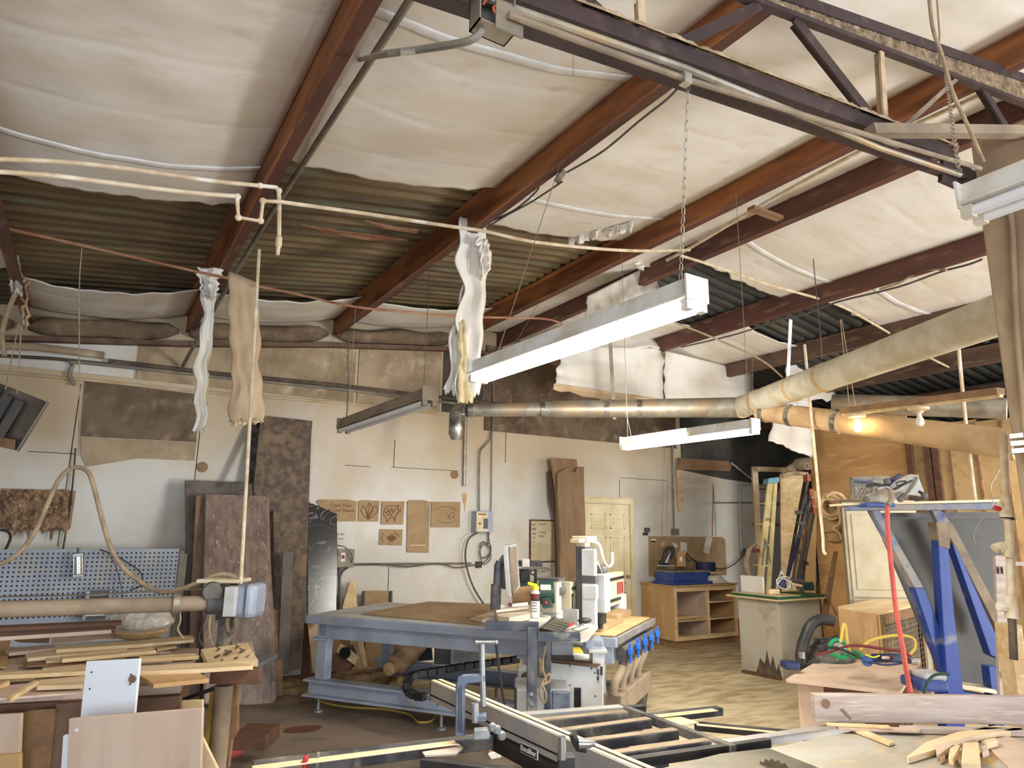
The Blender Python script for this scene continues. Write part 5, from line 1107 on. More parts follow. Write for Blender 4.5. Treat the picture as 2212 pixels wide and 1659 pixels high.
b = MB(); b.box(c+V((0, 0, .205)), (.045, .045, .03)); b.box(c-RV*.02+V((0, 0, .228)), (.075, .03, .022), YAW, 0, .25); b.build('trigger_cap', 'yellow_lime', t, bevel=.008)
t = thing('plastic_organizer', 'clear plastic parts case on the cart tray left of the spray can', 'case', PV(1100, 1330, 4.45))
slabz('case_base', 'plastic_case', [(1068, 1318), (1140, 1312), (1146, 1326), (1100, 1334), (1075, 1330)], 1.075, .04, t, bevel=.004); slabz('case_lid', 'plastic_case', [(1066, 1312), (1070, 1307), (1140, 1303), (1142, 1310), (1072, 1318)], 1.10, .02, t, bevel=.004)
b = MB(); b.tube([PV(1064, 1312, 4.55), PV(1140, 1305, 4.6)], .012, 8); b.build('hinge', 'white_enamel', t, smooth=True)
tag(cbo('small_box', 'red_dark', 1098, 1303, 1106, 1311, 4.5, .03, bevel=.002), 'tiny dark red block on the clear plastic case', 'block')
t = thing('keyboard', 'dusty black keyboard propped on the keyboard tray', 'keyboard', PZ(1195, 1350, 1.0))
slabz('base', 'black', [(1165, 1358), (1195, 1332), (1230, 1343), (1212, 1362), (1205, 1366)], 1.03, .025, t, bevel=.004)
b = MB()
for i in range(13):
    for j in range(5):
        q = [PZ(1171+28*jj/5+36*ii/13, 1356-22*jj/5+9*ii/13, 1.038) for ii, jj in ((i, j), (i+.8, j), (i+.8, j+.75), (i, j+.75))]; b.prism(q, (0, 0, -.006))
o = b.build('key', 'conduit_gray', t, label='dust-coated keys'); o['kind'] = 'stuff'
c = PZ(1263, 1344, .985); b = MB(); b.ball(c+V((0, 0, .012)), .05, (1.15, .8, .42)); tag(b.build('computer_mouse', 'black', smooth=True), 'black computer mouse on the tray edge', 'mouse')
b = MB(); b.bar(PZ(1220, 1355, .99), PZ(1237, 1347, .99), .025, .018); tag(b.build('small_tool', 'red', bevel=.003), 'small red tool on the keyboard tray', 'tool')
t = thing('hex_keys', 'loose hex keys lying on the keyboard tray', 'tools', PZ(1245, 1362, .985))
for q in ([(1215, 1364), (1255, 1352), (1258, 1347)], [(1236, 1360), (1250, 1364), (1270, 1356)], [(1242, 1350), (1262, 1350)]):
    b = MB(); b.tube([PZ(u, v, .985) for u, v in q], .004, 6); b.build('hex_key', 'steel_zinc', t)
# bench grinder and drill press base behind the cart
t = thing('bench_grinder', 'dark green motor with a label plate and red switch behind the cart', 'grinder', PV(1185, 1300, 5.3))
b = MB(); b.tube([PV(1166, 1280, 5.3), PV(1196, 1278, 5.3)], .085, 18); gm = b.build('motor', 'green_dark', t, smooth=True)
cbo('label_plate', 'paper', 1167, 1263, 1190, 1275, 5.21, .01, gm); b = MB(); b.prism(pv([(1168, 1293), (1188, 1291), (1196, 1312), (1174, 1315)], 5.2), NV*.15); b.build('base', 'green_dark', t, bevel=.006)
sw = cbo('switch_plate', 'black', 1172, 1295, 1187, 1308, 5.18, .02, t); cbo('red_switch', 'red', 1177, 1298, 1183, 1305, 5.17, .02, sw)
b = MB(); b.tube([PV(1106, 1288, 5.4), PV(1165, 1284, 5.4)], .09, 16, rs=[.06, .075]); b.build('dust_sleeve', 'cloth_tan', t, smooth=True)
t = thing('drill_press', 'round-tabled black drill press behind the monitor', 'drill press', PV(1150, 1280, 6.0))
slabz('round_table', 'cast_iron', [(1118, 1228), (1130, 1225), (1180, 1225), (1190, 1228), (1180, 1231), (1130, 1231)], 1.30, .02, t, bevel=.004)
cbo('head', 'black', 1122, 1232, 1145, 1262, 6.0, .2, t, bevel=.01); cbo('column', 'black', 1154, 1230, 1160, 1264, 6.0, .05, t); cbo('body', 'green_dark', 1116, 1260, 1156, 1278, 6.0, .2, t); cbo('top_box', 'black_dusty', 1118, 1212, 1172, 1224, 6.1, .15, t)
cbo('clear_guard', 'plastic_clear', 1128, 1208, 1144, 1225, 5.95, .1, t); b = MB(); b.ball(PV(1150, 1238, 5.9), .02); b.build('knob', 'chrome', t, smooth=True)

# ================================================================ shelf cabinet and its load
CX0, CY0, CX1, CZ = 7.42, 7.6, 8.72, .87
t = thing('shelf_cabinet', 'open-fronted wooden base cabinet with shelves beside the door', 'cabinet', ((CX0+CX1)/2, 7.9, 0))
b = MB(); b.bx((CX0, CY0+.02, .1), (CX0+.02, 8.3, CZ-.02)); b.build('side_panel', 'plywood', t); b = MB(); b.bx((CX1-.02, CY0+.02, .1), (CX1, 8.3, CZ-.02)); b.build('side_panel', 'plywood', t)
b = MB(); b.bx((CX0-.02, CY0-.03, CZ-.02), (CX1+.02, 8.32, CZ)); b.build('top', 'plywood', t, bevel=.003)
b = MB(); b.bx((CX0+.02, 8.28, .1), (CX1-.02, 8.3, CZ-.02)); b.build('back_panel', 'board_birch', t)
b = MB(); xm = CX0+.66
for x in (CX0, xm, CX1-.045): b.bx((x, CY0, .1), (x+.045, CY0+.02, CZ-.02))
for z in (.1, CZ-.09): b.bx((CX0+.045, CY0, z), (xm, CY0+.02, z+.06)); b.bx((xm+.045, CY0, z), (CX1-.045, CY0+.02, z+.06))
b.build('face_frame', 'board_pine', t)
b = MB(); b.bx((xm+.01, CY0+.02, .1), (xm+.03, 8.28, CZ-.02)); b.build('divider', 'board_birch', t)
b = MB(); b.bx((CX0+.02, CY0+.02, .1), (CX1-.02, 8.28, .12)); b.build('bottom', 'board_birch', t)
for (x0, x1, z) in ((CX0+.02, xm+.01, .36), (xm+.03, CX1-.02, .36), (xm+.03, CX1-.02, .60)):
    b = MB(); b.bx((x0, CY0+.01, z), (x1, 8.28, z+.018)); b.build('shelf', 'board_pine', t)
b = MB(); b.bx((CX0+.05, CY0+.05, 0), (CX1-.02, CY0+.07, .1)); b.bx((CX0+.05, CY0+.07, 0), (CX0+.07, 8.28, .1)); b.bx((CX1-.04, CY0+.07, 0), (CX1-.02, 8.28, .1)); b.build('toe_kick', 'board_brown', t)
b = MB(); b.box((CX0+.4, CY0+.2, .395), (.5, .09, .03), .1); tag(b.build('loose_stick', 'board_pine'), 'loose stick lying on the left shelf of the cabinet', 'board')
# blue trays stack
t = thing('parts_bin', 'blue ribbed plastic organizer with a gray top on the shelf cabinet', 'bin', (7.9, 7.85, CZ))
b = MB(); b.bx((7.42, 7.62, CZ+.001), (8.24, 8.06, CZ+.045)); b.build('tray', 'blue_plastic', t, bevel=.006)
b = MB(); b.bx((7.48, 7.66, CZ+.045), (8.18, 8.04, CZ+.18)); b.build('body', 'blue_plastic', t)
for k in range(12):
    b = MB(); b.bx((7.5+k*.057, 7.645, CZ+.05), (7.53+k*.057, 7.66, CZ+.17)); b.build('rib', 'blue_plastic', t)
b = MB(); b.bx((7.46, 7.64, CZ+.18), (8.2, 8.06, CZ+.2)); b.build('gray_lid', 'conduit_gray', t)
t = thing('jigsaw_tool', 'black and white power tool standing on the blue organizer', 'power tool', PV(1440, 1223, 10.75))
ZT = PV(1440, 1222, 9.3)
tv('handle', 'black', [(1436, 1198), (1440, 1186), (1452, 1184), (1453, 1194), (1446, 1206)], 10.8, .03, t)
pvo('body', 'black', [(1436, 1192), (1450, 1198), (1443, 1222), (1428, 1222)], 10.75, .1, t, bevel=.01); pvo('white_shell', 'light_gray', [(1444, 1200), (1449, 1192), (1442, 1216), (1436, 1216)], 10.72, .02, t)
cbo('base', 'black', 1427, 1212, 1446, 1221, 10.75, .12, t); cbo('sole_plate', 'chrome', 1420, 1221, 1460, 1223.5, 10.7, .14, t)
t = thing('cardboard_box', 'open cardboard box with a label on the blue organizer', 'box', PV(1472, 1224, 10.75))
cbo('body', 'cardboard', 1462, 1196, 1481, 1224, 10.75, .15, t); pvo('flap', 'cardboard', [(1462, 1196), (1470, 1186), (1478, 1192), (1485, 1191), (1481, 1197)], 10.74, .01, t); cbo('label', 'paper', 1468, 1203, 1474, 1213, 10.74, .01, t)
c = V((8.45, 7.95, CZ+.001)); b = MB(); b.lathe([(.145, 0), (.15, .28), (.155, .30), (.14, .30), (.135, .02)], c, n=24); tag(b.build('bucket', 'blue_navy', smooth=True), 'dark blue bucket on the right of the shelf cabinet', 'bucket')
t = thing('paper_bag', 'crumpled cream bag and paper lying on the shelf cabinet', 'bag', (8.35, 7.7, CZ))
b = MB(); b.grid(lambda i, j: V((8.2+.42*i, 7.62+.22*j, CZ+.005+.13*math.sin(i*math.pi)*math.sin(j*math.pi)**.5+.03*abs(noise.noise(V((i*5, j*5, 3))))*(.1 < i < .9 and .1 < j < .9))), 12, 10); b.build('crumpled_bag', 'paper', t)
b = MB(); b.prism([(8.18, 7.60, CZ+.15), (8.50, 7.58, CZ+.16), (8.62, 7.7, CZ+.14), (8.3, 7.78, CZ+.17)], (0, 0, .008)); b.build('sheet', 'board_maple', t)
tag(tv('power_cable', 'cable_black', [(1480, 1200), (1487, 1212), (1493, 1206), (1500, 1213), (1512, 1216)], 10.7, .01), 'black cord tangled between the box and the bucket', 'cord')

# ================================================================ right side
t = thing('gray_cabinet', 'gray laminate cabinet with a clutter-covered green-edged top', 'cabinet', (7.4, 5.85, 0))
gx0, gy0, gx1, gy1, gz = 7.08, 5.55, 7.85, 6.15, .86
b = MB(); b.bx((gx0, gy0, .0), (gx1, gy1, gz)); b.build('carcass', 'gray_laminate', t, bevel=.004)
b = MB(); b.bx((gx0-.10, gy0-.08, gz), (gx1+.05, gy1+.1, gz+.018)); b.build('top_board', 'board_maple', t)
b = MB(); b.prism([(gx0-.002, gy0+.02, 0), (gx0-.002, gy0+.05, .16), (gx0-.002, gy0+.09, .07), (gx0-.002, gy0+.13, .24), (gx0-.002, gy0+.17, .10), (gx0-.002, gy0+.21, .28), (gx0-.002, gy0+.25, .12), (gx0-.002, gy0+.31, .18), (gx0-.002, gy0+.38, .0)], (.002, 0, 0)); b.build('water_stain', 'bark_board', t, label='black mouldy stain near the floor')
b = MB(); b.bx((gx0-.09, gy0-.07, gz+.019), (gx0+.35, gy0+.62, gz+.05)); tag(b.build('green_board', 'green_edge', bevel=.002), 'green-edged board lying on the left of the gray cabinet', 'board')
b = MB(); b.bx((gx0+.38, gy0-.07, gz+.019), (gx0+.80, gy0+.4, gz+.05)); tag(b.build('green_board', 'green_edge', bevel=.002), 'green-edged board lying on the right of the gray cabinet', 'board')
b = MB(); b.bx((gx0-.085, gy0-.06, gz+.0505), (gx0+.34, gy0+.61, gz+.056)); tag(b.build('white_sheet', 'board_maple'), 'cream sheet lying on the green-edged board', 'board')
b = MB(); b.bx((gx0-.0, gy0+.2, gz+.057), (gx0+.03, gy0+.55, gz+.26)); tag(b.build('foam_block', 'wall_paint', bevel=.015), 'upright white foam piece at the left end of the gray cabinet', 'foam')
b = MB(); b.box((gx0+.07, gy0+.12, gz+.09), (.14, .06, .06), -.4); tag(b.build('small_box', 'board_pine', bevel=.004), 'small tan box on the gray cabinet', 'box')
t = thing('clothes_iron', 'white and navy iron with its cord wrapped around on the gray cabinet', 'iron', (7.35, 5.6, gz+.06))
pvo('sole', 'white_enamel', [(1678, 1272), (1680, 1258), (1689, 1232), (1700, 1250), (1706, 1272)], 8.78, .05, t, bevel=.006)
pvo('body', 'blue_navy', [(1682, 1270), (1684, 1256), (1690, 1240), (1698, 1254), (1700, 1270)], 8.75, .06, t, bevel=.01)
tv('cord', 'white_enamel', [(1680, 1262), (1690, 1250), (1706, 1258), (1702, 1272), (1684, 1268), (1678, 1252), (1700, 1246), (1712, 1262), (1718, 1274)], 8.7, .007, t)
t = thing('hand_tools', 'dark hand tools and glue bottles strewn on the gray cabinet', 'tools', (7.7, 5.7, gz+.06))
for q, m_, w_ in (([(1706, 1250), (1716, 1254), (1736, 1256)], 'dark_gray', .018), ([(1712, 1262), (1732, 1266)], 'board_pine', .018), ([(1722, 1268), (1750, 1264)], 'black', .012)):
    tv('tool', m_, q, 8.7, w_, t, 0)
tag(cbo('green_bottle', 'green_dark', 1742, 1258, 1760, 1276, 8.85, .08, bevel=.01), 'squat dark green container on the right of the gray cabinet', 'container')
# ================================================================ right side, continued
# step ladder leaning behind the gray cabinet
t = thing('step_ladder', 'cream fiberglass step ladder with a blue top leaning behind the gray cabinet', 'ladder', PV(1660, 1400, 9.5))
for q, m in (([(1659, 1040), (1671, 1040), (1636, 1400), (1621, 1400)], 'ladder_fiberglass'), ([(1672, 1040), (1680, 1040), (1658, 1400), (1648, 1400)], 'ladder_fiberglass')):
    pvo('side_rail', m, q, 9.6, .05, t, bevel=.003)
pvo('cap', 'blue_tan', [(1660, 1033), (1684, 1030), (1684, 1042), (1658, 1046)], 9.55, .2, t, bevel=.01)
tv('brace', 'conduit_gray', [(1652, 1165), (1646, 1220)], 9.55, .008, t, 0); tv('brace', 'conduit_gray', [(1653, 1165), (1664, 1215)], 9.55, .008, t, 0)
for v in (1085, 1130, 1175, 1220): cbo('step', 'ladder_fiberglass', 1656-(v-1040)*.09, v, 1672-(v-1040)*.06, v+4, 9.62, .3, t)
p = PV(1659, 1122, 9.585); text(t, '250', .05, p, RV, (0, 0, 1), 'ink', 'rating_mark')
# racks in the dark corner
t = thing('wood_rack', 'dusty wooden frame rack standing in the dark corner', 'rack', PV(1660, 1290, 9.6))
pvo('post', 'wall_dusty', [(1625, 1008), (1637, 1008), (1656, 1382), (1644, 1382)], 10.2, .06, t); pvo('top_rail', 'wall_dusty', [(1625, 1008), (1720, 1010), (1720, 1020), (1628, 1018)], 10.2, .06, t)
for v in (1050, 1085, 1130): pvo('shelf', 'wall_brown', [(1636, v), (1720, v+2), (1720, v+8), (1637, v+5)], 10.22, .25, t)
pvo('post', 'wall_dusty', [(1690, 1015), (1698, 1015), (1702, 1382), (1694, 1382)], 10.25, .06, t)
t = thing('extension_cable', 'brown extension cord coiled on the wall behind the ladder', 'cord', PV(1622, 1230, 9.4))
for k in range(3):
    tv('coil', 'cable_tan', [(1634-k, 1175), (1618+k*2, 1185), (1610+k*3, 1210), (1612+k*3, 1235), (1622+k*2, 1250), (1640, 1252)], 9.4-.03*k, .012, t)
cbo('red_plug', 'red_dark', 1628, 1186, 1642, 1194, 9.35, .05, t)
b = MB(); b.box(PZ(1618, 1365, .18), (.2, .2, .3)); b.b.free()
c = PZ(1612, 1392, 0); b = MB(); b.lathe([(.09, 0), (.12, .26), (.13, .28)], c+V((.35, .55, 0)), n=18); tag(b.build('clay_pot', 'orange_dark', smooth=True), 'terracotta-coloured pot on the floor between the cabinets', 'pot')
# leaning plywood and clamps
def leanv(name, m, pts, d0, tilt, th, lab, cat='board', group=None):
    """sheet standing on the floor and leaning away from the viewer"""
    vb = max(v for u, v in pts); o = PV(pts[0][0], vb, d0); n = (NV+V((0, 0, -tilt))).normalized()
    b = MB(); b.prism([PN(u, v, o, n) for u, v in pts], n*th); return tag(b.build(name, m, bevel=.003), lab, cat, group)
leanv('plywood_sheet', 'board_pine', [(1685, 1024), (1746, 1022), (1738, 1200), (1712, 1388), (1690, 1388)], 9.9, .06, .02, 'tall tan plywood sheet leaning beside the ladder')
leanv('plywood_sheet', 'plywood', [(1750, 1060), (1765, 1060), (1760, 1388), (1732, 1388)], 9.8, .05, .02, 'narrow plywood strip behind the pipe clamps')
t = thing('rolled_rug', 'rolled gray-tan rug lying on top of the tall plywood sheet', 'rug', PV(1725, 1020, 8.3))
b = MB(); c0 = PV(1703, 1018, 8.3); b.tube([PV(1700, 1016, 9.95), PV(1722, 1004, 9.9), PV(1752, 1000, 9.8)], .07, 14, 4, rs=[.05, .09, .09]); b.build('roll', 'fixture_dusty', t, smooth=True)
b = MB(); q = [PV(1744+9*math.cos(a*.7)*(1-a*.07), 1006+9*math.sin(a*.7)*(1-a*.07), 9.68) for a in range(12)]; b.tube(q, .012, 6, 3); b.build('spiral_end', 'wall_dusty', t, smooth=True)
tv('cord', 'cable_tan', [(1690, 1028), (1710, 1022), (1745, 1024)], 9.75, .03, t)
for k, (a, c, m, lab) in enumerate((((1740, 1030), (1700, 1250), 'black', 'black pipe clamp, leftmost of the leaning bundle'), ((1746, 1028), (1712, 1260), 'conduit_dark', 'brown pipe clamp, second of the leaning bundle'), ((1752, 1060), (1702, 1245), 'blue_navy', 'dark blue bar clamp crossing the leaning bundle'), ((1756, 1080), (1720, 1262), 'conduit_dark', 'brown pipe clamp with a low jaw in the bundle'), ((1760, 1100), (1728, 1265), 'black_dusty', 'dusty pipe clamp, rightmost of the bundle'))):
    t = thing('pipe_clamp', lab, 'clamp', PV(c[0], c[1], 9.3), 'pipe clamps leaning by the plywood')
    d = 9.5-.05*k; b = MB(); b.tube([PV(*a, d+.15), PV(*c, d-.15)], .02, 8); b.build('pipe', m, t, smooth=True)
    f = .35+.09*k; p = PV(a[0]+(c[0]-a[0])*f, a[1]+(c[1]-a[1])*f, d-.02); b = MB(); b.box(p, (.10, .05, .05), YAW); b.build('jaw', 'dark_gray', t, bevel=.006)
    p = PV(a[0], a[1]+4, d+.12); b = MB(); b.box(p, (.05, .05, .10), YAW); b.build('end_jaw', 'orange_dark', t, bevel=.004)
# hose coil and dust bags hanging on the partition
t = thing('hose_coil', 'tangled coil of tan hose hanging on the partition', 'hose', PX(1800, 1090, 9.2))
random.seed(3)
for k in range(5):
    c = (1797+random.uniform(-6, 6), 1090+random.uniform(-8, 8)); r = 22+random.uniform(-6, 8)
    tv('hose_loop', 'rope_tan', [(c[0]+r*1.1*math.cos(a*.6+k), c[1]+r*math.sin(a*.6+k)*(1 if a % 3 else .85)) for a in range(11)], 8.5-.05*k, .022, t)
tv('hose_tail', 'rope_tan', [(1812, 1100), (1814, 1130), (1798, 1140), (1812, 1150), (1818, 1165)], 8.3, .014, t)
t = thing('cloth_bag', 'dusty tan cloth dust bag hanging under the hose coil', 'bag', PV(1795, 1160, 8.5))
b = MB(); b.tube([PV(1778, 1065, 8.6), PV(1785, 1095, 8.6), PV(1795, 1125, 8.6), PV(1803, 1150, 8.6), PV(1806, 1174, 8.6)], .1, 14, 4, rs=[.05, .13, .15, .11, .03]); b.build('cloth', 'cloth_tan', t, smooth=True)
t = thing('cloth_bag', 'large brown sagging bag behind the narrow leaning board', 'bag', PV(1795, 1300, 8.2))
b = MB(); b.lathe([(.22, 0), (.30, .3), (.28, .6), (.27, .66), (.29, .7), (.25, .85), (.15, .9)], PZ(1800, 1395, 0)+V((.1, .1, 0)), n=18); b.build('cloth', 'cloth_tan', t, smooth=True)
b = MB(); b.lathe([(.285, .66), (.295, .68), (.285, .70)], PZ(1800, 1395, 0)+V((.1, .1, 0)), n=18); b.build('band', 'rope_tan', t, smooth=True)
leanv('narrow_board', 'board_brown', [(1802, 1190), (1811, 1192), (1785, 1360), (1768, 1360)], 8.9, .05, .02, 'narrow brown board leaning between the gray and white cabinets')
tv('x', 'cable_gray', [(1780, 1282), (1792, 1300), (1808, 1328)], 8.6, .008)
tag(bpy.context.scene.objects['x'], 'gray cord stretched beside the narrow leaning board', 'cord'); bpy.context.scene.objects['x'].name = 'extension_cable'
tv('y', 'pvc', [(1778, 1165), (1779, 1190), (1784, 1197)], 6.4, .014); o = bpy.context.scene.objects['y']; tag(o, 'short pipe elbow at the foot of the cream drop pipe', 'pipe'); o.name = 'pipe_elbow'
# white pantry cabinet
t = thing('pantry_cabinet', 'tall white raised-panel pantry cabinet behind the blue frame', 'cabinet', PV(1900, 1400, 8.2))
zf = PV(1830, 1086, 8.0)
H = PV(1830, 1084, 8.0).z
def ground_box(u0, u1, d, th, z0, z1, name, m, t, bevel=.003):
    a = PV(u0, 1200, d); c = PV(u1, 1200, d); w = (c-a).dot(RV); b = MB(); m_ = (a+c)/2+NV*th/2; m_.z = (z0+z1)/2; b.box(m_, (w, th, z1-z0), YAW); return b.build(name, m, t, bevel=bevel)
b = MB(); b.prism([V((p.x, p.y, 0)) for p in (PV(1828, 1200, 8.02), PV(1985, 1200, 8.02), PV(1990, 1200, 8.5), PV(1822, 1200, 8.5))], (0, 0, H)); b.build('carcass', 'pantry_white', t)
ground_box(1836, 1983, 8.0, .02, .95, H-.06, 'door', 'pantry_white', t); ground_box(1836, 1983, 8.0, .02, .1, .93, 'door', 'pantry_white', t)
for z0, z1 in ((1.03, H-.14), (.16, .86)):
    ground_box(1846, 1975, 7.99, .01, z0, z1, 'raised_panel', 'pantry_white', t, .012)
b = MB(); b.prism([V((p.x, p.y, H)) for p in (PV(1826, 1200, 7.98), PV(1988, 1200, 7.98), PV(1992, 1200, 8.52), PV(1820, 1200, 8.52))], (0, 0, .02)); b.build('top', 'cream', t)
pvo('back_cabinet_side', 'white_panel', [(1985, 1150), (1999, 1150), (2005, 1330), (1985, 1330)], 8.05, .1, t)
# box with wire front
t = thing('wire_cage', 'tan wooden box with a wire mesh side standing behind the low table', 'box', PZ(1900, 1440, 0))
bz = .92
K0 = PZ(1905, 1323, bz); K1 = PZ(1810, 1310, bz); K2 = PZ(1990, 1302, bz)
K3 = K1+(K2-K0)
b = MB(); b.prism([K0, K1, K3, K2], (0, 0, -.02)); b.build('top', 'board_maple', t)
nrm = (K1-K0).cross(V((0, 0, 1))).normalized()
b = MB(); b.prism([K0-V((0, 0, .02)), K1-V((0, 0, .02)), V((K1.x, K1.y, 0)), V((K0.x, K0.y, 0))], (K2-K0).normalized()*.02); b.build('side_panel', 'plywood', t)
e = (K2-K0); L_ = e.length; e.normalize(); f_ = V((0, 0, 1))
b = MB()
for (s0, s1, z0, z1) in ((0, .06, 0, bz-.02), (L_-.06, L_, 0, bz-.02), (0, L_, bz-.12, bz-.02), (0, L_, .0, .08)):
    p = K0+e*s0; q = K0+e*s1; b.prism([V((p.x, p.y, z0)), V((q.x, q.y, z0)), V((q.x, q.y, z1)), V((p.x, p.y, z1))], (K1-K0).normalized()*.03)
b.build('mesh_frame', 'board_brown', t)
b = MB()
off = -(K1-K0).normalized()*.004
n1 = 16
for i in range(n1+1):
    p = K0+e*(L_*i/n1)+off; b.tube([V((p.x, p.y, .02)), V((p.x, p.y, bz-.03))], .0022, 4)
for j in range(18):
    z = .03+j*.05; p = K0+off; q = K0+e*L_+off; b.tube([V((p.x, p.y, z)), V((q.x, q.y, z))], .0022, 4)
b.build('wire_mesh', 'wire_steel', t)
b = MB(); p = K0+(K1-K0).normalized()*.05; q = p+e*L_; b.prism([V((p.x, p.y, 0)), V((q.x, q.y, 0)), V((q.x, q.y, bz-.03)), V((p.x, p.y, bz-.03))], (K1-K0).normalized()*.02); b.build('dark_inside', 'wall_brown', t)
b = MB(); p = K0+(K1-K0)*.22; b.ball(V((p.x, p.y, bz-.38))-(K2-K0).normalized()*.0, .08, (.5, .06, 1)); b.b.free()
# vacuum
t = thing('shop_vacuum', 'black and orange shop vacuum with a thick dark hose beside the gray cabinet', 'vacuum', PZ(1770, 1440, 0))
b = MB(); c = PV(1785, 1360, 6.9); c.z = 0; b.lathe([(.17, .04), (.2, .06), (.21, .42), (.2, .44)], c, n=20); b.build('tank', 'orange_dark', t, smooth=True)
b = MB(); b.lathe([(.22, .44), (.225, .50), (.19, .56), (.12, .62), (.05, .63)], c, n=20); b.box(c+V((0, 0, .63)), (.2, .16, .06), YAW); b.build('lid', 'black_dusty', t)
b = MB(); b.box(c+V((0, 0, .52))-NV*.215, (.06, .02, .03), YAW); b.build('yellow_badge', 'yellow', t, bevel=.003)
tv('hose', 'black', [(1800, 1342), (1775, 1338), (1752, 1350), (1740, 1375), (1732, 1400), (1730, 1425), (1738, 1440), (1765, 1428)], 6.75, .05, t, n=12)
tv('hose', 'black', [(1768, 1402), (1785, 1395), (1812, 1378)], 6.4, .035, t, n=12); tv('hose_cuff', 'chrome', [(1732, 1408), (1733, 1422)], 6.70, .03, t, 0)
tag(cbo('blue_tool_box', 'blue_navy', 1698, 1432, 1730, 1448, 6.2, .15, bevel=.015), 'small blue and white tool on the floor beside the low table', 'tool')
b = MB(); b.bar(PZ(1604, 1449, .02), PZ(1688, 1466, .02), .04, .03); tag(b.build('floor_stick', 'board_dark', bevel=.003), 'dirty wood strip on the floor at the gray cabinet foot', 'board')
# low worktable
TZ = .47
t = thing('low_table', 'low plywood-topped table holding the hose fittings, right of the aisle', 'table', PZ(1860, 1560, 0))
tp = [(1698, 1466), (1945, 1494), (1988, 1424), (1800, 1408)]
slabz('table_top', 'board_birch', tp, TZ, .03, t, bevel=.003)
q = [PZ(u, v, TZ-.03) for u, v in ((1722, 1466), (1938, 1490), (1975, 1426), (1806, 1412))]
b = MB(); b.prism([V((p.x, p.y, TZ-.03)) for p in q], (0, 0, -(TZ-.03))); b.build('base_box', 'board_dark', t)
a, c = q[0], q[1]; d_ = (c-a).normalized(); n_ = V((d_.y, -d_.x, 0))
b = MB(); b.prism([V((a.x, a.y, 0))+n_*.012+d_*-.0, V((a.x, a.y, TZ-.05))+n_*.012, V((a.x, a.y, TZ-.05))+d_*.2+n_*.012, V((a.x, a.y, 0))+d_*.2+n_*.012], -n_*.010); b.build('base_panel', 'board_birch', t)
# hoses and gauge on it
def tz(name, m, pts, z, r, t, sm=4, label=None):
    b = MB(); b.tube([PZ(u, v, (z if not isinstance(z, (list, tuple)) else z[i])) for i, (u, v) in enumerate(pts)], r, 8, sm); return b.build(name, m, t, smooth=True, label=label)
t = thing('hose_reel', 'green ring with a clear round lens on the low table', 'tool', PZ(1815, 1405, TZ))
c = PV(1813, 1402, 6.0); ax = (-NV+V((-.1, .0, .55))).normalized()
b = MB(); b.lathe([(.060, -.02), (.085, -.02), (.09, 0), (.085, .02), (.060, .02), (.058, 0)], c, ax, 28); b.build('ring', 'green_bright', t, smooth=True)
b = MB(); b.lathe([(.06, -.005), (.055, .008), (.03, .014), (.0, .016)], c, ax, 24); b.build('lens', 'chrome', t, smooth=True)
tv('green_handle', 'green_bright', [(1830, 1406), (1850, 1412), (1872, 1424)], 5.9, .022, t)
tv('green_handle', 'green_bright', [(1826, 1412), (1845, 1420), (1862, 1420)], 5.85, .014, t)
b = tag(tv('yellow_air_hose', 'yellow_hose', [(1838, 1412), (1830, 1385), (1826, 1352), (1822, 1352), (1818, 1375), (1816, 1388)], 5.85, .013), 'yellow air hose rising in a loop behind the green ring', 'hose')
b = tag(tv('yellow_air_hose', 'yellow_hose', [(1858, 1404), (1880, 1384), (1920, 1374), (1955, 1373), (1975, 1382), (1976, 1400), (1965, 1414)], 5.8, .012), 'yellow air hose arching over the low table to the right', 'hose')
tag(tv('red_air_hose', 'red_dark', [(1765, 1414), (1800, 1406), (1830, 1396), (1860, 1395), (1910, 1402), (1950, 1408), (1968, 1418)], 5.75, .011), 'dark red hose lying across the low table', 'hose')
tag(tv('black_air_hose', 'black', [(1790, 1399), (1810, 1400), (1840, 1412), (1868, 1426)], 5.7, .011), 'black hose crossing the green ring', 'hose')
t = thing('gauge_manifold', 'blue and black gauge manifold with chrome fittings on the low table', 'tool', PV(1900, 1430, 5.6))
b = MB(); b.lathe([(.0, -.03), (.035, -.03), (.038, 0), (.035, .012)], PV(1874, 1429, 5.6), -NV, 18); b.build('blue_cap', 'blue_plastic', t, smooth=True)
cbo('body', 'blue_navy', 1888, 1414, 1950, 1432, 5.65, .06, t, bevel=.015); cbo('body_band', 'red_dark', 1905, 1417, 1930, 1426, 5.63, .02, t, bevel=.005); cbo('white_label', 'paper', 1906, 1418, 1922, 1424, 5.62, .01, t)
tv('blue_line', 'blue_navy', [(1880, 1430), (1910, 1436), (1940, 1434), (1965, 1428)], 5.55, .008, t); tv('wire', 'yellow_lime', [(1870, 1414), (1886, 1420), (1900, 1416)], 5.55, .005, t)
b = MB(); b.lathe([(.022, 0), (.03, .02), (.03, .05), (.015, .06)], PV(1966, 1428, 5.5), RV, 14); b.build('chrome_fitting', 'chrome', t, smooth=True); cbo('black_fitting', 'black', 1956, 1422, 1972, 1434, 5.52, .05, t, bevel=.006)
# red hose
tag(tv('red_air_hose', 'red_rubber', [(1917, 1092), (1917, 1130), (1921, 1180), (1927, 1240), (1936, 1320), (1950, 1400), (1962, 1470), (1967, 1500)], [5.5]*5+[5.3, 5.0, 4.8], .018, n=10), 'thick coral-red air hose hanging down from the blue frame', 'hose')
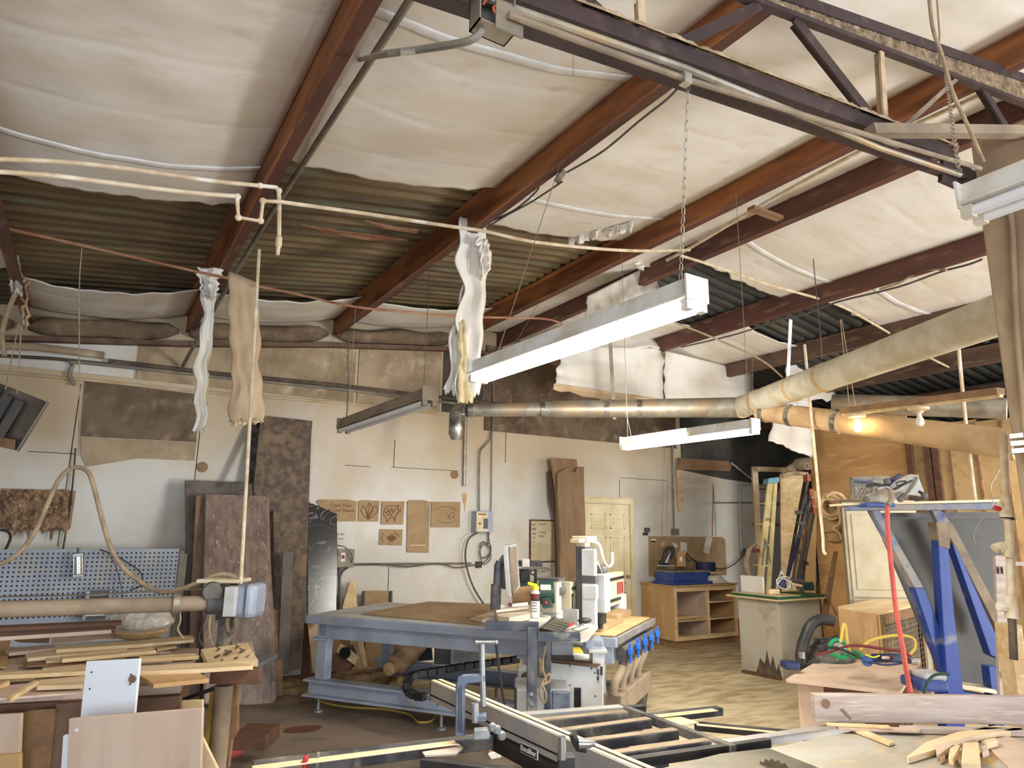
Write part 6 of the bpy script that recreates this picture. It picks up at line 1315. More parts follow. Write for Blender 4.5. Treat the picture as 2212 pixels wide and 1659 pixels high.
# blue frame with gray panel
BD = 5.75
t = thing('tilting_frame', 'blue dusty steel frame backed by a big gray panel', 'frame', PV(2000, 1490, 6.0))
pvo('gray_panel', 'gray_panel', [(1880, 1108), (2170, 1108), (2172, 1488), (2060, 1480), (2040, 1470), (1960, 1280), (1900, 1140)], 6.15, .04, t)
pvo('upper_band', 'dark_gray', [(1905, 1108), (2168, 1106), (2168, 1120), (1905, 1122)], 6.1, .03, t)
pvo('top_rail', 'blue_dusty', [(1832, 1092), (2165, 1085), (2166, 1101), (1838, 1103)], BD, .12, t, bevel=.006)
pvo('top_ledge', 'cream', [(1826, 1087), (2170, 1078), (2170, 1084), (1828, 1092)], BD-.02, .3, t, bevel=.003)
pvo('brace', 'blue_dusty', [(1884, 1103), (1901, 1103), (1996, 1270), (1976, 1270)], BD, .09, t, bevel=.005)
pvo('brace', 'blue_paint', [(1976, 1270), (1996, 1270), (2078, 1470), (2060, 1478), (2042, 1470)], BD, .09, t, bevel=.005)
pvo('post', 'blue_dusty', [(2014, 1103), (2034, 1103), (2052, 1128), (2026, 1128)], BD+.1, .06, t); pvo('post_cap', 'fixture_dusty', [(2022, 1128), (2054, 1128), (2052, 1186), (2030, 1180)], BD-.06, .12, t, bevel=.004)
pvo('post', 'blue_paint', [(2026, 1160), (2048, 1168), (2062, 1330), (2082, 1500), (2048, 1500), (2036, 1330)], BD-.05, .10, t, bevel=.005)
pvo('brace', 'fixture_dusty', [(2042, 1140), (2056, 1128), (2168, 1340), (2168, 1380), (2150, 1350)], BD+.15, .08, t, bevel=.004)
pvo('brace', 'blue_paint', [(2056, 1172), (2068, 1185), (2160, 1390), (2160, 1425), (2140, 1415)], BD+.05, .09, t, bevel=.005)
pvo('bottom_rail', 'blue_paint', [(2060, 1490), (2165, 1508), (2165, 1530), (2060, 1515)], BD+.1, .1, t)
pvo('bottom_ledge', 'cream', [(2072, 1478), (2150, 1490), (2158, 1500), (2082, 1488)], BD+.05, .2, t)
for (u, v) in ((1870, 1500), (2160, 1500)):
    pass
cbo('foot', 'blue_paint', 2046, 1495, 2086, 1660, BD+.0, .12, t); cbo('foot', 'blue_paint', 2150, 1440, 2168, 1660, BD+.1, .1, t)
b = tag(cbo('blue_tool_case', 'blue_plastic', 1987, 1472, 2052, 1496, 4.9, .25, bevel=.02), 'blue and white tool case behind the pine beam', 'case')
b = tag(cbo('white_cover', 'light_gray', 1996, 1456, 2050, 1474, 4.95, .2, bevel=.03), 'white rounded cover on the blue tool case', 'cover')
tag(tv('extension_cable', 'green_dark', [(2050, 1456), (2020, 1458), (2003, 1475), (1995, 1505)], 4.8, .01), 'dark green cord looping over the blue tool case', 'cord')
# milk crate and tools on top
t = thing('milk_crate', 'gray milk crate on top of the white cabinet', 'crate', PV(1890, 1082, 6.6))
for q, m in (([(1839, 1030), (1924, 1028), (1924, 1036), (1839, 1038)], 'conduit_gray'), ([(1839, 1030), (1844, 1030), (1844, 1080), (1841, 1080)], 'conduit_gray'), ([(1885, 1030), (1889, 1030), (1889, 1080), (1885, 1080)], 'conduit_gray'), ([(1920, 1030), (1924, 1030), (1924, 1080), (1920, 1080)], 'conduit_gray'), ([(1841, 1047), (1924, 1047), (1924, 1050), (1841, 1050)], 'conduit_gray'), ([(1845, 1036), (1884, 1036), (1884, 1047), (1845, 1047)], 'steel_blue'), ([(1841, 1076), (1924, 1076), (1924, 1081), (1841, 1081)], 'conduit_gray')):
    pvo('crate_rail', m, q, 6.6, .04, t)
b = MB()
for i in range(9):
    b.bar(PV(1845+i*9, 1052, 6.61), PV(1835+i*9+18, 1076, 6.61), .004, .012); b.bar(PV(1863+i*8, 1052, 6.62), PV(1849+i*8, 1076, 6.62), .004, .012)
b.build('lattice', 'conduit_gray', t)
p = PV(1865, 1042, 6.59); text(t, 'PROPERTY', .035, p, RV, (0, 0, 1), 'ink', 'crate_lettering')
cbo('crate_back', 'conduit_gray', 1845, 1032, 1920, 1078, 6.95, .02, t); cbo('crate_bottom', 'conduit_gray', 1842, 1078, 1923, 1082, 6.6, .35, t)
t = thing('folding_stand', 'dusty white and navy folded tool stand lying on the blue frame', 'tool stand', PV(1930, 1085, 5.6))
pvo('plate', 'saw_white', [(1870, 1072), (1940, 1036), (1966, 1024), (1986, 1026), (1984, 1036), (1960, 1068), (1930, 1085), (1880, 1086)], 5.72, .04, t, bevel=.004)
pvo('plate_side', 'light_gray', [(1984, 1030), (1996, 1060), (1994, 1072), (1962, 1068)], 5.7, .05, t)
pvo('navy_arm', 'blue_navy', [(1908, 1048), (1922, 1036), (1944, 1023), (1955, 1026), (1940, 1034), (1920, 1052), (1895, 1060)], 5.66, .04, t, bevel=.005)
for q, m, r in (([(1872, 1050), (1890, 1046), (1910, 1050)], 'black_dusty', .014), ([(1895, 1056), (1914, 1052), (1930, 1062), (1950, 1052)], 'chrome', .012), ([(1935, 1044), (1945, 1040), (1958, 1040), (1944, 1048), (1936, 1048)], 'black', .006), ([(1925, 1060), (1970, 1038)], 'black', .008), ([(1940, 1078), (1965, 1064), (1984, 1034)], 'chrome', .008), ([(1985, 1062), (1998, 1070), (1992, 1078), (1965, 1076)], 'black', .012)):
    tv('strut', m, q, 5.6, r, t)
for u, v in ((1869, 1079), (1942, 1078), (1950, 1072), (1913, 1040), (1994, 1070)):
    b = MB(); b.lathe([(.02, 0), (.026, .01), (.026, .03), (.01, .04)], PV(u, v, 5.6), -NV, 12); b.build('knob', 'dark_gray', t, smooth=True)
cbo('blue_base', 'blue_plastic', 1872, 1086, 1934, 1095, 5.62, .15, t, bevel=.006)
tv('spout', 'fixture_dusty', [(1922, 1058), (1926, 1070), (1924, 1082), (1918, 1090)], 5.5, .02, t)
# cream face-frame scrap (pocket-holed) and vertical pvc at the column
t = thing('pocket_hole_frame', 'pale wooden frame with pocket holes standing at the column foot', 'frame', PV(2165, 1500, 4.4))
for q in ([(2150, 1200), (2172, 1200), (2180, 1510), (2160, 1510)], [(2172, 1212), (2212, 1214), (2212, 1222), (2172, 1222)], [(2158, 1425), (2212, 1430), (2212, 1450), (2160, 1448)]):
    pvo('rail', 'board_whitewash', q, 4.4, .025, t, bevel=.002)
for u, v in ((2156, 1232), (2165, 1232), (2164, 1408), (2172, 1408), (2165, 1458), (2174, 1458)):
    b = MB(); b.ball(PV(u, v, 4.395), .012, (.5, .3, 2)); b.build('pocket_hole', 'hole_black', t)
PCV = 3.35
t = thing('air_drop_pipe', 'vertical cream plastic pipe with valves strapped beside the column', 'pipe', PV(2180, 1200, PCV))
b = MB(); b.tube([PV(2168, 940, PCV), PV(2172, 1060, PCV), PV(2178, 1110, PCV), PV(2183, 1200, PCV), PV(2186, 1300, PCV)], .019, 12, 0); b.build('pipe_run', 'pvc', t, smooth=True)
b = MB(); b.tube([PV(2186, 1334, PCV), PV(2190, 1425, PCV)], .017, 12); b.build('dark_pipe', 'conduit_dark', t, smooth=True)
for (a, c, r) in (((2172, 1068), (2174, 1092), .026), ((2174, 1092), (2176, 1122), .030), ((2178, 1170), (2182, 1204), .030), ((2185, 1288), (2188, 1336), .032)):
    b = MB(); b.tube([PV(*a, PCV), PV(*c, PCV)], r, 14); b.build('coupling', 'pvc', t, smooth=True)
b = MB(); b.tube([PV(2176, 1118, PCV), PV(2176, 1122, PCV)], .0305, 14); b.build('black_ring', 'black', t, smooth=True)
tv('tee_branch', 'pvc', [(2174, 1098), (2156, 1092)], PCV, .022, t, 0, n=12); tv('red_handle', 'red', [(2160, 1100), (2148, 1096)], PCV-.05, .012, t, 0); tv('tee_branch', 'pvc', [(2182, 1185), (2160, 1180), (2148, 1186)], PCV, .022, t, 2, n=12)
tv('wrapped_cord', 'rope_tan', [(2162, 1176), (2166, 1192), (2170, 1190), (2172, 1186)], PCV-.05, .004, t); tv('tee_branch', 'pvc', [(2186, 1318), (2170, 1312), (2156, 1310)], PCV, .02, t, 0)
tag(tv('loose_wire', 'wire_steel', [(2175, 930), (2160, 1010), (2140, 1050), (2146, 1085), (2128, 1110), (2112, 1135), (2104, 1160), (2112, 1180), (2122, 1172), (2108, 1164), (2094, 1172)], 3.4, .002), 'thin white wire dangling in a curl beside the vertical pipe', 'wire')
tag(cbo('door_jamb', 'board_pine', 2196, 1350, 2230, 1660, 3.6, .1, bevel=.01), 'pale rough post at the bottom right edge', 'post')

# ================================================================ saw table in the foreground
SZ = .88
t = thing('table_saw', 'dusty white table saw top with dark cast iron wing at the bottom right', 'table saw', PZ(1800, 1640, SZ))
slabz('extension_top', 'saw_white', [(1660, 1616), (1858, 1575), (2250, 1566), (2600, 1700), (2300, 1900), (1900, 1720), (1760, 1655)], SZ, .03, t, bevel=.002)
slabz('cast_iron_wing', 'cast_iron', [(1420, 1662), (1556, 1628), (1660, 1616), (1760, 1655), (1900, 1720), (1560, 1820)], SZ, .03, t)
slabz('cream_strip', 'saw_white', [(1380, 1680), (1600, 1630), (1640, 1636), (1500, 1760)], SZ+.001, .0, t) if False else None
b = MB(); a = PZ(1350, 1640, SZ-.03); c = PZ(1860, 1568, SZ-.03); b.bar(a, c, .05, .03); b.build('rear_rail', 'aluminium_track', t)
b = MB(); a = PZ(1350, 1650, SZ-.02); c = PZ(1660, 1604, SZ-.02); b.bar(a, c, .03, .03); b.build('rail_groove', 'black', t)
b = MB(); a = PZ(1590, 1655, SZ+.002); c = PZ(1700, 1633, SZ+.002)
bl = PZ(1682, 1664, SZ)
ax = V((math.cos(.2), -math.sin(.2)*0, 0)); ax = V((1, 0, 0))
b = MB()
tt = []
for k in range(60): 
    r = .127 if k % 2 else .118
    tt.append(bl+V((0, math.cos(k*math.tau/60)*r, math.sin(k*math.tau/60)*r-.095)))
b.prism(tt, (.003, 0, 0)); b.build('blade', 'conduit_dark', t, label='toothed blade edge')
for x_, y_ in ((.0, .0), (.55, .0)):
    pass
b = MB(); p = PZ(1750, 1660, SZ-.03); b.box((p.x, p.y-.25, .425), (.7, .6, .84)); b.build('cabinet_base', 'dark_gray', t)
# boards on the saw top
def sb(name, m, pts, z, th, lab, cat='board', group=None): return tag(slabz(name, m, pts, z, th, None, None, .0015), lab, cat, group)
GP = 'scraps on the saw table'
t = thing('pine_beam', 'long whitewashed pine beam with a dark knot lying on edge across the saw table', 'beam', PZ(1980, 1560, SZ))
a0, a1 = PZ(1763, 1560, SZ+.002), PZ(2240, 1567, SZ+.002)
d_ = (a1-a0).normalized(); n_ = V((-d_.y, d_.x, 0)); ht = .108
b = MB(); b.prism([a0, a0+V((0, 0, ht)), a1+V((0, 0, ht)), a1], n_*.04); b.build('beam', 'board_whitewash', t, bevel=.003)
b = MB(); b.lathe([(.018, 0), (.018, .002)], a0+d_*.045+V((0, 0, ht-.035))-n_*.001, -n_, 20); b.build('knot', 'board_brown', t)
b = MB(); b.prism([a0+d_*.10+V((0, 0, .05)), a0+d_*.115+V((0, 0, .055)), a0+d_*.15+V((0, 0, .015)), a0+d_*.14+V((0, 0, .01))], -n_*.001); b.build('knot', 'fixture_dusty', t)
z = SZ+.001
sb('wood_strip', 'board_whitewash', [(1942, 1566), (2225, 1573), (2225, 1580), (1942, 1572)], z+.022, .02, 'squared pale strip right in front of the pine beam', 'board', GP)
sb('wood_strip', 'board_pine', [(1784, 1560), (1920, 1566), (1925, 1571), (1786, 1564)], z+.03, .008, 'short thin pale strip sticking out left in front of the beam', 'board', GP)
sb('wood_strip', 'board_birch', [(1805, 1566), (1990, 1572), (1985, 1578), (1812, 1572)], z+.021, .01, 'thin brown strip under the short pale one', 'board', GP)
sb('wood_strip', 'board_brown', [(1915, 1573), (2120, 1570), (2122, 1576), (1918, 1579)], z+.011, .008, 'long thin brown strip at the back of the saw table', 'board', GP)
sb('wood_strip', 'board_pine', [(1832, 1572), (1850, 1568), (1932, 1602), (1920, 1606)], z+.012, .010, 'thin pale strip pointing toward the viewer, left of the scraps', 'board', GP)
sb('curved_board', 'board_maple', [(1958, 1634), (2000, 1602), (2070, 1580), (2150, 1567), (2200, 1570), (2212, 1576), (2150, 1582), (2080, 1598), (2010, 1622), (1962, 1636)], z+.022, .02, 'long bowed pale board slanting over the scraps', 'board', GP)
sb('flat_panel', 'board_birch', [(2120, 1600), (2180, 1590), (2300, 1640), (2260, 1700), (2190, 1665)], z+.008, .007, 'flat tan panel at the right edge of the saw table', 'board', GP)
for k, (pts, zz, th, lab) in enumerate((
    ([(2080, 1604), (2113, 1602), (2118, 1650), (2076, 1646)], .04, .03, 'square tan offcut block, biggest of the scraps'),
    ([(2020, 1610), (2046, 1603), (2060, 1608), (2024, 1632)], .03, .02, 'small stick left of the square block'),
    ([(2052, 1616), (2066, 1608), (2074, 1610), (2058, 1640), (2048, 1636)], .034, .02, 'small upright-looking stick beside the square block'),
    ([(2050, 1602), (2100, 1590), (2106, 1596), (2060, 1610)], .024, .02, 'short stick lying behind the square block'),
    ([(2126, 1598), (2150, 1593), (2155, 1600), (2132, 1606)], .030, .02, 'tiny block right of the square block'),
    ([(2118, 1612), (2132, 1608), (2136, 1622), (2122, 1626)], .022, .02, 'tiny offcut touching the right of the square block'),
    ([(2026, 1632), (2036, 1626), (2042, 1634), (2030, 1640)], .018, .016, 'tiny cube at the left tip of the scraps'),
    ([(2066, 1640), (2072, 1616), (2078, 1616), (2074, 1646)], .015, .013, 'thin sliver left of the square block'))):
    sb('wood_offcut', 'board_birch' if k % 2 else 'board_maple', pts, z+zz, th, lab, 'offcut', GP)
t = thing('sawdust_pile', 'loose sawdust and splinters between the scraps', 'sawdust', PZ(2100, 1630, SZ+.002)); t['kind'] = 'stuff'
b = MB(); o0 = PZ(2100, 1628, SZ)
b.grid(lambda i, j: V((o0.x-.22+.44*i, o0.y-.18+.36*j, SZ-.004+.013*max(0, noise.noise(V((i*4, j*4, 1)))+.35)*math.sin(i*math.pi)*math.sin(j*math.pi)+.002*noise.noise(V((i*40, j*40, 0))))), 50, 40); b.build('heap', 'sawdust', t)
# ---------------------------------------------------------------- sliding table with fence
t = thing('sliding_table', 'black steel sliding crosscut table with tubular grid and aluminium rail', 'saw table', PZ(1400, 1600, .8))
def bar2(name, m, p, q, w, h, t=t, label=None, bevel=.003):
    b = MB(); b.bar(p, q, w, h); return b.build(name, m, t, label=label, bevel=bevel)
RX = 1.555
fa = PZ(942, 1490, .93); fb = PZ(1345, 1672, .93)
bar2('rail', 'aluminium_track', fa, fa.lerp(fb, 1.15), .055, .085, label='long aluminium rail')
dr = (fb-fa).normalized(); sd = dr.cross(V((0, 0, 1))).normalized()
bar2('rail_groove', 'hole_black', fa+V((0, 0, .0425))+sd*.0, fa.lerp(fb, 1.15)+V((0, 0, .0425)), .006, .003, bevel=0)
bar2('rail_groove', 'hole_black', fa-sd*.0275*(1 if sd.x > 0 else -1)+V((0, 0, -.018)), fa.lerp(fb, .8)-sd*.0275*(1 if sd.x > 0 else -1)+V((0, 0, -.018)), .003, .006, bevel=0)
for k_ in (-1, 1): bar2('dust_topping', 'board_maple', fa+V((0, 0, .0435))+sd*.016*k_, fa.lerp(fb, 1.15)+V((0, 0, .0435))+sd*.016*k_, .018, .002, bevel=0)
bar2('rail_cap', 'black', fa-dr*.006, fa, .058, .088)
lo = V((0, 0, -.085)); s_ = -sd*.02*(1 if sd.x > 0 else -1)
bar2('support_beam', 'black', fa.lerp(fb, .35)+lo, fa.lerp(fb, 1.1)+lo, .05, .06, label='black beam under the rail')
sq = fa.lerp(fb, .66)+lo+s_*1.35
c = PN(1143, 1622, fa+lo-sd*.027*(1 if sd.x > 0 else -1), sd)
b = MB(); b.bar(c-dr*.055, c+dr*.055, .004, .034); nb = b.build('name_badge', 'white_text', t, bevel=.001, label='white-outlined badge')
b = MB(); b.bar(c-dr*.052, c+dr*.052, .0052, .029); b.build('badge_field', 'black', nb)
o_ = -sd*(.0036*(1 if sd.x > 0 else -1)); text(nb, 'Excalibur', .026, c+o_, dr, (0, 0, 1), 'white_text', 'badge_lettering')
gz_ = .86
for k, ((u0, v0), (u1, v1)) in enumerate((((1120, 1550), (1350, 1532)), ((1150, 1566), (1352, 1545)), ((1190, 1590), (1402, 1561)), ((1245, 1612), (1460, 1585)), ((1300, 1640), (1530, 1608)))):
    p, q = PZ(u0, v0, gz_), PZ(u1, v1, gz_)
    bar2('cross_tube', 'aluminium_track' if k == 0 else 'black_dusty', p, q, .045, .035, label='dust-topped tube' if k else 'pale aluminium tube')
    if k: bar2('dust_topping', 'fixture_dusty', p+V((0, 0, .0185)), q+V((0, 0, .0185)), .038, .002, bevel=0)
bar2('edge_tube', 'black_dusty', PZ(1340, 1530, gz_), PZ(1585, 1620, gz_), .03, .035)
bar2('long_arm', 'black_dusty', PZ(545, 1664, .85), PZ(1062, 1600, .85), .05, .05, label='long dusty arm reaching left')
bar2('dust_topping', 'board_maple', PZ(545, 1660, .877), PZ(985, 1604, .877), .048, .004, label='sawdust layer on the arm')
bar2('stop_arm', 'black', PZ(912, 1650, .84), PZ(1230, 1690, .84), .04, .04)
b = MB(); b.prism([PZ(u, v, .862) for u, v in ((912, 1628), (990, 1610), (1000, 1618), (985, 1632), (918, 1636))], (0, 0, .006)); b.build('dusty_plate', 'board_whitewash', t)
bar2('outrigger', 'black_dusty', PZ(1395, 1553, .83), PZ(1555, 1535, .83), .05, .035); bar2('outrigger', 'black', PZ(1500, 1568, .80), PZ(1760, 1592, .80), .03, .035); bar2('outrigger', 'black', PZ(1340, 1535, .82), PZ(1392, 1531, .82), .04, .035)
bar2('dust_topping', 'board_maple', PZ(1395, 1550, .85), PZ(1545, 1533, .85), .045, .003); bar2('dust_topping', 'board_maple', PZ(1505, 1565, .82), PZ(1740, 1588, .82), .028, .003)
slabz('dusty_plate', 'board_maple', [(1420, 1552), (1470, 1548), (1510, 1560), (1462, 1568)], .845, .004, t)
for (u, v) in ((1150, 1625), (1420, 1640)):
    p = PZ(u, v, .8); b = MB(); b.bx((p.x-.03, p.y-.03, 0), (p.x+.03, p.y+.03, .8)); b.build('leg', 'navy_steel', t)
p = PZ(1240, 1600, .93)
tv('lock_lever', 'black', [(1236, 1585), (1242, 1600), (1250, 1616), (1266, 1618)], 2.32, .012, t, 0); b = MB(); b.lathe([(.014, 0), (.014, .03), (.008, .05)], PV(1250, 1606, 2.3), RV, 12); b.build('lock_knob', 'chrome', t, smooth=True)
cbo('clamp_block', 'black', 1206, 1636, 1242, 1672, 2.15, .05, t); b = MB(); b.lathe([(.012, 0), (.012, .06)], PV(1214, 1640, 2.14), (0, 0, 1), 12); b.build('clamp_pin', 'chrome', t, smooth=True)
b = MB(); b.prism(pv([(1023, 1578), (1052, 1576), (1058, 1590), (1058, 1598), (1022, 1600)], 2.62), NV*.04); b.build('bracket_plate', 'steel_zinc', t, bevel=.004)
for u, v in ((1072, 1575), (1082, 1588), (1062, 1570)):
    b = MB(); b.lathe([(.012, 0), (.016, .006), (.012, .02)], PV(u, v, 2.6), -NV+RV*.4, 10); b.build('wing_bolt', 'steel_zinc', t, smooth=True)
tag(cbo('red_push_stick', 'red', 652, 1636, 662, 1668, 2.5, .03, bevel=.006), 'small red plastic handle sticking up at the long arm', 'handle')
tag(cbo('gray_push_stick', 'conduit_gray', 680, 1626, 689, 1660, 2.55, .02, bevel=.006), 'small gray metal tab sticking up at the long arm', 'tab')
# C clamp
CD = 2.72
t = thing('c_clamp', 'large gray screw clamp gripping the saw rail', 'clamp', PV(1010, 1590, CD))
pvo('frame', 'steel_blue', [(983, 1590), (984, 1480), (988, 1466), (1000, 1459), (1048, 1457), (1048, 1474), (1010, 1478), (1004, 1486), (1004, 1592)], CD, .03, t, bevel=.005)
pvo('frame_rib', 'navy_steel', [(989, 1580), (990, 1485), (998, 1482), (999, 1585)], CD-.005, .006, t, bevel=.002)
b = MB(); b.tube([PV(1041, 1388, CD+.01), PV(1042, 1460, CD+.01), PV(1044, 1525, CD+.01)], .011, 10); b.build('screw', 'steel_zinc', t, smooth=True)
b = MB(); b.tube([PV(1029, 1388, CD), PV(1072, 1388, CD)], .006, 8); b.ball(PV(1029, 1388, CD), .008); b.ball(PV(1072, 1388, CD), .008); b.build('tommy_bar', 'steel_zinc', t, smooth=True)
b = MB(); b.tube([PV(1026, 1519, CD-.02), PV(1027, 1560, CD-.02)], .014, 10); b.build('second_screw', 'steel_zinc', t, smooth=True); cbo('lower_jaw', 'steel_blue', 1020, 1545, 1050, 1562, CD-.03, .05, t, bevel=.006)
tag(tv('dangling_cable', 'cable_black', [(1072, 1392), (1076, 1430), (1083, 1480), (1090, 1520), (1096, 1545)], 4.1, .007), 'black cable hanging from the cart tray to the floor', 'cable')
# yellow cord on floor
b = MB(); b.tube([PZ(u, v, .012) for u, v in ((672, 1502), (700, 1518), (760, 1528), (830, 1532), (880, 1542), (895, 1552), (905, 1560), (930, 1558), (942, 1545))]+[PZ(948, 1515, .25)], .009, 6, 5); tag(b.build('extension_cable', 'yellow_hose', smooth=True), 'yellow extension cord lying on the floor before the router table', 'cord')
# carton and bags on the floor under the rail
t = thing('torn_carton', 'brown paper sack with a red logo under the sliding rail', 'carton', PV(1085, 1640, 3.2))
pvo('body', 'cardboard', [(1056, 1612), (1110, 1608), (1112, 1632), (1092, 1642), (1054, 1634)], 3.2, .2, t, bevel=.01); pvo('red_logo', 'red', [(1094, 1614), (1106, 1612), (1106, 1626), (1094, 1632)], 3.19, .008, t); pvo('torn_flap', 'paper', [(1055, 1630), (1075, 1624), (1082, 1636), (1062, 1640)], 3.17, .02, t)
# rust stains on the floor
for k, (u, v, sx, sy, m, l) in enumerate(((655, 1575, .16, .10, 'stain_rust', 'dark rust-brown spill on the concrete floor'),)):
    c = PZ(u, v, .002); b = MB(); b.prism([c+V((sx*math.cos(a*.4)*(1+.25*noise.noise(V((a*.9, k, 0)))), sy*math.sin(a*.4)*(1+.3*noise.noise(V((a*.7, k+3, 0)))), 0)) for a in range(16)], (0, 0, .001)); tag(b.build('floor_stain', m), l, 'stain')
# sawdust drifts on the floor
for k, (u, v, sx, sy, hh, l) in enumerate(((860, 1455, .9, .5, .05, 'drift of sawdust under the router table'), (640, 1480, .35, .5, .05, 'drift of sawdust at the foot of the leaning slabs'))):
    c = PZ(u, v, 0); b = MB()
    b.grid(lambda i, j: V((c.x-sx+2*sx*i, c.y-sy+2*sy*j, -.01+hh*(math.sin(i*math.pi)*math.sin(j*math.pi))**.7*(.6+.8*noise.noise(V((i*6, j*6, k))))+.006*noise.noise(V((i*40, j*40, k))))), 50, 40)
    o = b.build('sawdust_drift', 'sawdust_floor', smooth=True); tag(o, l, 'sawdust', None, 'stuff')
random.seed(11)
t = thing('rag_heap', 'heap of rags and hose offcuts under the router table', 'rags', PZ(790, 1480, 0)); t['kind'] = 'stuff'
c = PZ(790, 1478, .06); b = MB()
for k in range(9):
    a = random.uniform(0, 6.28); b.tube([c+V((.25*math.cos(a+s*.9)+random.uniform(-.1, .1), .16*math.sin(a+s*.9), random.uniform(0, .1))) for s in range(4)], random.uniform(.02, .04), 8, 4)
b.build('rags', 'cloth_tan', t, smooth=True)

# ================================================================ bench on the left
BZ = .92
t = thing('work_bench', 'long wooden bench with a brown apron buried under board offcuts', 'bench', PZ(200, 1500, BZ))
bp = [PZ(-120, 1505, BZ), PZ(392, 1478, BZ), PZ(430, 1400, BZ), PZ(-150, 1395, BZ)]
b = MB(); b.prism(bp, (0, 0, -.04)); b.build('bench_top', 'board_birch', t)
a, c = bp[0], bp[1]; n_ = V(((c-a).y, -(c-a).x, 0)).normalized()
b = MB(); b.prism([a-V((0, 0, .04)), c-V((0, 0, .04)), c-V((0, 0, .16)), a-V((0, 0, .16))], n_*.03); b.build('apron', 'board_dark', t, label='reddish apron board')
cbo('tag', 'paper', 367, 1487, 378, 1502, 3.68, .01, t)
for p in (bp[1], bp[2], bp[3]):
    b = MB(); b.bx((p.x-.11, p.y+.03, 0), (p.x-.03, p.y+.11, BZ-.04)); b.build('leg', 'board_brown', t)
# tube machine: long pipe, motor, drop tray, pedestal
t = thing('tube_machine', 'machine bed with a long dusty steel pipe ending in a motor and switch boxes', 'machine', PY(420, 1400, 4.3))
q0, q1 = PY(-120, 1320, 4.3), PY(445, 1303, 4.3)
b = MB(); b.tube([q0, q1], .041, 18); b.build('long_pipe', 'fixture_dusty', t, smooth=True, label='long dusty pipe')
b = MB(); b.tube([q1, q1+(q1-q0).normalized()*.08], .06, 16); b.build('end_hub', 'dark_gray', t, smooth=True); b = MB(); b.tube([PY(372, 1303, 4.3), PY(386, 1303, 4.3)], .058, 16); b.build('collar', 'galvanized', t, smooth=True)
b = MB(); b.tube([q1, PY(488, 1302, 4.3)], .035, 14); b.build('shaft', 'black', t, smooth=True)
b = MB(); b.tube([PY(-60, 1290, 4.25), PY(180, 1285, 4.25), PY(440, 1272, 4.25)], .004, 6); b.build('drive_chain', 'conduit_dark', t)
b = MB(); b.lathe([(.05, -.03), (.055, 0), (.05, .03)], PY(458, 1278, 4.28), (0, -1, 0), 16); b.build('sprocket', 'cast_iron', t, smooth=True)
cbo('switch_box', 'light_gray', 482, 1268, 508, 1333, 3.92, .10, t, label='pale gray switch box', bevel=.006)
cbo('motor_box', 'gray_blue_steel', 510, 1262, 550, 1338, 3.95, .2, t, label='bluish motor box', bevel=.03)
cbo('motor_seam', 'dark_gray', 526, 1260, 530, 1340, 3.94, .21, t)
cbo('mount_plate', 'black', 468, 1262, 488, 1340, 4.0, .15, t)
cbo('pedestal', 'black_dusty', 468, 1336, 486, 1405, 4.0, .12, t); cbo('shelf', 'cream', 424, 1252, 515, 1260, 4.05, .2, t)
tv('cord', 'conduit_dark', [(492, 1335), (490, 1352), (497, 1366), (508, 1355), (508, 1338)], 3.9, .014, t)
for k, q in enumerate(([(446, 1320), (440, 1345), (430, 1375), (440, 1400)], [(455, 1330), (452, 1360), (460, 1395)], [(388, 1310), (390, 1340), (384, 1360), (398, 1380)])):
    tv('loose_wire', 'cable_black' if k == 0 else 'cable_tan', q, 3.95, .005, t)
# side table with drawer under the motor
t = thing('drawer_stand', 'small brown drawer tray on a round steel post at the bench end', 'stand', PV(480, 1650, 3.3))
slabz('top', 'board_birch', [(440, 1445), (452, 1395), (545, 1385), (558, 1442)], .95, .02, t)
cbo('drawer_front', 'board_dark', 453, 1444, 560, 1478, 3.55, .03, t, bevel=.003)
cbo('drawer_inside', 'dark_gray', 460, 1436, 556, 1446, 3.6, .3, t)
b = MB(); p = PV(484, 1480, 3.65); b.tube([V((p.x, p.y, 0)), V((p.x, p.y, p.z))], .045, 16); b.build('post', 'fixture_dusty', t, smooth=True, label='round dusty post')
cbo('side_leg', 'yellow_hose', 446, 1488, 466, 1640, 3.8, .08, t, label='mustard side leg'); pvo('back_board', 'board_brown', [(496, 1478), (512, 1478), (512, 1580), (500, 1600), (492, 1660), (490, 1478)], 3.75, .03, t)
pvo('brace', 'black', [(390, 1510), (460, 1484), (462, 1492), (400, 1514)], 3.7, .03, t)
# drill index block
t = thing('drill_block', 'tilted tan block with holes and spiral bits on the drawer stand', 'block', PZ(495, 1410, .97))
q = [PZ(434, 1402, 1.01), PZ(534, 1388, 1.06), PZ(558, 1426, 1.01), PZ(450, 1434, .98)]
b = MB(); b.prism(q, (0, 0, -.03)); b.build('block', 'board_pine', t, bevel=.002)
for (fu, fv, r) in ((.25, .6, .016), (.5, .45, .022), (.8, .45, .016), (.35, .2, .01), (.75, .2, .012), (.6, .8, .012), (.85, .75, .008), (.3, .85, .008)):
    p = q[0].lerp(q[1], fu).lerp(q[3].lerp(q[2], fu), fv); nn = (q[1]-q[0]).cross(q[3]-q[0]).normalized(); nn = nn if nn.z > 0 else -nn
    b = MB(); b.lathe([(r, .0005), (r, .0015)], p, nn, 14); b.build('hole', 'bark_board', t)
    if fu in (.5, .8, .75, .35): b = MB(); b.tube([p+V((r*.8*math.cos(s), r*.8*math.sin(s), .004*s)) for s in range(5)], .003, 5, 3); b.build('bit', 'dark_gray', t)
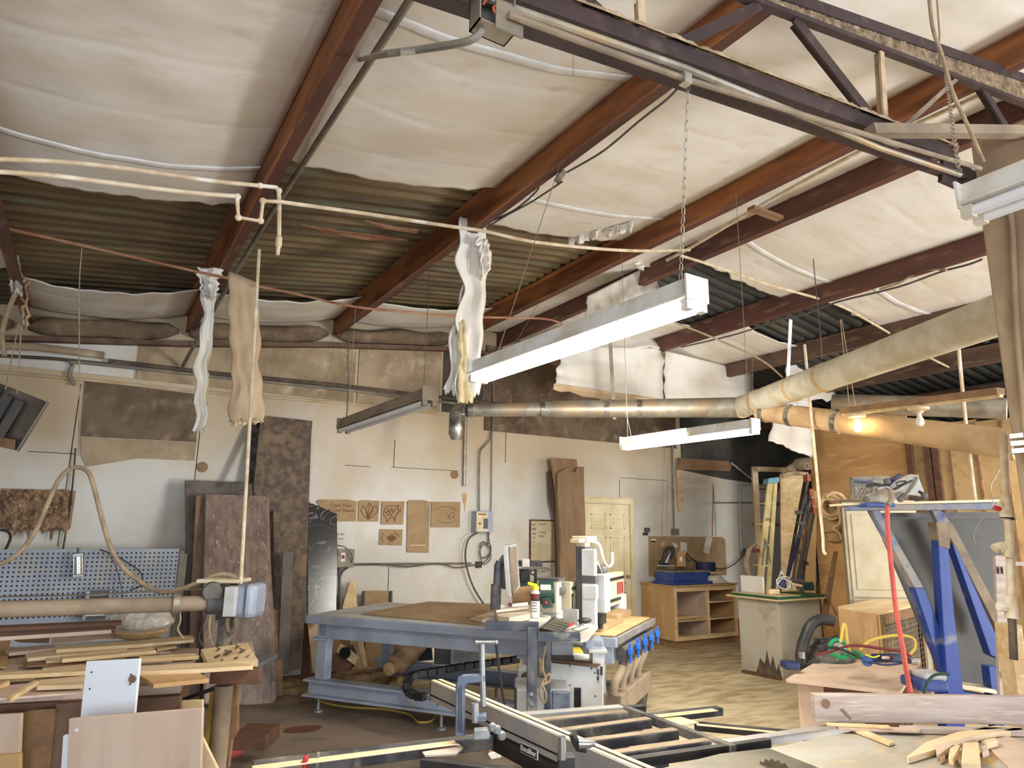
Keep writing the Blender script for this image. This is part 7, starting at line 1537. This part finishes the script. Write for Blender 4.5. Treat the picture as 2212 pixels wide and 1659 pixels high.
# plastic bag
t = thing('plastic_bag', 'clear plastic bag of shavings on the bench behind the pipe', 'bag', PZ(305, 1375, .93))
c = PZ(303, 1378, .93)
b = MB(); b.grid(lambda i, j: c+V(((.21+.04*noise.noise(V((i*9, j*4, 1))))*math.cos(i*math.tau)*math.sin(.3+j*1.27*2)*.9, (.15+.03*noise.noise(V((i*9, j*4, 2))))*math.sin(i*math.tau)*math.sin(.3+j*2.54), .20*j+.02*noise.noise(V((math.cos(i*math.tau)*3, j*6, 5))))), 28, 14); b.build('film', 'plastic_clear', t, smooth=False)
b = MB(); b.ball(c+V((0, 0, .04)), .15, (1.1, .8, .35)); b.build('shavings', 'sawdust', t, smooth=True)
# track with end block behind pipe
t = thing('wooden_rail', 'long dark-edged wooden rail running under the machine pipe', 'rail', PY(130, 1355, 4.9))
b = MB(); b.bar(PY(-100, 1362, 4.9), PY(262, 1345, 4.9), .12, .02); b.bar(PY(-100, 1372, 4.88), PY(250, 1356, 4.88), .02, .05); b.build('rail', 'board_dark', t); b = MB(); b.bar(PY(-100, 1384, 4.9), PY(240, 1362, 4.9), .1, .02); b.build('lower_rail', 'board_birch', t)
# offcuts on the bench top
GB = 'offcuts on the left bench'
bl = [
 ('plywood', [(0, 1380), (24, 1378), (14, 1440), (-30, 1440)], .012, 'broad tan panel at the left edge of the bench'),
 ('board_birch', [(112, 1368), (258, 1352), (268, 1376), (112, 1390)], .014, 'gray-tan sheet right behind the long pine strip'),
 ('board_brown', [(25, 1378), (108, 1374), (106, 1386), (40, 1384)], .016, 'short dark strip left of the gray-tan sheet'),
 ('board_birch', [(12, 1402), (118, 1392), (120, 1400), (20, 1410)], .030, 'thin tan strip at the left under the long pine strip'),
 ('board_pine', [(118, 1398), (300, 1384), (408, 1372), (420, 1376), (419, 1381), (300, 1392), (122, 1403)], .052, 'long pine strip on top at the back of the pile'),
 ('board_pine', [(265, 1393), (345, 1387), (348, 1394), (330, 1397), (268, 1400)], .030, 'short pine strip under the long one'),
 ('board_pine', [(338, 1396), (380, 1391), (382, 1397), (340, 1403)], .026, 'small pine end at the right of the pile'),
 ('board_maple', [(55, 1412), (130, 1402), (270, 1396), (275, 1402), (60, 1422)], .034, 'pale strip second row of the pile'),
 ('board_pine', [(130, 1418), (330, 1399), (338, 1405), (135, 1424)], .056, 'tapered pine strip in the middle of the pile'),
 ('board_birch', [(310, 1408), (368, 1406), (374, 1414), (345, 1412)], .020, 'short brown piece under the middle strips'),
 ('board_pine', [(98, 1422), (270, 1414), (272, 1418), (100, 1428)], .030, 'narrow pine strip below the tapered one'),
 ('board_brown', [(50, 1430), (270, 1420), (428, 1412), (430, 1419), (270, 1428), (55, 1438)], .018, 'brown-gray board crossing the pile'),
 ('board_pine', [(300, 1418), (425, 1411), (431, 1417), (300, 1424)], .060, 'thin pine stick with a rounded end on the right'),
 ('board_birch', [(300, 1426), (365, 1423), (372, 1426), (300, 1432)], .024, 'small tan strip beside the white panel'),
 ('board_maple', [(92, 1442), (184, 1434), (186, 1448), (90, 1452)], .040, 'wide pale board left of the white panel'),
 ('board_pine', [(-20, 1452), (185, 1444), (186, 1450), (-20, 1460)], .062, 'long pale strip at the front left of the pile'),
 ('board_maple', [(300, 1438), (420, 1432), (545, 1429), (547, 1438), (420, 1446), (300, 1450)], .066, 'long whitish strip reaching over the drawer stand'),
 ('plywood', [(0, 1462), (78, 1458), (70, 1466), (0, 1470)], .020, 'narrow brown strip at the left front'),
 ('board_pine', [(0, 1476), (20, 1468), (22, 1472), (0, 1480)], .040, 'tiny pine end at the left front edge'),
 ('board_maple', [(85, 1468), (182, 1460), (180, 1478), (80, 1482)], .045, 'thick pale board in front of the wide pale one'),
 ('board_pine', [(14, 1506), (75, 1468), (84, 1470), (24, 1508)], .070, 'diagonal pale stick at the front left'),
 ('board_birch', [(-20, 1484), (66, 1474), (180, 1484), (178, 1494), (0, 1508), (-20, 1508)], .020, 'broad flat board along the front edge of the bench'),
 ('plywood', [(298, 1456), (420, 1446), (452, 1466), (332, 1478)], .048, 'square-ended plywood piece jutting toward the drawer stand'),
]
for k, (m, pts, dz, lab) in enumerate(bl):
    sb('board_offcut', m, pts, BZ+dz+.004, .010 if dz < .03 else .018, lab, 'board', GB)
# boards leaning against the bench front
def lb(m, pts, d, lab, th=.018, name='leaning_board', grp='boards leaning on the left bench'):
    return tag(pvo(name, m, pts, d, th, None, None, .002), lab, 'board', grp)
t = thing('drilled_panel', 'white panel with a round hole and small screw holes leaning on the bench', 'panel', PV(240, 1660, 3.12))
pvo('panel', 'white_panel', [(186, 1429), (302, 1423), (289, 1560), (280, 1700), (160, 1700), (173, 1552)], 3.12, .016, t, bevel=.002)
c = PV(286, 1467, 3.118); b = MB(); b.lathe([(.0165, 0), (.0165, .002)], c, -NV, 24); b.build('round_hole', 'mdf_edge', t)
for u, v in ((198, 1452), (194, 1488), (283, 1457), (281, 1478)):
    b = MB(); b.lathe([(.0035, 0), (.0035, .002)], PV(u, v, 3.118), -NV, 10); b.build('screw_hole', 'hole_black', t)
t = thing('leaning_board', 'large pinkish birch board with one bored hole in front of the white panel', 'board', PV(290, 1800, 2.95), 'boards leaning on the left bench')
pvo('board', 'board_birch', [(149, 1553), (437, 1530), (428, 1800), (138, 1800)], 2.95, .02, t, bevel=.002)
b = MB(); b.lathe([(.0065, 0), (.0065, .002)], PV(166, 1577, 2.948), -NV, 16); b.build('bored_hole', 'white_panel', t)
lb('mdf_edge', [(121, 1520), (180, 1517), (170, 1600), (165, 1800), (95, 1800), (105, 1659)], 3.2, 'gray-brown board behind the left side of the white panel')
lb('board_brown', [(71, 1534), (119, 1531), (106, 1659), (96, 1800), (52, 1800), (60, 1659)], 3.18, 'brown board between the tan boards at the left')
lb('plywood', [(44, 1540), (70, 1535), (60, 1659), (52, 1800), (34, 1800), (40, 1620)], 3.22, 'narrow tan board at the left')
lb('board_birch', [(-30, 1544), (45, 1541), (41, 1632), (-30, 1634)], 3.1, 'light brown board at the far left edge')
lb('plywood', [(-30, 1634), (43, 1628), (41, 1800), (-30, 1800)], 3.08, 'tan board below the light brown one at the far left')
lb('white_panel', [(136, 1589), (149, 1588), (142, 1800), (122, 1800)], 3.0, 'narrow white board edge left of the large birch board')
lb('mdf_edge', [(293, 1511), (390, 1503), (390, 1560), (288, 1560)], 3.3, 'gray-brown board right of the white panel')
lb('board_pine', [(390, 1514), (437, 1512), (437, 1560), (390, 1560)], 3.32, 'small pine board right of the gray-brown one')
lb('board_maple', [(434, 1588), (470, 1662), (490, 1800), (430, 1800)], 3.1, 'pale slanting strip right of the large birch board')
# tall flexible hose arching over the machine
t = tag(tv('arching_hose', 'cable_tan', [(-40, 1228), (0, 1218), (40, 1195), (75, 1150), (100, 1095), (125, 1040), (150, 1014), (172, 1010), (192, 1022), (205, 1060), (220, 1120), (240, 1185), (265, 1225), (300, 1255), (340, 1277), (380, 1275), (425, 1260), (460, 1244), (490, 1240), (512, 1250)], 4.2, .0135, n=10), 'tan flexible hose arching high over the left machine', 'hose')
# floor items between bench and table
tag(cbo('cardboard_tray', 'board_dark', 500, 1588, 574, 1622, 5.2, .3, bevel=.004), 'brown wooden tray on the floor behind the drawer stand', 'tray')
b = MB(); c = PZ(506, 1617, .05); b.ball(c, .07, (1, .8, .9)); tag(b.build('pink_bag', 'pink_bag', smooth=False), 'crumpled pink plastic bag beside the wooden tray', 'bag')
